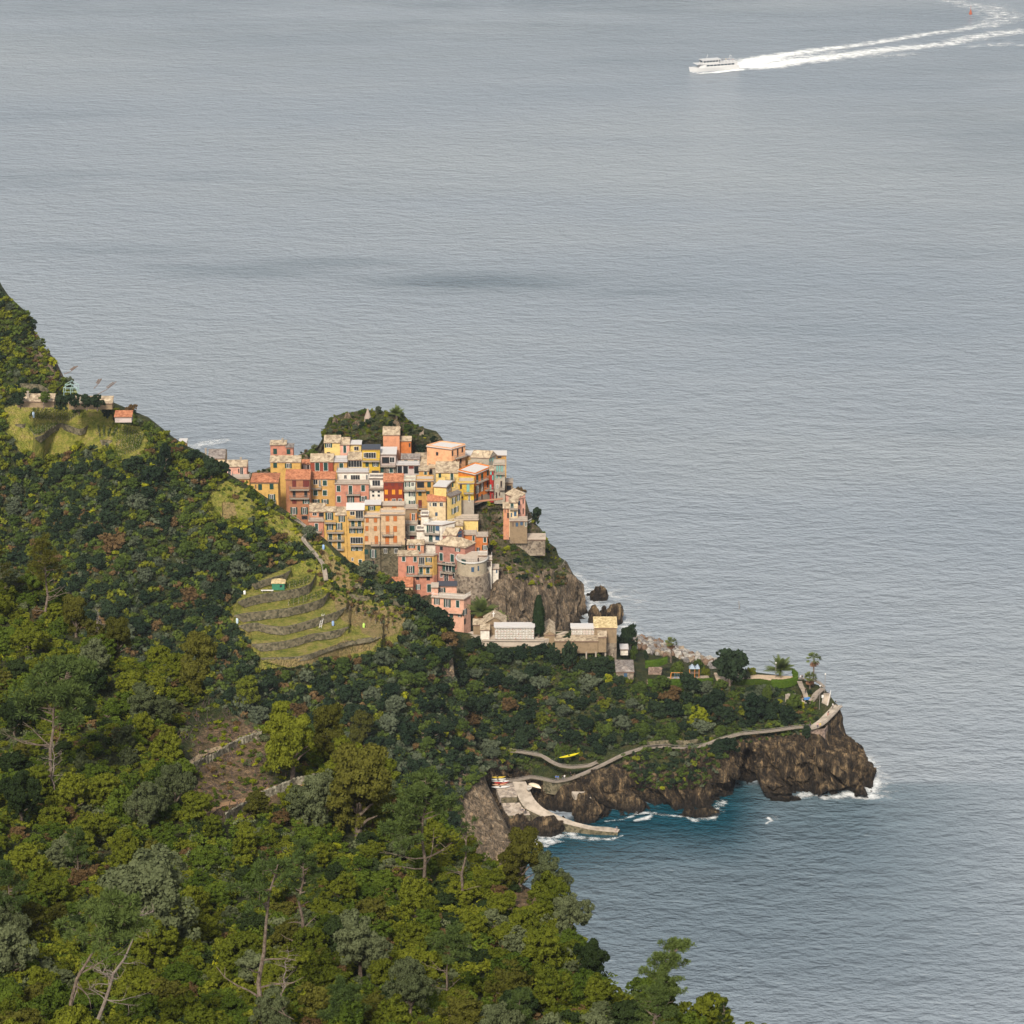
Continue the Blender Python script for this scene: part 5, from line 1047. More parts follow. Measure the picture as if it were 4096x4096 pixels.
# retaining walls of the gardens
def zwall(label, pts, z, h, m=None, c=None, n=50, name='retaining_wall', th=.5):
    L_ = smooth_line(cpts(c, pts) if c else pts, n); P = PZ(L_[:, 0], L_[:, 1], z); out = []
    for dy, dz in ((th, 0), (0, 0), (-.1, -h*.5), (-.2, -h)):
        q = P.copy(); q[:, 1] += dy; q[:, 2] += dz; out.append(q)
    V = np.concatenate(out); idx = np.arange(n*4).reshape(4, n); Fq = np.stack([idx[:-1, :-1], idx[1:, :-1], idx[1:, 1:], idx[:-1, 1:]], -1).reshape(-1, 4)
    o = mesh_np(name, V, Fq, m or M_stoned); tag(o, label, 'wall'); return P
M_pinkst = tilemat('pinkish_rubble', (.27, .20, .16), (.13, .095, .08), 1.8)
zwall('stone wall under the hedge at the seaward garden', [(935, 600), (1100, 592), (1200, 610), (1300, 612), (1390, 590)], 20.3, 4.2, M_pinkst, 'hd')
zwall('lower stone wall under the columns terrace', [(1190, 735), (1260, 742), (1340, 742), (1430, 728), (1510, 705), (1530, 700)], 18.6, 5.5, M_stoned, 'hd')
zwall('curved stone wall below the garden stairs at the tip', [(1490, 690), (1530, 680), (1560, 650), (1575, 625)], 20.8, 4., M_stoned, 'hd')
zwall('brown masonry wall beside the footpath under the round lawns', [(330, 560), (420, 556), (440, 475), (340, 475)], 21.5, 2.5, M_pinkst, 'hd')
zwall('stone wall along the inner side of the cliff footpath', [(330, 1000), (450, 988), (620, 992), (760, 965), (860, 935)], 14.6, 1.1, M_stoned, 'hd')
zwall('dark masonry wall carrying the path above the slipway', [(800, 692), (860, 705), (920, 712), (1000, 705), (1060, 690)], 7.3, 3.6, M_stoned, 'cv')
zwall('old stone wall at the lookout corner of the footpath', [(1480, 910), (1520, 912), (1580, 908), (1600, 880)], 17.3, 4., M_pinkst, 'hd')
# hedges
def hedge(label, c, pts, z, wid=1.2, h=1.4, kind='green'):
    L_ = smooth_line(cpts(c, pts), 60); P = PZ(L_[:, 0], L_[:, 1], z); n = 5200; k = rs.integers(0, 59, n); t = rs.uniform(size=(n, 1)); base = P[k]*(1-t)+P[k+1]*t
    a = rs.uniform(0, math.pi, n); C = base+np.stack([rs.normal(size=n)*.05, np.cos(a)*wid*.5, np.abs(np.sin(a))**.4*h], 1)+rs.normal(size=(n, 3))*.05
    C[:, 2] *= 1; sidez = rs.uniform(0, 1, n); m_ = a > 2.2; C[m_, 2] = base[m_, 2]+sidez[m_]*h
    Nn = np.stack([rs.normal(size=n)*.3, np.cos(a), np.sin(a)+.3], 1)+rs.normal(size=(n, 3))*.3; Nn /= np.linalg.norm(Nn, axis=1, keepdims=True)
    V, Fq = leaf_quads(C, Nn, .3, rs); o = mesh_np('hedge', V, Fq, LM[kind]); tag(o, label, 'hedge')
LM['hedge'] = leaf_mat('hedge_leaf', (.04, .082, .010), (.09, .145, .018))
hedge('long clipped bright green hedge below the playground', 'hd', [(335, 600), (450, 602), (600, 600), (740, 597), (790, 590)], 20.8, 1.6, 1.9, 'hedge')
hedge('clipped green hedge running behind the tall pine of the garden', 'hd', [(935, 592), (1020, 592), (1120, 588), (1200, 602)], 20.8, 1.4, 1.4, 'green')
hedge('curved bright clipped hedge at the seaward end of the garden', 'hd', [(1205, 608), (1280, 610), (1340, 600), (1385, 580), (1385, 555), (1350, 535)], 20.8, 1.7, 2.1, 'hedge')
hedge('loose green hedge in front of the boulder breakwater', 'hd', [(320, 468), (400, 462), (470, 440)], 21, 1.6, 1.8, 'hedge')
# ------------------------------------------------------------ slipway and cove
def sheet_poly(name, pts, m, label=None, kind='structure', cat=None, th=.5, grp=None):
    """pts (u,v,z) outline; a paved slab"""
    V = [Vector(PZ(u, v, z)) for u, v, z in pts]; mb = MB(); slab(mb, V, th); o = mb.build(name, m); tag(o, label, cat, grp, kind); return o
def rb2(name, L, Rr, m, n=40):
    A = smooth_line(L, n); B = smooth_line(Rr, n); return ribbon(name, PZ(A[:, 0], A[:, 1], A[:, 2]), PZ(B[:, 0], B[:, 1], B[:, 2]), m, th=2.5)
g_ = lambda x, y, z: (*cx('cv', x, y), z)
rb2('slipway', [g_(535, 700, 6.9), (*cx('cv', 590, 850), 5.6), g_(640, 930, 4.8), g_(850, 1030, 3.2), g_(1000, 1065, 2.4), g_(1180, 1110, 1.5), g_(1330, 1130, 1.1), g_(1440, 1138, .9)],
    [g_(650, 700, 6.9), g_(720, 850, 5.6), g_(800, 930, 4.8), g_(960, 1005, 3.2), g_(1080, 1050, 2.4), g_(1230, 1085, 1.5), g_(1370, 1090, 1.1), g_(1458, 1110, .9)], M_slip)
sheet_poly('boat_yard', [g_(400, 770, 6.4), g_(425, 836, 6.), g_(576, 832, 6.), g_(570, 765, 6.4)], M_peb, th=1.6)
sheet_poly('boat_yard', [g_(380, 690, 6.7), g_(400, 770, 6.45), g_(560, 760, 6.45), g_(540, 690, 6.7)], M_peb, th=1.6)
sheet_poly('quay', [g_(440, 885, 4.4), g_(490, 992, 3.9), g_(690, 985, 3.9), g_(640, 880, 4.8)], M_peb, th=3.6)
sheet_poly('platform', [g_(1045, 785, 7.4), g_(1075, 838, 7.2), g_(1212, 836, 7.2), g_(1160, 785, 7.4)], M_slip, th=1.2)
q = MB(); a = Vector(PZ(*cx('cv', 490, 998), 3.75)); b = Vector(PZ(*cx('cv', 690, 990), 3.75)); q.box((a+b)/2-Vector((0, .3, 2)), (b-a).length/2, .4, 2.1, ((b-a).x, (b-a).y)); tag(q.build('quay_wall', M_stoned), 'dark quay wall under the lower boat platform', 'wall')
a = Vector(PZ(*cx('cv', 440, 838), 5.9)); b = Vector(PZ(*cx('cv', 578, 834), 5.9)); q = MB(); q.box((a+b)/2-Vector((0, .2, .9)), (b-a).length/2, .3, .95, ((b-a).x, (b-a).y)); tag(q.build('retaining_wall', M_stoned), 'dark stone wall under the upper boat yard', 'wall')
# ------------------------------------------------------------ cemetery
def loculi(label, x0, x1, yt, yb, z, rows, cols):
    a = Vector(PZ(*cx('cm', x0, yb), z)); b = Vector(PZ(*cx('cm', x1, yb), z)); b.y = a.y; px = (a-Vector((0, 0, H))).length/F*CR['cm'][2]/4; h = (yb-yt)*px/.93; w_ = b.x-a.x
    r = empty('burial_wall', ((a.x+b.x)/2, a.y, z)); tag(r, label, 'burial wall'); q = MB(); q.box((0, 1.2, h/2), w_/2, 1.15, h/2); q.build('wall', M_conc, r)
    q = MB(); q.box((0, 1.2, h+.12), w_/2+.25, 1.6, .12); q.box((0, -.28, h-.18), w_/2+.1, .12, .12); q.build('roof', RM['wroof'], r)
    cw = w_/cols; ch = (h-.35)/rows; q = MB(); f_ = MB()
    for i in range(cols):
        for j in range(rows):
            c = (-w_/2+(i+.5)*cw, 0, .05+(j+.5)*ch); q.box((c[0], .02, c[2]), cw/2-.09, .035, ch/2-.08); 
            if rs.uniform() < .75: f_.box((c[0]+.12*rs.normal(), -.06, c[2]-ch*.2), .09, .06, .1, m=int(rs.integers(0, 3)))
    q.build('niche', mat('marble', (.50, .48, .45), .5, noise=(1.4, (.48, .44, .38), .45, .65)), r)
    f_.build('flower', [mat('flower_red', (.35, .08, .06)), mat('flower_dark', (.12, .11, .06)), mat('flower_ochre', (.4, .25, .12))], r)
loculi('long white burial wall left of the cypress', 287, 668, 352, 478, 30.2, 5, 13); loculi('shorter white burial wall right of the cypress', 1026, 1250, 362, 448, 29.5, 4, 8)
zc = lambda x, y, z: float(PZ(*cx('cm', x, y), z)[1])
HS('cemetery chapel with low stepped gable and a stone cross', 'cm', (190, 322), (385, 322), 430, zc(285, 430, 30), 'sand', ('gablex', 258, 'slate'), name='chapel', cat='chapel', depth=5, deep=1, ov=.5)
HS('low slate roofed cemetery shed at the left end', 'cm', (80, 332), (182, 332), 425, zc(120, 425, 30)-1, 'sand', ('shed', 308, 'slate'), name='shed', cat='shed', deep=1)
HS('whitewashed cemetery shed with slate roof', 'cm', (150, 382), (236, 382), 478, zc(190, 478, 30), 'white', ('shed', 335, 'slate'), name='shed', cat='shed', deep=1)
HS('small mausoleum with steep slate roof right of the cypress', 'cm', (765, 430), (868, 430), 525, zc(820, 525, 28), 'sand', ('gablex', 395, 'slate'), name='mausoleum', cat='tomb', depth=9, deep=2)
HS('long ochre burial building on concrete posts', 'cm', (870, 492), (1284, 492), 595, zc(1000, 595, 26.5), 'sand', ('flat', 448, 'slate'), name='burial_building', cat='building', deep=.5, rail='none', win='')
HS('narrow plastered end block of the burial building', 'cm', (1288, 450), (1366, 450), 592, zc(1330, 592, 26.6)-.6, 'sand', ('shed', 408, 'slate'), name='burial_building', cat='building', deep=.3)
HS('tall stone tower building with a straw coloured roof at the end of the cemetery', 'cm', (1248, 362), (1466, 362), 600, zc(1330, 592, 26.6)+4, 'sand', ('shed', 285, 'gold'), name='stone_building', cat='building', deep=4, base=(512, 'stone'), depth=7)
HS('little rubble hut with slate roof and one blue window', 'cm', (1462, 800), (1630, 790), 935, zc(1545, 925, 19.5), 'stone', ('hip', 705, 'groof'), 'A 1551,815,28,44', name='stone_hut', cat='hut', deep=1.5)
def pillars():
    for x, lb in ((1172, 'left'), (1264, 'middle'), (1356, 'right')):
        p = Vector(PZ(*cx('cm', x, 597), 26.5)); q = MB(); q.box(p+Vector((0, .3, -3)), .22, .22, 3.0); tag(q.build('pillar', M_conc), lb+'most concrete post under the burial building' if lb != 'middle' else 'middle concrete post under the burial building', 'post')
pillars()
def cross():
    p = Vector(PY(*cx('cm', 275, 255), zc(285, 430, 30)-.2)); q = MB(); q.box(p+Vector((0, 0, .7)), .12, .12, .8); q.box(p+Vector((0, 0, .95)), .42, .1, .11); tag(q.build('stone_cross', M_frame), 'stone cross on the gable of the cemetery chapel', 'cross')
cross()
zwall('long plastered retaining wall under the white burial wall', [(175, 490), (400, 490), (600, 492), (762, 490)], 29.6, 3.9, mat('stained_wall', (.23, .175, .13), .9, noise=(.5, (.20, .13, .10), .42, .65)), 'cm')
zwall('grey parapet wall at the left end of the cemetery', [(-40, 435), (60, 436), (172, 440)], 30.4, 2.5, M_conc, 'cm')
zwall('pale ledge along the top of the cemetery retaining wall', [(172, 481), (450, 482), (765, 483)], 30.1, .35, M_conc, 'cm')
HS('small white roofed kiosk under the umbrella tree', 'cm', (1502, 572), (1574, 572), 600, zc(1530, 600, 22), 'white', ('flat', 548, 'wroof'), name='kiosk', cat='kiosk', deep=1, rail='none')
# blocks standing for the cemetery platform
sheet_poly('cemetery_floor', [(*cx('cm', -30, 440), 29.9), (*cx('cm', 175, 484), 29.9), (*cx('cm', 762, 484), 29.9), (*cx('cm', 1000, 400), 29.9), (*cx('cm', 60, 400), 29.9)], RM['terr'], th=2)
# ------------------------------------------------------------ palms, pines, dead wood
def spin(mb_list): pass
def palm_date(label, p, s, n=46, dry=10, trunk=1.2):
    """feather palm: arching fronds with leaflets"""
    r = empty('palm_tree', p); tag(r, label, 'palm'); rg = np.random.default_rng(int(abs(p[0]*7))+3)
    q = MB(); q.tube([(0, 0, -.4), (0, 0, trunk*.5), (0, 0, trunk)], [.38, .33, .36], 8); q.build('trunk', M_bark, r)
    def fr(n, e0, e1, L_, mt, droop):
        V = []; Fs = []
        for i in range(n):
            a = rg.uniform(0, 6.283); e = rg.uniform(e0, e1); pos = np.array([0, 0, trunk]); d = np.array([math.cos(a)*math.cos(e), math.sin(a)*math.cos(e), math.sin(e)]); L2 = L_*rg.uniform(.8, 1.1); K = 14
            side = np.array([-math.sin(a), math.cos(a), 0])
            for k in range(K):
                nx = pos+d*L2/K; w_ = s*.30*math.sin(math.pi*min(1, (k+1.5)/(K+1.5)))
                for sg in (-1, 1):
                    b = len(V); tip = (pos+nx)/2+side*sg*w_+d*.25*L2/K*3-np.array([0, 0, w_*.25]); V += [tuple(pos), tuple(nx), tuple(tip+d*.02), tuple(tip)]; Fs.append((b, b+1, b+2, b+3))
                pos = nx; d = d+np.array([0, 0, -droop]); d /= np.linalg.norm(d)
        return V, Fs
    V, Fs = fr(n, .15, 1.35, s, 0, .052); mesh_np('fronds', V, Fs, LM['frond'], parent=r)
    if dry: V, Fs = fr(dry, -.5, .1, s*.75, 0, .10); mesh_np('dry_fronds', V, Fs, LM['dryfrond'], parent=r)
    return r
def palm_fan(label, p, h, s):
    r = empty('fan_palm', p); tag(r, label, 'palm'); rg = np.random.default_rng(int(abs(p[0]*5)))
    q = MB(); q.tube([(0, 0, -.4), (.05, 0, h*.5), (0, 0, h)], [.26, .2, .18], 8); q.build('trunk', M_bark, r)
    def fan(n, e0, e1, L_, w):
        V = []; Fs = []
        for i in range(n):
            a = rg.uniform(0, 6.283); e = rg.uniform(e0, e1); d = np.array([math.cos(a)*math.cos(e), math.sin(a)*math.cos(e), math.sin(e)]); c = np.array([0, 0, h])+d*L_*.55
            side = np.array([-math.sin(a), math.cos(a), 0]); up = np.cross(side, d)
            for t in np.linspace(-1.5, 1.5, 13):
                dd = d*math.cos(t)+side*math.sin(t)-np.array([0, 0, .25]); tip = c+dd*L_*.5; b = len(V); wv = up*.05+side*.05*math.cos(t)
                V += [tuple(c), tuple(c+dd*L_*.25+wv), tuple(tip), tuple(c+dd*L_*.25-wv)]; Fs.append((b, b+1, b+2, b+3))
            b = len(V); o = np.array([0, 0, h]); V += [tuple(o), tuple(o+side*.04), tuple(c+side*.03), tuple(c)]; Fs.append((b, b+1, b+2, b+3))
        return V, Fs
    V, Fs = fan(34, -.15, 1.4, s, 1); mesh_np('fronds', V, Fs, LM['frond'], parent=r)
    V, Fs = fan(22, -1.4, -.6, s*.85, 1); mesh_np('dry_fronds', V, Fs, mat('dead_frond', (.17, .09, .05), .95), parent=r)
    return r
def pine(label, p, h, s, seed, lean=(0, 0), sparse=False, dead_low=True, group=None, kind='pine', top=.35):
    """Mediterranean pine: bent trunk, bare lower branches, tufts of needles on the upper ones"""
    rg = random.Random(seed); ng = np.random.default_rng(seed); r = empty('pine_tree', p); tag(r, label, 'pine tree', group)
    tr_ = [Vector((lean[0]*t*t*h+rg.uniform(-.02, .02)*h, lean[1]*t*t*h+rg.uniform(-.02, .02)*h, t*h)) for t in np.linspace(0, 1, 7)]; tr_[0].z = -.5
    q = MB(); q.tube(tr_, [h*.016*(1-.8*i/6) for i in range(7)], 7)
    C = []; nb = 16 if sparse else 34
    for i in range(nb):
        t = top+(1-top)*i/nb*.98 if i > 4 or not dead_low else rg.uniform(.12, top); k = min(5, int(t*6)); base = tr_[k].lerp(tr_[k+1], t*6-k)
        a = rg.uniform(0, 6.283); L_ = s*(1.08-.75*max(0, (t-top)/(1-top))**1.3)*rg.uniform(.65, 1.1); up = rg.uniform(.0, .5)
        pts = [base]; d = Vector((math.cos(a), math.sin(a), up))
        for j in range(4): d = (d+Vector((rg.uniform(-.3, .3), rg.uniform(-.3, .3), rg.uniform(-.1, .25)))).normalized(); pts.append(pts[-1]+d*L_/4)
        q.tube(pts, [h*.006, h*.0045, h*.0035, h*.0025, h*.0015], 4)
        if t >= top-.02:
            for j in (2, 3, 4):
                for m_ in range(2 if sparse else 4): C.append(pts[j]+Vector((rg.gauss(0, 1), rg.gauss(0, 1), rg.uniform(0, 1)))*s*.085)
        else:
            for j in (2, 3):
                e = pts[j]+Vector((rg.uniform(-1, 1), rg.uniform(-1, 1), rg.uniform(-.3, .3)))*L_*.35; q.tube([pts[j], e], [h*.003, h*.001], 3)
    q.build('trunk', M_bark, r)
    C = np.array([list(c) for c in C]); tr = s*.135; n = 30; CC = np.repeat(C, n, 0); D = rnd_unit(len(CC), ng, .55); cen = CC+D*tr*.55
    a = D*tr*.5; b = np.cross(D, ng.normal(size=D.shape)); b /= np.linalg.norm(b, axis=1, keepdims=True); b *= tr*.085
    V = np.stack([cen-a, cen+b, cen+a, cen-b], 1).reshape(-1, 3); mesh_np('crown', V, np.arange(len(V)).reshape(-1, 4), LM[kind], parent=r)
    return r
def dead_tree(label, p, h, seed, lean=(0, 0), parent=None):
    rg = random.Random(seed); q = MB(); tr_ = [Vector((lean[0]*t*h+rg.uniform(-.03, .03)*h, lean[1]*t*h, t*h)) for t in np.linspace(0, 1, 9)]; tr_[0].z = -.4
    q.tube(tr_, [h*.017*(1-.85*i/8) for i in range(9)], 7)
    def br(b, d, L_, r_, dep):
        pts = [b]; 
        for j in range(5): d = (d+Vector((rg.uniform(-.5, .5), rg.uniform(-.5, .5), rg.uniform(-.25, .35)))).normalized(); pts.append(pts[-1]+d*L_/5)
        q.tube(pts, [r_*(1-.18*j) for j in range(6)], 4)
        if dep:
            for j in (2, 3, 4): br(pts[j], (d+Vector((rg.uniform(-1, 1), rg.uniform(-1, 1), rg.uniform(-.5, .5)))).normalized(), L_*.45, r_*.5, dep-1)
    for i in range(18):
        t = rg.uniform(.25, .97); k = min(7, int(t*8)); br(tr_[k].lerp(tr_[k+1], t*8-k), Vector((rg.uniform(-1, 1), rg.uniform(-1, 1), rg.uniform(-.1, .4))).normalized(), h*.27*rg.uniform(.6, 1.1)*(1.2-t*.7), h*.0045, 2)
    o = q.build('dead_tree', M_dead); o.location = p; tag(o, label, 'dead tree'); return o
def base_at(u, v, names=None):
    h_ = hit(u, v, names)
    while h_ is None and v < 1090: v += 1; h_ = hit(u, v, names)
    return h_[0], h_[2]/F
def pine_px(label, ub, vb, vt, w, seed, **k):
    p, px = base_at(ub, vb, ['near_hillside']); return pine(label, p, (vb-vt)*px/.93, w*px/2, seed, **k)
pine_px('large blue green pine with a bare crooked trunk at the left of the wood', 50, 790, 668, 100, 1, lean=(.18, 0), top=.42)
pine_px('olive tinged pine on the wood skyline at the upper left', 48, 625, 540, 42, 2, kind='bronze', top=.4)
pine_px('pine cut by the left frame edge on the wood skyline', 0, 610, 546, 30, 12, kind='bronze')
pine_px('broad dark olive pine at the right end of the middle wood', 425, 900, 776, 84, 3, top=.38, kind='pine')
pine_px('small open pine in front of the pale cove cliff', 463, 905, 808, 40, 4, sparse=True, lean=(.05, 0), kind='pine')
pine_px('thin blue green pine with looping branches in the lower middle', 302, 960, 838, 44, 5, lean=(.02, 0), top=.45)
pine_px('half dead pine with long bare lower branches at the lower middle left', 262, 1040, 862, 96, 6, lean=(.1, 0), top=.62, sparse=True)
pine_px('small flat topped pine with a bare stem at the lower right of the wood', 446, 1005, 932, 54, 7, lean=(.12, 0), top=.6)
pine_px('young light pine in the bottom middle of the wood', 345, 1050, 985, 56, 8, top=.3)
pine_px('bright round pine at the bottom right corner of the wood', 655, 1060, 985, 48, 9, top=.3)
pine_px('tall open pine standing out against the bay at the bottom right', 652, 1042, 940, 58, 10, lean=(.22, 0), top=.40)
pine_px('leaning pine with a twisted pale trunk at the lower left', 66, 1050, 905, 92, 11, lean=(.42, 0), top=.72)
pine_px('soft yellow green pine at the left edge', 12, 945, 862, 44, 13, top=.3)
pine_px('slim young pine in the middle of the heath bushes', 264, 905, 850, 22, 14, top=.15)
pine_px('small bright pine top between bushes on the left', 78, 880, 830, 34, 15, top=.2)
pine_px('pine sapling at the bottom beside the tall holm oak', 520, 1050, 990, 40, 16, top=.2)
pine_px('pointed dark pine at the far bottom right', 722, 1062, 1000, 20, 17, top=.15, kind='dark')
p, px = base_at(90, 1035, ['near_hillside']); dead_tree('leaning dead pine trunk with pale curled branches at the lower left', p, 15*px*9, 21, (.42, 0))
p, px = base_at(98, 650, ['near_hillside']); dead_tree('pale dead snag on the wood skyline', p, 45*px, 22, (.05, 0))
p, px = base_at(52, 800, ['near_hillside']); dead_tree('dead bare trunk under the big blue green pine', p, 62*px, 23, (.1, 0))
p, px = base_at(280, 1010, ['near_hillside']); dead_tree('tangle of bare grey branches at the lower middle left', p, 70*px, 24, (.15, 0))
p, px = base_at(545, 900, ['near_hillside']); dead_tree('fallen pale branch on the bare red earth slope', p, 28*px, 25, (.9, 0))
# vine plot of the foreground: bare stocks, path, stone wall
rv = np.random.default_rng(8); k = 0
vst = scatter(['near_hillside'], PLOT[0], 130, .7, rv)
proto = None
def vine_stock(seed):
    rg = random.Random(seed); q = MB(); b = Vector((0, 0, -.2))
    for i in range(3):
        d = Vector((rg.uniform(-.5, .5), rg.uniform(-.5, .5), 1)).normalized(); pts = [b]
        for j in range(4): d = (d+Vector((rg.uniform(-.6, .6), rg.uniform(-.6, .6), rg.uniform(-.3, .2)))).normalized(); pts.append(pts[-1]+d*.38)
        q.tube(pts, [.06, .05, .04, .03, .015], 4)
    o = q.build('vine_stock', mat('vine_wood', (.07, .05, .045), .95)); tag(o, 'bare gnarled vine stock on the foreground dirt terraces', 'vine', 'bare vine stocks on the foreground dirt terraces'); return o
vp = [vine_stock(s) for s in range(4)]
for i, (p, u, v) in enumerate(vst):
    o = vp[i] if i < 4 else vp[i % 4].copy()
    if i >= 4: COL.objects.link(o)
    o.location = p; o.rotation_euler = (0, 0, rv.uniform(0, 6.28)); o.scale = [rv.uniform(.8, 1.3)]*3
sp_ = scatter(['near_hillside'], [(185, 712), (262, 740), (300, 775), (300, 812), (240, 830), (200, 800)], 30, 1.6, rv)
stuff_mesh('vine_shoots', [np.array(p)+[0, 0, .3] for p, u, v in sp_], rv.uniform(.25, .6, len(sp_)), np.zeros(len(sp_), int), T2, [LM['yellow']], 'fresh yellow green shoots on the foreground vines', 'vine shoots', rv)
wd = scatter(['near_hillside'], PLOT[0], 230, .55, rv)
stuff_mesh('weeds', [np.array(p) for p, u, v in wd], rv.uniform(.15, .6, len(wd)), rv.choice(4, len(wd), p=[.35, .3, .2, .15]), T2, [LM['olive'], LM['green'], LM['grey'], LM['brown']], 'weeds and grass tufts on the foreground dirt terraces', 'weeds', rv)
def nwall(label, pts, h, n=50):
    L_ = smooth_line(pts, n); P = np.array([list(hit(u, v)[0]) for u, v in L_]); P[:, 2] += .1; out = []
    for dy, dz in ((.5, 0), (0, 0), (-.1, -h*.5), (-.2, -h)):
        q = P.copy(); q[:, 1] += dy; q[:, 2] += dz; q[:, 2] += h*.6; out.append(q+rs.normal(size=(n, 3))*.06)
    V = np.concatenate(out); idx = np.arange(n*4).reshape(4, n); o = mesh_np('stone_wall', V, np.stack([idx[:-1, :-1], idx[1:, :-1], idx[1:, 1:], idx[:-1, 1:]], -1).reshape(-1, 4), M_wallf); tag(o, label, 'wall')
M_wallf = tilemat('lichen_rubble', (.27, .25, .19), (.11, .10, .07), 3.2)
nwall('grey dry stone wall between the two foreground vine plots', [(190, 772), (215, 760), (240, 745), (262, 738)], 1.5)
nwall('mossy dry stone wall under the red earth path', [(225, 822), (262, 800), (296, 786), (318, 782)], 1.7)
def nstrip(pts, wid, m, n=50):
    L_ = smooth_line(pts, n); P = np.array([list(hit(u, v)[0]) for u, v in L_]); P[:, 2] += .12; T = np.gradient(P[:, :2], axis=0); Nn = np.stack([-T[:, 1], T[:, 0]], 1); Nn /= np.linalg.norm(Nn, axis=1, keepdims=True)
    a = P.copy(); b = P.copy(); w_ = wid*(.8+.3*rs.uniform(size=(n, 1))); a[:, :2] -= Nn*w_*.5; b[:, :2] += Nn*w_*.5; ribbon('dirt_path', a, b, m, th=.3)
nstrip([(195, 822), (218, 806), (250, 800), (272, 789), (308, 784)], 1.5, M_earth); nstrip([(178, 770), (205, 753), (232, 745), (262, 730)], 1.3, mat('pale_earth', (.34, .26, .16), .95, noise=(.9, (.25, .18, .10), .4, .7)))
# ------------------------------------------------------------ headland vegetation
G_HD = 'trees and bushes on the headland slope under the cemetery'
HTL = {'dark': 'dark evergreen oak on the headland slope', 'green': 'bright green tree on the headland slope', 'grey': 'grey green bushy tree on the headland slope', 'olive': 'olive green bush on the headland slope', 'brown': 'brownish bush on the headland slope', 'yellow': 'yellow flowering bush on the headland slope'}
for k, sd in [('dark', 41), ('dark', 42), ('green', 43), ('grey', 44), ('olive', 45), ('brown', 46), ('yellow', 47)]:
    P_('h_%s' % k if 'h_%s' % k not in PN else 'h_%s2' % k, 'slope_tree', HTL[k], 'tree' if k in ('dark', 'green', 'grey') else 'bush', MK2.get(k, k), 2200, .15, sd, 9, .9, G_HD, .25)
def tree_px(key, c, box, label, name=None):
    (u0, v0), (u1, v1) = cx(c, box[0], box[1]), cx(c, box[2], box[3]); p, px = base_at((u0+u1)/2, v1); s = (u1-u0)/2*px
    o = put(PN[key], p-Vector((0, 0, .3)), s, label, sz=(v1-v0)*px/.93/1.8)
    if 'group' in o: del o['group']
    if name: o.name = name
    return p
D_veg = [(455, 650), (483, 652), (545, 655), (560, 652), (600, 668), (622, 684), (645, 690), (735, 690), (770, 692), (790, 700), (795, 715), (790, 724), (740, 729), (700, 742), (640, 741), (600, 755), (585, 745), (560, 752), (530, 746), (495, 752), (492, 772), (478, 760), (462, 700)]
ht = scatter(['headland'], D_veg, 105, 4.4, rs, [[(560, 655), (605, 655), (600, 668), (565, 668)]])
for p, u, v in ht:
    k = rs.choice(['h_dark', 'h_dark2', 'h_green', 'h_grey', 'h_olive', 'h_brown', 'h_yellow'], p=[.33, .25, .2, .13, .03, .05, .01]); s = rs.uniform(1.6, 3.6)
    put(PN[k], p-Vector((0, 0, .6)), s, sz=s*rs.uniform(.75, 1.1))
D_all = [(455, 650), (600, 650), (645, 690), (790, 690), (815, 705), (818, 722), (800, 735), (740, 745), (700, 790), (640, 790), (620, 760), (585, 765), (500, 772), (462, 700)]
us = scatter(['headland'], D_all, 1700, 1.2, rs, [[(600, 752), (640, 745), (720, 742), (640, 752), (600, 768)], [(505, 772), (600, 760), (600, 790), (505, 790)]], ok=lambda u, v: 1 if v < 735-(u-640)*.03 or (630 < u < 700 and v < 785) else .2)
stuff_mesh('ground_cover', [np.array(p) for p, u, v in us], rs.uniform(.5, 1.4, len(us)), rs.choice(6, len(us), p=[.05, .42, .38, .08, .065, .005]), T2, [LM[MK2.get(k, k)] for k in mk], 'dense green ground cover and ivy on the headland slope', 'ground cover', rs)
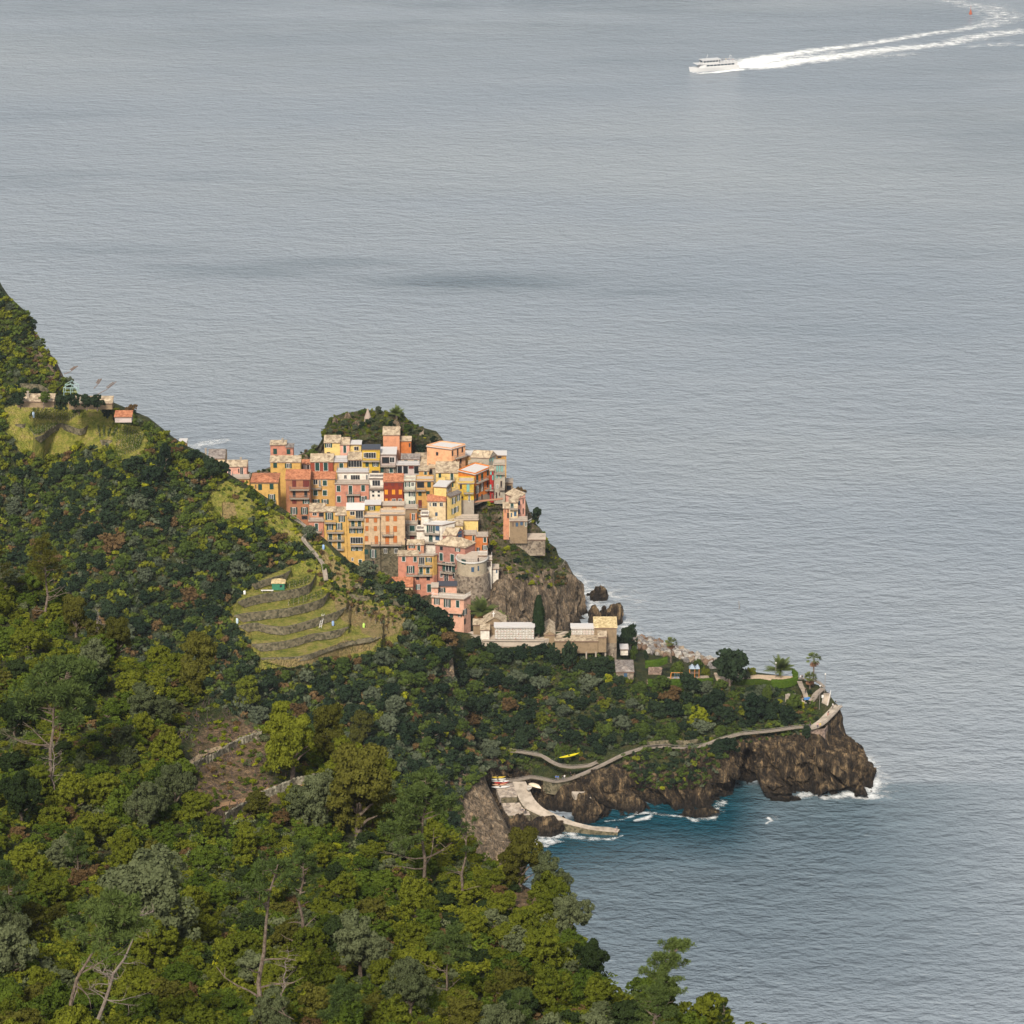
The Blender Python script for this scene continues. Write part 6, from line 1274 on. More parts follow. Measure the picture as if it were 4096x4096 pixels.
for key, c, b, l in [('h_dark', 'cm', (185, 500, 450, 700), 'dark oak in front of the retaining wall under the white burial wall'), ('h_dark2', 'cm', (905, 485, 1095, 790), 'tall dark evergreen half hiding the ochre burial building'),
    ('h_grey', 'cm', (380, 745, 600, 960), 'pale topped bushy tree below the cemetery'), ('h_dark', 'cm', (1110, 700, 1230, 800), 'dark shrub beside the concrete posts'), ('h_yellow', 'cm', (1345, 800, 1430, 890), 'yellow green bush left of the rubble hut'),
    ('h_dark2', 'hd', (780, 325, 1045, 600), 'big round dark pine towering over the garden hedge'), ('h_dark', 'hd', (120, 155, 262, 395), 'umbrella pine beside the stone tower building'), ('h_green', 'hd', (195, 300, 280, 430), 'green tree behind the rubble hut'),
    ('h_green', 'hd', (490, 410, 605, 530), 'green tree at the left of the playground'), ('h_green', 'hd', (645, 405, 740, 480), 'green bush tree behind the playground'), ('h_olive', 'hd', (705, 455, 775, 545), 'olive tree right of the playground'),
    ('h_grey', 'hd', (1005, 490, 1060, 570), 'small grey green tree on the pale gravel'), ('h_olive', 'hd', (1030, 458, 1100, 530), 'bright olive green bush tree right of the big pine'), ('h_dark', 'hd', (300, 345, 345, 420), 'small dark tree near the path to the breakwater'),
    ('h_dark', 'hd', (770, 720, 960, 880), 'dark oak hanging over the railed footpath'), ('h_dark2', 'hd', (960, 660, 1190, 850), 'widest dark oak under the seaward garden'), ('h_dark', 'hd', (650, 640, 830, 830), 'dark bushy tree below the long bright hedge'),
    ('h_yellow', 'hd', (1205, 690, 1290, 775), 'largest yellow flowering bush under the columns'), ('h_yellow', 'hd', (1332, 698, 1372, 750), 'small yellow bush in the middle under the columns'), ('h_yellow', 'hd', (1392, 708, 1442, 760), 'yellow bush at the right under the columns'),
    ('h_green', 'hd', (1130, 570, 1215, 730), 'bright green climbing shrub at the end of the garden wall'), ('h_dark2', 'hd', (1410, 865, 1490, 985), 'dark pine bush leaning out at the lookout corner'), ('h_green', 'hd', (450, 930, 570, 1030), 'light green shrub beside the footpath'),
    ('h_dark', 'hd', (770, 965, 970, 1090), 'dark shrub hanging below the footpath near the cave'), ('h_green', 'cv', (875, 355, 975, 520), 'thin green tree beside the yellow kayak'), ('h_dark', 'hd', (1450, 628, 1490, 662), 'clipped dark ball bush by the garden path'), ('h_yellow', 'hd', (1450, 660, 1480, 685), 'small yellow green bush by the garden path'),
    ('m_dark', 'c2', (400, 545, 570, 680), 'green bush tree on the terrace above the golden roofed house'), ('m_dark2', 'c2', (565, 440, 700, 560), 'dark tree behind the rooftop garden house'), ('m_green', 'c2', (215, 300, 385, 420), 'green tree on the right shoulder of the hilltop garden'),
    ('m_green', 'c1', (540, 620, 740, 770), 'green bushes behind the brick red house'), ('m_dark', 'c5', (690, 380, 870, 620), 'loose green shrub behind the lonely pink cliff house'), ('m_brown', 'c5', (510, 145, 660, 260), 'straw coloured reed bush behind the pink cliff house roof'),
    ('m_dark', 'c3', (1060, 1140, 1370, 1400), 'dark spreading tree at the foot of the pale pink terrace house'), ('m_dark2', 'c3', (1395, 1290, 1540, 1400), 'small round dark tree right below the pale pink house'), ('m_green', 'c3', (560, 810, 740, 960), 'leafy green tree left of the terracotta cottage'),
    ('m_brown', 'c3', (870, 960, 1020, 1080), 'bare reddish tree before the terracotta cottage'), ('m_green', 'c0', (1100, 1150, 1270, 1380), 'yellow green tree in front of the leftmost yellow house'), ('m_dark', 'c0', (640, 720, 860, 960), 'dark umbrella shaped tree beside the grey roofed cream house'),
    ('m_dark2', 'c0', (90, 540, 430, 800), 'row of dark rounded trees on the hill crest'), ('m_dark', 'c0', (380, 640, 720, 1020), 'large dark tree in front of the grey roofed cream house'), ('m_brown', 'ul', (1060, 1090, 1170, 1220), 'reddish shrub beside the red roofed shed'), ('m_dark', 'ul', (880, 1100, 975, 1230), 'dark round tree right of the upper field'),
    ('m_green', 'ul', (610, 1070, 750, 1200), 'bright green tree with pale stem above the upper field'), ('m_dark2', 'ul', (450, 1010, 590, 1150), 'dark tree in front of the long low roof'), ('m_dark', 'ul', (1350, 1420, 1480, 1700), 'tall dark green tree on the hill slope above the striped plot')]:
    tree_px(key, c, b, l)
def cypress():
    p, px = base_at(*cx('cm', 712, 478)); h = 425*CR['cm'][2]/4*px/.93; w_ = 70*CR['cm'][2]/4*px; n = 7000; rg = np.random.default_rng(4)
    r = empty('cypress_tree', p); tag(r, 'tall dark cypress standing between the two burial walls', 'cypress'); t = rg.uniform(.14, 1, n)**.9; a = rg.uniform(0, 6.283, n)
    rad = w_*np.clip(np.sin(np.pi*np.clip(t*.92+.04, 0, 1))**.55, 0, 1)*(1.05-.35*t)*(.82+.18*np.sin(a*5+t*13))*rg.uniform(.8, 1.05, n)
    C = np.stack([rad*np.cos(a), rad*np.sin(a), t*h], 1); Nn = np.stack([np.cos(a), np.sin(a), .5+0*a], 1)+rg.normal(size=(n, 3))*.4; Nn /= np.linalg.norm(Nn, axis=1, keepdims=True)
    V, Fq = leaf_quads(C, Nn, .34, rg); mesh_np('crown', V, Fq, leaf_mat('cypress_leaf', (.010, .022, .010), (.03, .05, .018)), parent=r); q = MB(); q.tube([(0, 0, -.3), (0, 0, h*.3)], [.3, .2], 8); q.build('trunk', M_bark, r)
cypress()
p, px = base_at(*cx('cm', 175, 300)); palm_date('large date palm with orange dry fronds left behind the cemetery chapel', Vector(PY(*cx('cm', 165, 285), 801)), 5.0, 44, 26, 2.4)
palm_date('small low palm behind the cemetery chapel roof', Vector(PY(*cx('cm', 345, 290), 800)), 2.6, 30, 0, .6)
p, px = base_at(*cx('ed', 850, 420)); palm_date('spiky date palm at the seaward end of the garden', p, 4.6, 46, 0, 2.2)
p, px = base_at(*cx('ed', 1360, 560)); palm_fan('tall fan palm with a brown skirt near the tip of the headland', p, 8.4, 2.5)
p, px = base_at(*cx('ed', 1310, 600)); palm_fan('lower fan palm standing before the tall one at the headland tip', p, 3.4, 2.3)
p, px = base_at(*cx('hd', 498, 440)); palm_fan('fan palm with a brown skirt in front of the boulder breakwater', p, 6.4, 2.2)
palm_date('dark palm on the right edge of the hilltop garden', Vector(PY(*cx('c2', 150, 255), 908)), 2.9, 40, 0, 2.2)
# village hill greenery
V_g = [(330, 409), (355, 405), (385, 405), (405, 412), (424, 424), (432, 438), (395, 442), (330, 442), (316, 436)]
gt = scatter(['village_hill'], V_g, 26, 2., rs)
G_TOP = 'small trees and bushes of the hilltop garden'
for p, u, v in gt:
    k = rs.choice(['m_green', 'm_olive', 'm_dark', 'm_grey', 'm_brown']); s = rs.uniform(.7, 1.5); put(PN[k], p-Vector((0, 0, .2)), s, {'m_green': 'small green tree in the hilltop garden', 'm_olive': 'olive bush in the hilltop garden', 'm_dark': 'dark bush in the hilltop garden', 'm_grey': 'grey leaved bush in the hilltop garden', 'm_brown': 'dry brown bush in the hilltop garden'}[k], G_TOP, sz=s*rs.uniform(.8, 1.2))
V_c = [(480, 492), (508, 492), (522, 510), (545, 535), (560, 560), (572, 582), (560, 592), (530, 585), (505, 575), (488, 560), (488, 530), (482, 510)]
G_CL = 'bushes clinging to the village cliff'
ct = scatter(['village_hill'], V_c, 55, 2., rs)
for p, u, v in ct:
    k = rs.choice(['m_green', 'm_olive', 'm_dark', 'm_yellow', 'm_brown'], p=[.3, .15, .25, .18, .12]); s = rs.uniform(.7, 1.7); put(PN[k], p-Vector((0, 0, .4)), s, {'m_green': 'green bush clinging to the village cliff', 'm_olive': 'olive bush clinging to the village cliff', 'm_dark': 'dark bush clinging to the village cliff', 'm_yellow': 'yellow bush clinging to the village cliff', 'm_brown': 'dry brown bush clinging to the village cliff'}[k], G_CL, sz=s*rs.uniform(.6, 1.))
us = scatter(['village_hill'], V_c, 260, .9, rs)+scatter(['village_hill'], V_g, 260, .7, rs)+scatter(['village_hill'], [(200, 470), (268, 470), (290, 450), (318, 436), (318, 446), (280, 476), (230, 500)], 60, 1., rs)
stuff_mesh('ivy', [np.array(p) for p, u, v in us], rs.uniform(.3, .85, len(us)), rs.choice(6, len(us), p=[.2, .4, .16, .1, .10, .04]), T2, [LM[k] for k in mk], 'low plants and ivy on the village cliff and hilltop garden', 'ivy', rs)
# grass tufts on the upper fields and terraces
us = scatter(['hillside'], [(205, 480), (246, 484), (304, 530), (360, 575), (404, 610), (395, 630), (330, 600), (300, 560), (262, 530)], 190, 1.5, rs)
stuff_mesh('low_plants', [np.array(p) for p, u, v in us], rs.uniform(.35, 1.1, len(us)), rs.choice(6, len(us), p=[.3, .4, .08, .06, .10, .06]), T2, [LM[k] for k in mk], 'low plants scattered over the vine terraces', 'plants', rs)
# ------------------------------------------------------------ rocks and boulders
def crag(label, c, box, z, seed, name='sea_rock', m=None, sq=1., cat='rock', dep=1., dy=0):
    (u0, v0), (u1, v1) = cx(c, box[0], box[1]), cx(c, box[2], box[3]); p = Vector(PZ((u0+u1)/2, v1, z)); p = Vector(PY((u0+u1)/2, v1, p.y+dy)); px = (p-Vector((0, 0, H))).length/F; w_ = (u1-u0)*px/2; h_ = (v1-v0)*px/.93
    bm = bmesh.new(); bmesh.ops.create_icosphere(bm, subdivisions=5, radius=1); V = np.array([v.co[:] for v in bm.verts]); Fs = [tuple(v.index for v in f.verts) for f in bm.faces]; bm.free()
    d = .62+.20*ridged(V*1.1+seed, 3)+.10*ridged(V*3+seed*2, 3); V = V*d[:, None]; V = V*np.array([w_, w_*.8*dep, h_*sq]); V[:, 2] += h_*.15; V[:, 1] += w_*.5*dep
    o = mesh_np(name, V, np.array(Fs), m or M_head); o.location = p; at = o.data.attributes.new('veg', 'FLOAT', 'POINT'); tag(o, label, cat); return o
crag('dark jagged sea rock with surf around it off the village cliff', 'c5', (1470, 1450, 1725, 1625), 0, 1)
crag('small dark rock beside the jagged sea rock', 'c5', (1430, 1528, 1480, 1560), 0, 2)
crag('largest pointed rock at the foot of the village cliff', 'c5', (1670, 1675, 1940, 1930), 0, 3)
crag('rounded dark rock left of the largest pointed rock', 'c5', (1440, 1730, 1640, 1930), 0, 4); crag('small knob of rock between the pointed rocks', 'c5', (1600, 1710, 1720, 1830), 0, 5)
crag('big dark rock hump between the slipway and the pale platform', 'cv', (790, 800, 1340, 1070), 0, 6, sq=1.35, dep=.6, dy=9)
crag('brown rock shoulder under the pale platform', 'cv', (1040, 830, 1300, 1000), 2, 16, dep=.6)
crag('low black rock in the surf below the slipway', 'cv', (630, 985, 1005, 1170), 0, 7, sq=.75, dep=.5); crag('dark boulder under the quay wall', 'cv', (500, 1000, 700, 1130), 0, 8, dep=.6)
def topcrag(label, box, Y, sd):
    (u0, v0), (u1, v1) = cx('c1', box[0], box[1]), cx('c1', box[2], box[3]); crag(label, 'c1', box, float(PY((u0+u1)/2, v1, Y)[2]), sd, name='rock_outcrop', m=M_vil)
topcrag('brown rock outcrop at the left end of the hilltop garden', (1070, 185, 1185, 280), 908, 9); topcrag('lower rock knob at the far left of the hilltop garden', (925, 235, 1010, 300), 906, 19); topcrag('rough rock step in the middle of the hilltop garden', (1180, 290, 1330, 350), 902, 29); topcrag('pale rock step below the palm of the hilltop garden', (1690, 270, 1800, 340), 903, 39)
bt = []
for s in range(6):
    rg = random.Random(s); bm = bmesh.new(); bmesh.ops.create_icosphere(bm, subdivisions=1, radius=1)
    for v in bm.verts: v.co *= rg.uniform(.72, 1.15)
    V = [v.co[:] for v in bm.verts]; Fs = [tuple(v.index for v in f.verts) for f in bm.faces]; bm.free(); bt.append((V, Fs))
BL = [('white', (.36, .335, .30)), ('grey', (.20, .185, .175)), ('brown', (.17, .11, .075)), ('tan', (.25, .195, .14))]
bp = []
for s in range(6):
    k, c = BL[s % 4]; o = mesh_np('boulder', bt[s][0], bt[s][1], mat('boulder_'+k, c, .9, noise=(1.2, tuple(x*.5 for x in c), .4, .65), bump=(2, .5, .2))); tag(o, {'white': 'whitish boulder in the breakwater heap', 'grey': 'grey boulder in the breakwater heap', 'brown': 'reddish brown boulder in the breakwater heap', 'tan': 'tan boulder in the breakwater heap'}[k], 'boulder', 'boulders of the breakwater'); bp.append(o)
Bpoly = cpts('hd', [(150, 300), (200, 270), (270, 215), (360, 232), (450, 288), (560, 318), (700, 368), (800, 392), (840, 440), (800, 490), (720, 430), (600, 440), (540, 400), (440, 400), (340, 380), (290, 330), (200, 380)])
bs_ = scatter(['headland'], Bpoly, 210, 1.25, rs)
extra = []
for i, (p, u, v) in enumerate(bs_):
    o = bp[i] if i < 6 else bp[int(rs.integers(6))].copy()
    if i >= 6: COL.objects.link(o)
    s = rs.uniform(.75, 1.9); o.location = p+Vector((0, 0, .3+rs.uniform(0, .5))); o.rotation_euler = rs.uniform(0, 6.28, 3); o.scale = (s, s*rs.uniform(.7, 1.1), s*rs.uniform(.6, 1))
# ------------------------------------------------------------ people: one continuous skinned body each
M_skin = mat('skin', (.48, .28, .19), .6); M_hair = mat('hair', (.03, .02, .015), .7)
def person(label, p, top, legs, rz=0, pose='stand', h=1.72):
    a = {'stand': .0, 'walk': .22, 'lean': .1, 'sit': 0}[pose]; s = h/1.72
    J = {'pel': (0, 0, .95), 'che': (0, .0, 1.28), 'nek': (0, 0, 1.47), 'hea': (0, -.02, 1.62), 'hl': (-.09, 0, .9), 'kl': (-.10, -a, .5), 'fl': (-.10, a*.6, .07), 'tl': (-.1, a*.6-.16, .03), 'hr': (.09, 0, .9), 'kr': (.10, a*.4, .5), 'fr': (.10, a*1.3, .07), 'tr': (.1, a*1.3-.14, .03),
         'sl': (-.18, 0, 1.40), 'el': (-.25, .03+a*.3, 1.12), 'wl': (-.25, -.12-a*.3, .90), 'pl': (-.25, -.18-a*.3, .82), 'sr': (.18, 0, 1.40), 'er': (.25, .03-a*.3, 1.12), 'wr': (.25, -.12+a*.2, .90), 'pr': (.25, -.18+a*.2, .82)}
    if pose == 'lean': J['che'] = (0, -.16, 1.22); J['nek'] = (0, -.24, 1.38); J['hea'] = (0, -.30, 1.50); J['sl'] = (-.18, -.2, 1.32); J['sr'] = (.18, -.2, 1.32); J['el'] = (-.24, -.3, 1.1); J['er'] = (.24, -.3, 1.1); J['wl'] = (-.18, -.5, 1.08); J['wr'] = (.18, -.5, 1.08); J['pl'] = (-.16, -.57, 1.08); J['pr'] = (.16, -.57, 1.08)
    R0 = {'pel': .15, 'che': .17, 'nek': .055, 'hea': .105, 'hl': .10, 'kl': .065, 'fl': .045, 'tl': .04, 'sl': .06, 'el': .042, 'wl': .03, 'pl': .035}
    E = [('pel', 'che'), ('che', 'nek'), ('nek', 'hea'), ('pel', 'hl'), ('hl', 'kl'), ('kl', 'fl'), ('fl', 'tl'), ('pel', 'hr'), ('hr', 'kr'), ('kr', 'fr'), ('fr', 'tr'), ('che', 'sl'), ('sl', 'el'), ('el', 'wl'), ('wl', 'pl'), ('che', 'sr'), ('sr', 'er'), ('er', 'wr'), ('wr', 'pr')]
    K = list(J); me = bpy.data.meshes.new('body'); me.from_pydata([J[k] for k in K], [(K.index(x), K.index(y)) for x, y in E], []); o = bpy.data.objects.new('body', me); COL.objects.link(o)
    m = o.modifiers.new('s', 'SKIN'); 
    for i, k in enumerate(K): r_ = R0.get(k) or R0[k[0]+'l']; me.skin_vertices[0].data[i].radius = (r_, r_*.8); me.skin_vertices[0].data[i].use_root = (k == 'pel')
    o.modifiers.new('u', 'SUBSURF').levels = 1; dg = bpy.context.evaluated_depsgraph_get(); m2 = bpy.data.meshes.new_from_object(o.evaluated_get(dg)); bpy.data.objects.remove(o)
    mi = []
    for f in m2.polygons:
        c = f.center; z = c.z; arm = abs(c.x) > .21
        mi.append(3 if (z > 1.6 and c.y > J['hea'][1]-.03) or z > 1.69 else 0 if z > (1.43 if pose != 'lean' else 1.42) or (arm and z < 1.1) or (pose == 'lean' and c.y < -.42) else 1 if z > .93 else 2 if z > .12 else 4)
    m2.materials.clear()
    for q in (M_skin, top, legs, M_hair, mat('shoe', (.05, .05, .05))): m2.materials.append(q)
    m2.polygons.foreach_set('material_index', mi); b = bpy.data.objects.new('person', m2); COL.objects.link(b); b.location = p; b.rotation_euler = (0, 0, rz); b.scale = (s, s, s); tag(b, label, 'person'); return b
CL = {k: mat('cloth_'+k, c, .85) for k, c in {'black': (.02, .02, .022), 'blue': (.05, .14, .38), 'white': (.6, .6, .58), 'red': (.35, .05, .04), 'yellow': (.55, .42, .10), 'navy': (.03, .04, .08), 'grey': (.2, .2, .2), 'jean': (.07, .10, .17), 'pinky': (.5, .3, .28), 'tan': (.4, .3, .2)}.items()}
def at(c, x, y, z): return Vector(PZ(*cx(c, x, y), z))
for l, c, x, y, z, t, g, rz, po in [
    ('person in a blue top standing by the path railing above the slipway, left one', 'cv', 910, 692, 7.6, 'blue', 'navy', 0, 'stand'), ('person in a bright blue jacket on the path above the slipway', 'cv', 928, 693, 7.6, 'blue', 'grey', .4, 'stand'),
    ('person in dark clothes bending at the railing above the slipway', 'cv', 968, 686, 7.8, 'black', 'jean', -.6, 'lean'), ('person in a pale top beside the dark one above the slipway', 'cv', 983, 686, 7.9, 'white', 'grey', .5, 'stand'), ('lone walker in black on the rising footpath', 'cv', 1035, 662, 8.6, 'black', 'black', 2, 'walk'),
    ('person in dark shirt standing on the pebble quay, left one', 'cv', 626, 975, 4.3, 'navy', 'tan', .3, 'stand'), ('person in black on the pebble quay, right one', 'cv', 647, 975, 4.3, 'black', 'black', -.3, 'stand'), ('angler in grey leaning at the end of the slipway', 'cv', 1424, 1128, .95, 'grey', 'pinky', 1.2, 'lean'),
    ('person in a white top on the long footpath above the green slope', 'hd', 592, 1022, 13.1, 'white', 'black', 0, 'stand'), ('person in pink and black on the long footpath above the green slope', 'hd', 606, 1022, 13.15, 'pinky', 'black', .3, 'stand'),
    ('person in black at the inner corner of the lookout', 'ed', 1314, 1188, 17.8, 'black', 'navy', .5, 'stand'), ('person in pink top on the concrete lookout', 'ed', 1428, 1205, 17.9, 'pinky', 'navy', 0, 'stand'), ('person in a yellow top on the concrete lookout', 'ed', 1470, 1205, 18, 'yellow', 'tan', .2, 'walk'),
    ('person in black and red leaning on the lookout rail', 'ed', 1590, 1015, 18.5, 'black', 'red', 1.2, 'lean'), ('person in a white shirt at the upper end of the lookout', 'ed', 1664, 900, 18.9, 'white', 'black', 1, 'stand'), ('person in black at the far tip of the lookout', 'ed', 1697, 852, 19, 'black', 'black', 1.4, 'lean'),
    ('person in dark blue on the garden stairs', 'ed', 1588, 720, 20.5, 'navy', 'black', .5, 'walk'), ('large walker in a black cape on the garden path', 'ed', 1243, 668, 21.5, 'black', 'black', 0, 'walk'), ('person in black at the top of the garden path', 'ed', 1189, 465, 21.8, 'black', 'grey', 0, 'stand'), ('person in a pale shirt at the top of the garden path', 'ed', 1168, 465, 21.8, 'white', 'grey', .5, 'stand'),
    ('person in black standing on the wide beige roof terrace', 'c3', 825, 142, 50, 'black', 'grey', 0, 'stand'), ('person in grey on the wide beige roof terrace', 'c3', 848, 142, 50, 'grey', 'jean', 0, 'lean')]:
    if c == 'c3': p = Vector(PY(*cx(c, x, y), 852.5))
    else: p = at(c, x, y, z)
    person(l, p, CL[t], CL[g], rz, po)
# ------------------------------------------------------------ boats
def boat(label, p, L_, w_, h_, col, rz, name='kayak', cat='kayak', flip=False, tilt=0, deck=None):
    q = MB(); n = 15; V = []; K = 7
    for i in range(n):
        t = -1+2*i/(n-1); w = w_/2*(1-abs(t)**2.2)+.01; sh = .35*h_*t*t
        for k in range(K+1): a = math.pi*k/K; V.append((t*L_/2, w*math.cos(a), sh-h_*math.sin(a)*(1-abs(t)**3*.8)))
    q.add(V, [(i*(K+1)+k, i*(K+1)+k+1, (i+1)*(K+1)+k+1, (i+1)*(K+1)+k) for i in range(n-1) for k in range(K)])
    top = []; 
    for i in range(n-1): q.add([V[i*(K+1)], V[i*(K+1)+K], V[(i+1)*(K+1)+K], V[(i+1)*(K+1)]], [(0, 1, 2, 3)], 0 if deck is None or i in (0, 1, n-2, n-3) else 1)
    m = mat('gel_'+''.join('%02d' % int(c*99) for c in col), col, .35, .5); r = empty(name, p, rz); tag(r, label, cat); o = q.build('hull', [m, mat('boat_inside', (.35, .30, .24), .7)], r)
    if name == 'kayak': c_ = MB(); c_.tube([(-.1, 0, .02), (-.1, 0, .07)], [.32, .30], 12); c_.build('cockpit', mat('cockpit', (.02, .02, .02), .6), r)
    else: c_ = MB(); [c_.box((x, 0, .01), .12, w_*.42, .03) for x in (-L_*.18, L_*.15)]; c_.build('bench', M_frame, r)
    r.rotation_euler = (math.pi+tilt if flip else tilt, 0, rz); return r
for i, (x, y, col, lb) in enumerate([(412, 662, (.65, .45, .05), 'kayak with yellow orange end at the top of the rack'), (415, 680, (.66, .66, .63), 'white kayak second from the top of the rack'), (420, 694, (.62, .62, .60), 'white kayak lying third in the stack'), (440, 708, (.5, .04, .03), 'red kayak in the stack of kayaks'), (425, 724, (.62, .36, .22), 'orange white kayak low in the stack')]):
    boat(lb, at('cv', x, y, 8.6-i*.42), 4.2, .75, .3, col, .05+.03*i)
boat('white sea kayak below the coloured stack', at('cv', 435, 745, 7.0), 5.2, .95, .45, (.66, .65, .62), .1); boat('white kayak at the right side of the stack', at('cv', 462, 697, 7.7), 3., .7, .3, (.68, .67, .65), .1); boat('bright yellow kayak parked on the slope above the upper path', at('cv', 1025, 476, 11.4), 6.6, 1.0, .4, (.70, .60, .02), .5)
boat('pale upturned rowing boat at the top of the slipway', at('cv', 728, 735, 7.3), 4.6, 1.7, .6, (.62, .52, .38), -.7, 'rowing_boat', 'boat', True); boat('white striped rowing boat standing beside the upturned one', at('cv', 680, 750, 7.2), 4.2, 1.5, .5, (.60, .58, .52), 1.4, 'rowing_boat', 'boat', deck=1)
def ferry():
    st = Vector(PZ(737, 68.2, 0)); bo = Vector(PZ(690, 71.8, 0)); d = (bo-st).normalized(); L_ = (bo-st).length; r = empty('ferry', (st+bo)/2, math.atan2(d.y, d.x)); tag(r, 'white passenger ferry with two decks speeding left ahead of its long wake', 'ferry')
    Wt = mat('ferry_white', (.50, .50, .50), .4, .5); Gl = mat('ferry_glass', (.03, .045, .06), .2, .5); B = 3.4
    def hullm(z0, z1, w0, w1):
        V = []; n = 14
        for i in range(n):
            t = i/(n-1); x = -L_/2+L_*t; k = 1-max(0, (t-.62)/.38)**2.2
            V += [(x-(0 if t < .9 else .6*(1-1)), w0*k, z0), (x+(.9*t**6), w1*max(k, .03)+0, z1+1.0*max(0, t-.6)**2*5), (x, -w0*k, z0), (x+(.9*t**6), -w1*max(k, .03), z1+1.0*max(0, t-.6)**2*5)]
        Fs = []
        for i in range(n-1): a = 4*i; b = a+4; Fs += [(a, a+1, b+1, b), (a+3, a+2, b+2, b+3), (a+1, a+3, b+3, b+1)]
        return V, Fs+[(0, 2, 3, 1)]
    q = MB(); q.add(*hullm(-.4, 2.3, B*.85, B)); q.build('hull', Wt, r)
    q = MB(); q.add([(x, y, z) for z in (2.25, 4.6) for x, y in ((-L_*.46, -B*.92), (L_*.22, -B*.92), (L_*.34+(-1.2 if z > 3 else 0), -B*.5), (L_*.34+(-1.2 if z > 3 else 0), B*.5), (L_*.22, B*.92), (-L_*.46, B*.92))], [tuple(range(6))[::-1], tuple(range(6, 12))]+[(i, (i+1) % 6, 6+(i+1) % 6, 6+i) for i in range(6)]); cb = q.build('cabin', Wt, r)
    def strip(par, x0, x1, z, hh, n, off):
        for s in (-1, 1):
            w_ = (x1-x0)/n
            for i in range(n): k = MB(); k.box((x0+w_*(i+.5), s*off, z), w_*.42, .03, hh); k.build('window', Gl, par)
    strip(cb, -L_*.40, L_*.2, 3.6, .45, 8, B*.92+.02)
    q = MB(); q.box((-L_*.03, 0, 4.7), L_*.43, B*.95, .1); q.build('upper_deck', Wt, r)
    q = MB(); q.box((L_*.1, 0, 5.75), L_*.17, B*.78, 1.); w2 = q.build('wheelhouse', Wt, r); strip(w2, -L_*.06, L_*.26, 6., .42, 5, B*.78+.02)
    q = MB(); q.box((L_*.08, 0, 6.9), L_*.2, B*.85, .12); q.build('roof', Wt, r)
    k = MB(); k.box((L_*.273, 0, 6.), .05, B*.6, .42); k.build('windscreen', Gl, w2)
    q = MB(); q.tube([(L_*.16, 0, 6.9), (L_*.13, 0, 10)], .12, 5); q.build('mast', Wt, r); q = MB(); [q.tube([(-L_*.33, s, 4.7), (-L_*.36, s, 8.6)], .1, 5) for s in (-1, 1)]; q.box((-L_*.35, 0, 8.3), .1, 1.1, .1); q.build('stern_arch', Wt, r)
    rl_ = [(-L_*.07, -B*.92, 4.8), (-L_*.45, -B*.92, 4.8), (-L_*.45, B*.92, 4.8), (-L_*.07, B*.92, 4.8)]; railing(r, rl_, 1.1, M_wrail, 'railing', .8)
    M = Matrix.Translation(r.location) @ Matrix.Rotation(r.rotation_euler.z, 4, 'Z')
    for i in range(9):
        person('passenger in %s on the open upper deck of the ferry' % ['black', 'red', 'navy', 'grey', 'white', 'yellow', 'blue', 'tan', 'pinky'][i].replace('pinky', 'pink'), M @ Vector((-L_*(.10+.035*i), (-1.8 if i % 2 else 1.2)+.3*(i % 3), 4.8)), CL[['black', 'red', 'navy', 'grey', 'white', 'yellow', 'blue', 'tan', 'pinky'][i]], CL['navy'], i*.8)
ferry()
def buoy():
    p = Vector(PZ(970.5, 14.3, 0)); r = empty('sea_buoy', p); tag(r, 'small rust red buoy with a topmark far out near the wake', 'buoy'); m = mat('buoy_red', (.30, .07, .03), .6)
    q = MB(); q.tube([(0, 0, -.5), (0, 0, .2), (0, 0, 1.4), (0, 0, 3.2)], [1.0, 1.1, .8, .35], 12); q.build('body', m, r); q = MB(); q.tube([(0, 0, 3.2), (0, 0, 6)], .12, 6); q.build('mast', m, r)
buoy()
p = Vector(PZ(*cx('hd', 976, 66), 0)); q = MB(); q.tube([(0, 0, -1), (.1, 0, 1.), (-.1, 0, 3)], [.12, .12, .1], 5); o = q.build('marker_pole', M_rail); o.location = p; tag(o, 'thin dark pole sticking out of the open sea', 'pole')
# ------------------------------------------------------------ surf and wake
def foam_mat(name, sc):
    m = bpy.data.materials.new(name); m.use_nodes = True; N = m.node_tree.nodes; L = m.node_tree.links; b = N['Principled BSDF']; b.inputs['Base Color'].default_value = (.80, .82, .82, 1); b.inputs['Roughness'].default_value = .9
    at_ = node(m, 'ShaderNodeAttribute', attribute_name='dens'); a0 = pos_noise(m, sc, 8, .75, (.8, 1, 1)); a1 = node(m, 'ShaderNodeMath', operation='MULTIPLY_ADD', i1=2.4, i2=-.7); L.new(a0, a1.inputs[0]); a = a1.outputs[0]; ad = node(m, 'ShaderNodeMath', operation='ADD'); L.new(at_.outputs['Fac'], ad.inputs[0]); L.new(a, ad.inputs[1])
    mr = node(m, 'ShaderNodeMapRange', i1=.88, i2=1.7); L.new(ad.outputs[0], mr.inputs[0]); L.new(mr.outputs[0], b.inputs['Alpha']); return m
M_foam = foam_mat('sea_foam_mat', .32); M_wake = foam_mat('wake_mat', .2)
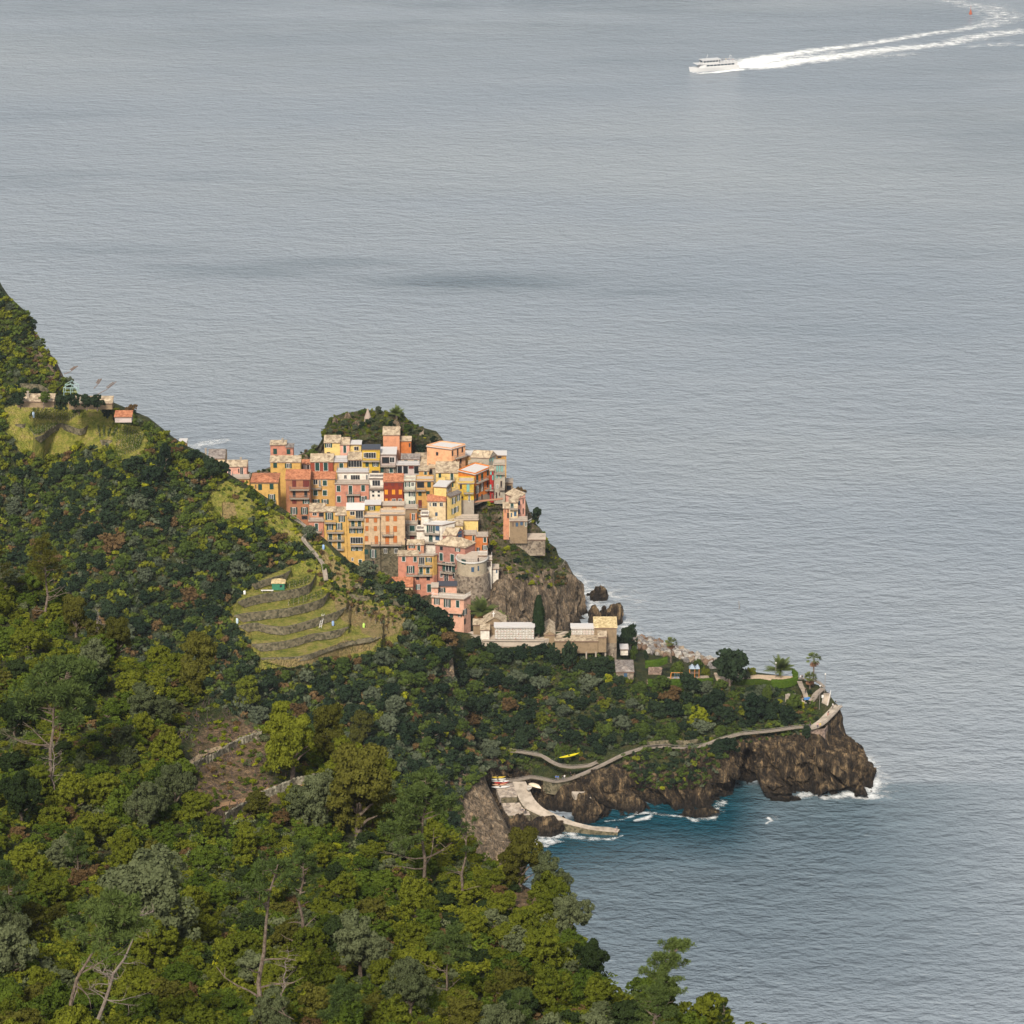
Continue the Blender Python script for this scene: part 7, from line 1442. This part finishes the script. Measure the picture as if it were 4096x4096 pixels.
def foam(name, label, strokes, step, m, z=.12, pad=14):
    """strokes: [(polyline px, half width m, density)]"""
    segs = []
    for pts, hw, dn in strokes:
        P = PZ(np.array(pts, float)[:, 0], np.array(pts, float)[:, 1], 0)[:, :2]; hw = hw if hasattr(hw, '__len__') else [hw]*len(P); dn = dn if hasattr(dn, '__len__') else [dn]*len(P); segs.append((P, hw, dn))
    A = np.concatenate([s[0] for s in segs]); x = np.arange(A[:, 0].min()-pad, A[:, 0].max()+pad, step); y = np.arange(A[:, 1].min()-pad, A[:, 1].max()+pad, step); X, Y = np.meshgrid(x, y); D = np.zeros_like(X)
    for P, hw, dn in segs:
        for i in range(max(1, len(P)-1)):
            a = P[i]; b = P[min(i+1, len(P)-1)]; ab = b-a; t = np.clip(((X-a[0])*ab[0]+(Y-a[1])*ab[1])/(ab@ab+1e-9), 0, 1); d = np.hypot(X-a[0]-t*ab[0], Y-a[1]-t*ab[1]); j = min(i+1, len(P)-1)
            w_ = hw[i]+(hw[j]-hw[i])*t; q = dn[i]+(dn[j]-dn[i])*t; D = np.maximum(D, q*np.clip(1.25-d/w_, 0, 1)**.8)
    ny, nx = X.shape; idx = np.arange(nx*ny).reshape(ny, nx); keep = (D[:-1, :-1] > .02) | (D[1:, 1:] > .02) | (D[1:, :-1] > .02) | (D[:-1, 1:] > .02)
    Fq = np.stack([idx[:-1, :-1], idx[:-1, 1:], idx[1:, 1:], idx[1:, :-1]], -1)[keep]; used, inv = np.unique(Fq, return_inverse=True); V = np.stack([X.ravel(), Y.ravel(), np.full(X.size, z)], 1)[used]
    o = mesh_np(name, V, inv.reshape(-1, 4), m); at_ = o.data.attributes.new('dens', 'FLOAT', 'POINT'); at_.data.foreach_set('value', D.ravel()[used].astype(np.float32)); tag(o, label, 'foam', kind='stuff')
W2 = lambda pts: [((3000+x*.5673)/4, y*.5673/4) for x, y in pts]
foam('boat_wake', 'long white double wake curving away behind the ferry', [
    ([(692, 72.3), (700, 73.6), (715, 72.6), (740, 69.5)], [1, 2.2, 3, 4], 1.2), ([(738, 66.5), (752, 63), (770, 59)], [9, 13, 12], 1.3),
    (W2([(0, 430), (250, 388), (450, 357), (750, 322), (1000, 283), (1250, 240), (1500, 208), (1700, 170), (1800, 120), (1700, 62), (1400, 8)]), [11, 9, 8, 7, 7, 7, 7, 16, 24, 22, 12], [1.2, 1.1, .95, .85, .8, .78, .68, .58, .56, .55, .5]),
    (W2([(0, 470), (150, 462), (300, 435), (600, 402), (950, 352), (1400, 310), (1500, 278), (1800, 232), (1980, 215)]), [12, 13, 12, 12, 11, 9, 11, 12, 12], [1.2, 1.2, 1.15, 1., .9, .8, .75, .72, .62]),
    (W2([(0, 450), (300, 410), (600, 365)]), [12, 15, 15], [1.1, .75, .5]), (W2([(1550, 330), (1800, 310), (1932, 322)]), [8, 8, 8], [.5, .55, .5]), (W2([(600, 400), (900, 395), (1150, 380)]), 8, .5)], 2.2, M_wake, .15, 30)
foam('surf', 'white surf around the rocks off the village cliff', [([(577, 575), (586, 590), (590, 605), (600, 614), (615, 622), (628, 630), (640, 636), (655, 645)], [4, 6, 8, 8, 9, 7, 5, 3], [.5, .62, .66, .62, .55, .55, .5, .45]), ([(590, 585), (605, 592), (622, 596), (640, 606)], 10, [.45, .5, .45, .3]), ([(585, 565), (600, 570), (612, 572)], 6, .3), ([(655, 645), (690, 657), (720, 664), (745, 672)], 2.5, .5)], .8, M_foam)
foam('surf', 'white surf breaking round the tip of the headland', [([(792, 800), (803, 795.5), (815, 794.5), (826, 799), (838, 797), (850, 795), (865, 799), (872, 797), (872, 786), (868, 778), (870, 768), (866, 758)], [1.6, 2.6, 2.2, 1.5, 2.6, 3.0, 1.6, 2.6, 3.5, 5, 5, 4], [.55, .75, .7, .6, .8, .8, .65, .8, .85, .85, .75, .6]), ([(868, 766), (880, 780), (882, 795)], 6, .42)], .4, M_foam, .14)
foam('surf', 'thin surf along the foot of the cliffs in the cove', [([(606, 822), (625, 819.5), (641, 813), (650, 813), (668, 815.5), (686, 817), (695, 821), (711, 818), (716, 812), (722, 802)], [.9, .7, 1.4, 1.4, 1, .9, 1.4, 2, 2.4, 2], [.5, .45, .62, .62, .5, .5, .65, .72, .62, .5])], .4, M_foam, .14)
foam('surf', 'surf washing in front of the slipway rocks', [([(515, 838), (527, 844), (540, 841), (552, 838), (566, 836), (585, 839), (612, 840), (622, 836)], [5, 4, 4, 4, 2.6, 1.6, 1, .8], [.62, .72, .75, .68, .66, .6, .55, .5]), ([(530, 858), (545, 852)], 2, .35), ([(546, 846), (552, 843)], 1.6, .75), ([(560, 834), (572, 834)], 2.2, .7)], .4, M_foam, .14)
foam('drifting_foam', 'pale patches of drifting foam in the cove', [([(636, 821), (645, 819), (651, 816)], [1.0, 1.6, .9], .82), ([(766, 824), (771, 821), (768, 818)], .7, .8), ([(758, 822), (776, 817)], 2.2, .3), ([(549, 846), (556, 841)], 1, .8), ([(60, 0), (60, 0)], .01, 0)] if False else [([(636, 821), (645, 819), (651, 816)], [1.0, 1.6, .9], .82), ([(766, 824), (771, 821), (768, 818)], .7, .8), ([(758, 822), (776, 817)], 2.2, .3)], .4, M_foam, .14)
foam('surf', 'line of surf on the shore behind the left houses', [([(195, 447), (206, 444), (218, 441), (222, 441)], 5, .6)], .8, M_foam, .14)
# ------------------------------------------------------------ garden things
def playground():
    O = at('hd', 650, 550, 21.6); px = (O-Vector((0, 0, H))).length/F*CR['hd'][2]/4
    def X(x, y=0): return ((x-650)*px, y)
    r = empty('play_tower', O); tag(r, 'climbing tower with two small blue roofs on the playground', 'play equipment'); oc = mat('play_orange', (.50, .20, .05), .6); bl = mat('play_blue', (.12, .25, .45), .5)
    q = MB()
    for x in (630, 665, 695):
        for y in (0, 1.6): q.tube([(*X(x, y), 0), (*X(x, y), 3.1)], .09, 6)
    q.build('post', oc, r); q = MB()
    for x0, x1 in ((625, 668), (668, 700)): a = X(x0)[0]; b = X(x1)[0]; m_ = (a+b)/2; q.add([(a, -.3, 3), (b, -.3, 3), (b, 1.9, 3), (a, 1.9, 3), (m_, .8, 4.2)], [(0, 1, 4), (1, 2, 4), (2, 3, 4), (3, 0, 4), (0, 3, 2, 1)])
    q.build('roof', mat('play_roof', (.22, .27, .33), .5), r); q = MB(); q.add([(X(630)[0], .2, 1.5), (X(630)[0], .9, 1.5), (X(596)[0], .9, .15), (X(596)[0], .2, .15), (X(630)[0], .2, 1.42), (X(630)[0], .9, 1.42), (X(596)[0], .9, .07), (X(596)[0], .2, .07)], [(0, 1, 2, 3), (7, 6, 5, 4), (0, 3, 7, 4), (1, 5, 6, 2)]); q.build('slide', bl, r); q = MB(); q.box((X(665)[0], .8, 1.45), 1.4, .8, .06); q.build('deck', M_bark, r)
    s = empty('swing_frame', at('hd', 538, 558, 21.5)); tag(s, 'orange swing frame left of the climbing tower', 'swing'); q = MB()
    for x in (-1.6, 1.6): q.tube([(x-.2, -.9, 0), (x, 0, 2.1)], .09, 5); q.tube([(x-.2, .9, 0), (x, 0, 2.1)], .09, 5)
    q.tube([(-1.6, 0, 2.1), (1.6, 0, 2.1)], .09, 5); q.build('frame', oc, s); q = MB(); [q.tube([(x, 0, 2.1), (x, 0, .5)], .03, 4) for x in (-.6, -.2, .3, .7)]; q.box((-.4, 0, .5), .25, .12, .03); q.box((.5, 0, .5), .25, .12, .03); q.build('seat', bl, s)
playground()
for i, (x, y0, y1, l) in enumerate([(950, 805, 697, 'leftmost pale column of the front group'), (978, 808, 708, 'second pale column of the front group'), (980, 760, 686, 'pale column standing behind the front group'), (1052, 798, 706, 'pale column left in the right hand pair'), (1074, 795, 690, 'pale column right in the right hand pair')]):
    p = at('ed', x, y0, 19.6); px = (p-Vector((0, 0, H))).length/F*CR['ed'][2]/4; q = MB(); h_ = (y1-y0)*-px/.93; q.tube([(0, 0, 0), (0, 0, h_)], .42, 14); q.tube([(0, 0, h_), (0, 0, h_+.12)], .48, 14); o = q.build('column', M_conc); o.location = p; tag(o, l+' on the garden terrace', 'column')
sheet_poly('garden_terrace', [(*cx('ed', 850, 815), 19.5), (*cx('ed', 1100, 815), 19.5), (*cx('ed', 1330, 800), 19.6), (*cx('ed', 1390, 740), 20), (*cx('ed', 1230, 735), 20), (*cx('ed', 860, 760), 19.6)], RM['terr'], th=1)
sheet_poly('garden_terrace', [(*cx('hd', 340, 590), 21.2), (*cx('hd', 790, 585), 21.2), (*cx('hd', 760, 530), 21.3), (*cx('hd', 480, 540), 21.3)], mat('play_ground', (.30, .24, .18), .95, noise=(1, (.2, .16, .12), .4, .7)), th=.6)
sheet_poly('garden_terrace', [(*cx('hd', 820, 565), 21.2), (*cx('hd', 1180, 580), 21.2), (*cx('hd', 1380, 560), 21.2), (*cx('hd', 1350, 535), 21.3), (*cx('hd', 800, 510), 21.3)], mat('pale_gravel', (.45, .34, .24), .95, noise=(1, (.32, .25, .17), .4, .7)), th=.6)
path_by_pixels([cx('ed', *q) for q in [(1150, 480), (1180, 560), (1215, 620), (1240, 680), (1255, 740)]], [21.9, 21.8, 21.6, 21.2, 20.5], 1.4, m=M_path, n=20)
path_by_pixels([cx('ed', *q) for q in [(1330, 790), (1380, 730), (1400, 690), (1450, 640), (1520, 590)]], [20.3, 20.8, 21, 21.3, 21.6], 1.8, m=M_path, n=24, rail=M_rail, rl='railing along the garden path above the stairs')
path_by_pixels([cx('ed', *q) for q in [(1120, 440), (1250, 438), (1400, 470), (1480, 520), (1530, 570)]], [22, 22, 22, 21.8, 21.6], 1., m=M_path, n=24, rail=M_rail, rl='railing at the seaward edge of the garden')
def stairs():
    a = at('ed', 1520, 910, 17.9); b = at('ed', 1578, 665, 21.8); r = empty('stone_stairs', a); tag(r, 'flight of stone steps climbing from the lookout to the garden', 'stairs'); q = MB()
    for k in range(18): c = a.lerp(b, (k+.5)/18); q.box(c-Vector((0, 0, .6)), .95, .3, .62)
    q.build('steps', M_slip, r); railing(r, [a+Vector((1.05, 0, 0)), b+Vector((1.05, 0, 0))], 1.0, M_wrail, 'railing', .6); bpy_shift(r)
stairs()
def bench(label, p, rz, m):
    r = empty('bench', p, rz); tag(r, label, 'bench'); q = MB(); q.box((0, 0, .45), .9, .25, .04); q.build('seat', m, r); q = MB(); q.box((0, .27, .75), .9, .04, .2); q.build('backrest', m, r)
    for x in (-.7, .7): q = MB(); q.box((x, 0, .2), .05, .22, .2); q.build('leg', M_rail, r)
bench('blue bench on the garden terrace right of the columns', at('ed', 1270, 785, 19.9), .2, mat('bench_blue', (.08, .20, .42), .6))
def lamp(label, p, h):
    r = empty('street_lamp', p); tag(r, label, 'street lamp'); q = MB(); q.tube([(0, 0, -.3), (0, 0, h)], .07, 6); q.build('pole', M_rail, r); q = MB(); q.tube([(0, 0, h), (0, 0, h+.15), (0, 0, h+.4)], [.12, .26, .1], 8); q.build('lantern', M_frame, r)
lamp('lamp post beside the lookout stairs', at('ed', 1455, 965, 18), 8); lamp('lamp post at the top of the lookout stairs', at('ed', 1540, 640, 21.6), 5.2); lamp('lamp post at the end of the bright lawn hedge', at('ed', 780, 415, 21.5), 4.2)
q = MB(); q.tube([(0, 0, 0), (0, 0, 1.9)], .05, 5); q.box((0, -.05, 1.7), .3, .02, .45); o = q.build('sign_board', M_frame); o.location = at('ed', 1505, 800, 20); tag(o, 'white board on the wall below the garden stairs', 'sign')
# hilltop garden cone and upper left things
def cone():
    p = Vector(PY(*cx('c1', 1388, 250), 908)); q = MB(); q.tube([(0, 0, -1), (0, 0, .7), (.05, 0, 2.1), (0, 0, 3.8)], [1.4, 1.15, .65, .1], 14); o = q.build('stone_cone', mat('cone_plaster', (.30, .25, .21), .9, noise=(1.5, (.33, .24, .2), .4, .65))); o.location = p; tag(o, 'pointed pale stone cone in the hilltop garden', 'cone')
cone()
zw = lambda lb, pts, Y, h, m: _pwall(lb, pts, Y, h, m)
def _pwall(label, pts, Y, h, m, n=30):
    L_ = smooth_line(cpts('c1', pts), n); P = PY(L_[:, 0], L_[:, 1], Y if not hasattr(Y, '__len__') else np.linspace(Y[0], Y[1], n)); out = []
    for dy, dz in ((.6, 0), (0, 0), (-.1, -h*.5), (-.2, -h)): q = P.copy(); q[:, 1] += dy; q[:, 2] += dz; out.append(q+rs.normal(size=(n, 3))*.05)
    V = np.concatenate(out); idx = np.arange(n*4).reshape(4, n); o = mesh_np('stone_wall', V, np.stack([idx[:-1, :-1], idx[1:, :-1], idx[1:, 1:], idx[:-1, 1:]], -1).reshape(-1, 4), m); tag(o, label, 'wall')
zw('high dark stone wall carrying the hilltop garden behind the houses', [(880, 395), (1000, 412), (1150, 430), (1400, 425), (1580, 425)], 904, 5., M_stoned)
zw('curved rubble wall round the left side of the hilltop garden', [(830, 480), (840, 400), (880, 330), (930, 270)], (905, 914), 2.5, M_stone); zw('low terrace wall in the hilltop garden', [(1020, 352), (1200, 345), (1400, 348), (1560, 380)], 912, 1., M_stone)
zw('round rubble wall right of the salmon tower', [(1900, 455), (2000, 455), (2080, 420), (2110, 385)], 904, 3.6, M_stone)
HS('long low farm building with a pale roof on the left hill crest', 'ul', (145, 1074), (460, 1082), 1095, 795, 'sand', ('shed', 1020, 'slate'), deep=1.5, chim='240,1015 375,1020', cat='building', name='farm_building')
HS('low pale roofed building right of the green frame on the left hill crest', 'ul', (590, 1088), (962, 1100), 1112, 797, 'sand', ('shed', 1040, 'slate'), deep=1.5, chim='840,1050 690,1045', cat='building', name='farm_building')
for b_, l_ in (((130, 1060, 220, 1125), 'green bush before the left end of the long low roof'), ((330, 1065, 420, 1125), 'bush under the second chimney of the long low roof'), ((600, 1075, 690, 1135), 'bush before the left end of the pale right hand roof'), ((700, 1050, 790, 1140), 'tall bush in the middle of the pale right hand roof'), ((790, 1085, 880, 1145), 'bush near the right end of the pale right hand roof')):
    h_ = Vector(PY(*cx('ul', (b_[0]+b_[2])/2, b_[3]), 792)); o = put(PN['m_dark'] if b_[0] != 330 else PN['m_green'], h_, 2.4, l_)
    if 'group' in o: del o['group']
HS('red roofed shed with corrugated wall at the right of the upper fields', 'ul', (985, 1195), (1128, 1215), 1255, 792, 'lilac', ('shed', 1165, 'terra'), deep=.4, cat='shed', name='shed')
def frame():
    p = hit(*cx('ul', 608, 1035))[0]; p = Vector(PY(*cx('ul', 608, 1035), 793)); px = (p-Vector((0, 0, H))).length/F*CR['ul'][2]/4; w_ = 58*px; h_ = 70*px; q = MB(); m = mat('frame_green', (.25, .36, .34), .5)
    for y in (0, 3):
        for x in (-w_, 0, w_): q.tube([(x, y, 0), (x, y, h_)], .09, 5)
        q.tube([(-w_, y, h_), (0, y, h_+1.2), (w_, y, h_)], .08, 5); q.tube([(-w_, y, h_), (w_, y, h_)], .08, 5); q.tube([(-w_, y, h_*.45), (w_, y, h_*.45)], .07, 5)
    q.tube([(0, 0, h_+1.2), (0, 3, h_+1.2)], .07, 5); o = q.build('greenhouse_frame', m); o.location = p; tag(o, 'bare pale green metal greenhouse frame on the left hill crest', 'frame')
frame()
def agave(label, x0, y0, x1, y1, Y):
    a = Vector(PY(*cx('ul', x0, y0), Y)); b = Vector(PY(*cx('ul', x1, y1), Y+.5)); q = MB(); m_ = a.lerp(b, .5)-Vector((0, 0, .3)); q.tube([a, m_, b], [.12, .09, .05], 5)
    for k in range(11): c = m_.lerp(b, .15+k/12.); q.tube([c, c+Vector((.25*(-1)**k, 0, .35))], [.05, .03], 4); q.box(c+Vector((.3*(-1)**k, 0, .42)), .22, .2, .09)
    tag(q.build('agave_stalk', mat('agave_wood', (.16, .12, .10), .9)), label, 'agave')
agave('leftmost leaning agave flower stalk on the crest', 550, 850, 655, 795, 800); agave('short middle agave flower stalk on the crest', 805, 975, 860, 905, 800); agave('rightmost leaning agave flower stalk on the crest', 838, 1025, 985, 930, 798)
# cliff house terraces, fences
def fence_px(label, c, pts, Y, h, m=None, sp=.8):
    L_ = smooth_line(cpts(c, pts), 24); P = PY(L_[:, 0], L_[:, 1], np.linspace(Y[0], Y[1], 24)); r = empty('fence', P[0]); tag(r, label, 'fence'); railing(r, [tuple(p) for p in P], h, m or M_rail, 'rail', sp); bpy_shift(r)
fence_px('grey railing curving under the lonely pink cliff house', 'c5', [(400, 790), (420, 720), (460, 685), (560, 665), (660, 640), (730, 600)], (862, 858), 1., M_wrail); fence_px('thin railing of the garden terrace below the pink cliff house', 'c5', [(400, 800), (470, 900), (560, 915), (680, 890), (800, 850), (900, 800)], (856, 860), 1.)
fence_px('rope fence climbing the edge of the village cliff', 'c5', [(800, 1470), (860, 1420), (960, 1340), (1040, 1290), (1110, 1240), (1160, 1150)], (857, 872), 1.6, M_post); fence_px('railing of the cliff path below the round tower', 'c5', [(300, 1340), (400, 1290), (450, 1240), (560, 1160), (650, 1125)], (846, 860), .9)
HS('garden platform walled in rubble below the pink cliff house', 'c5', (470, 900), (905, 830), 925, 858, 'stone', ('flat', 800, 'terr'), name='garden_platform', cat='platform', rail='none', deep=3, depth=5)
path_by_pixels(cpts('c2', [(1060, 1330), (1200, 1305), (1330, 1288), (1430, 1280), (1520, 1268)]), [float(PY(*cx('c2', x, y), 866)[2]) for x, y in [(1060, 1330), (1200, 1305), (1330, 1288), (1430, 1280), (1520, 1268)]], 1.6, m=mat('brick_path', (.36, .17, .10), .9), n=20)
# ------------------------------------------------------------ air
def haze(dens):
    x0, x1, y0, y1, z0, z1 = -700, 700, -30, 2450, -32, 362
    q = MB(); q.box(((x0+x1)/2, (y0+y1)/2, (z0+z1)/2), (x1-x0)/2, (y1-y0)/2, (z1-z0)/2); m = bpy.data.materials.new('haze_air'); m.use_nodes = True; n = m.node_tree; n.nodes.remove(n.nodes['Principled BSDF'])
    v = n.nodes.new('ShaderNodeVolumePrincipled'); v.inputs['Color'].default_value = (.80, .88, 1, 1); v.inputs['Density'].default_value = dens; v.inputs['Anisotropy'].default_value = .2; n.links.new(v.outputs[0], n.nodes['Material Output'].inputs['Volume'])
    o = q.build('haze', m); tag(o, 'thin pale haze in the air over the sea and slopes', 'haze', kind='stuff')
haze(.00004)
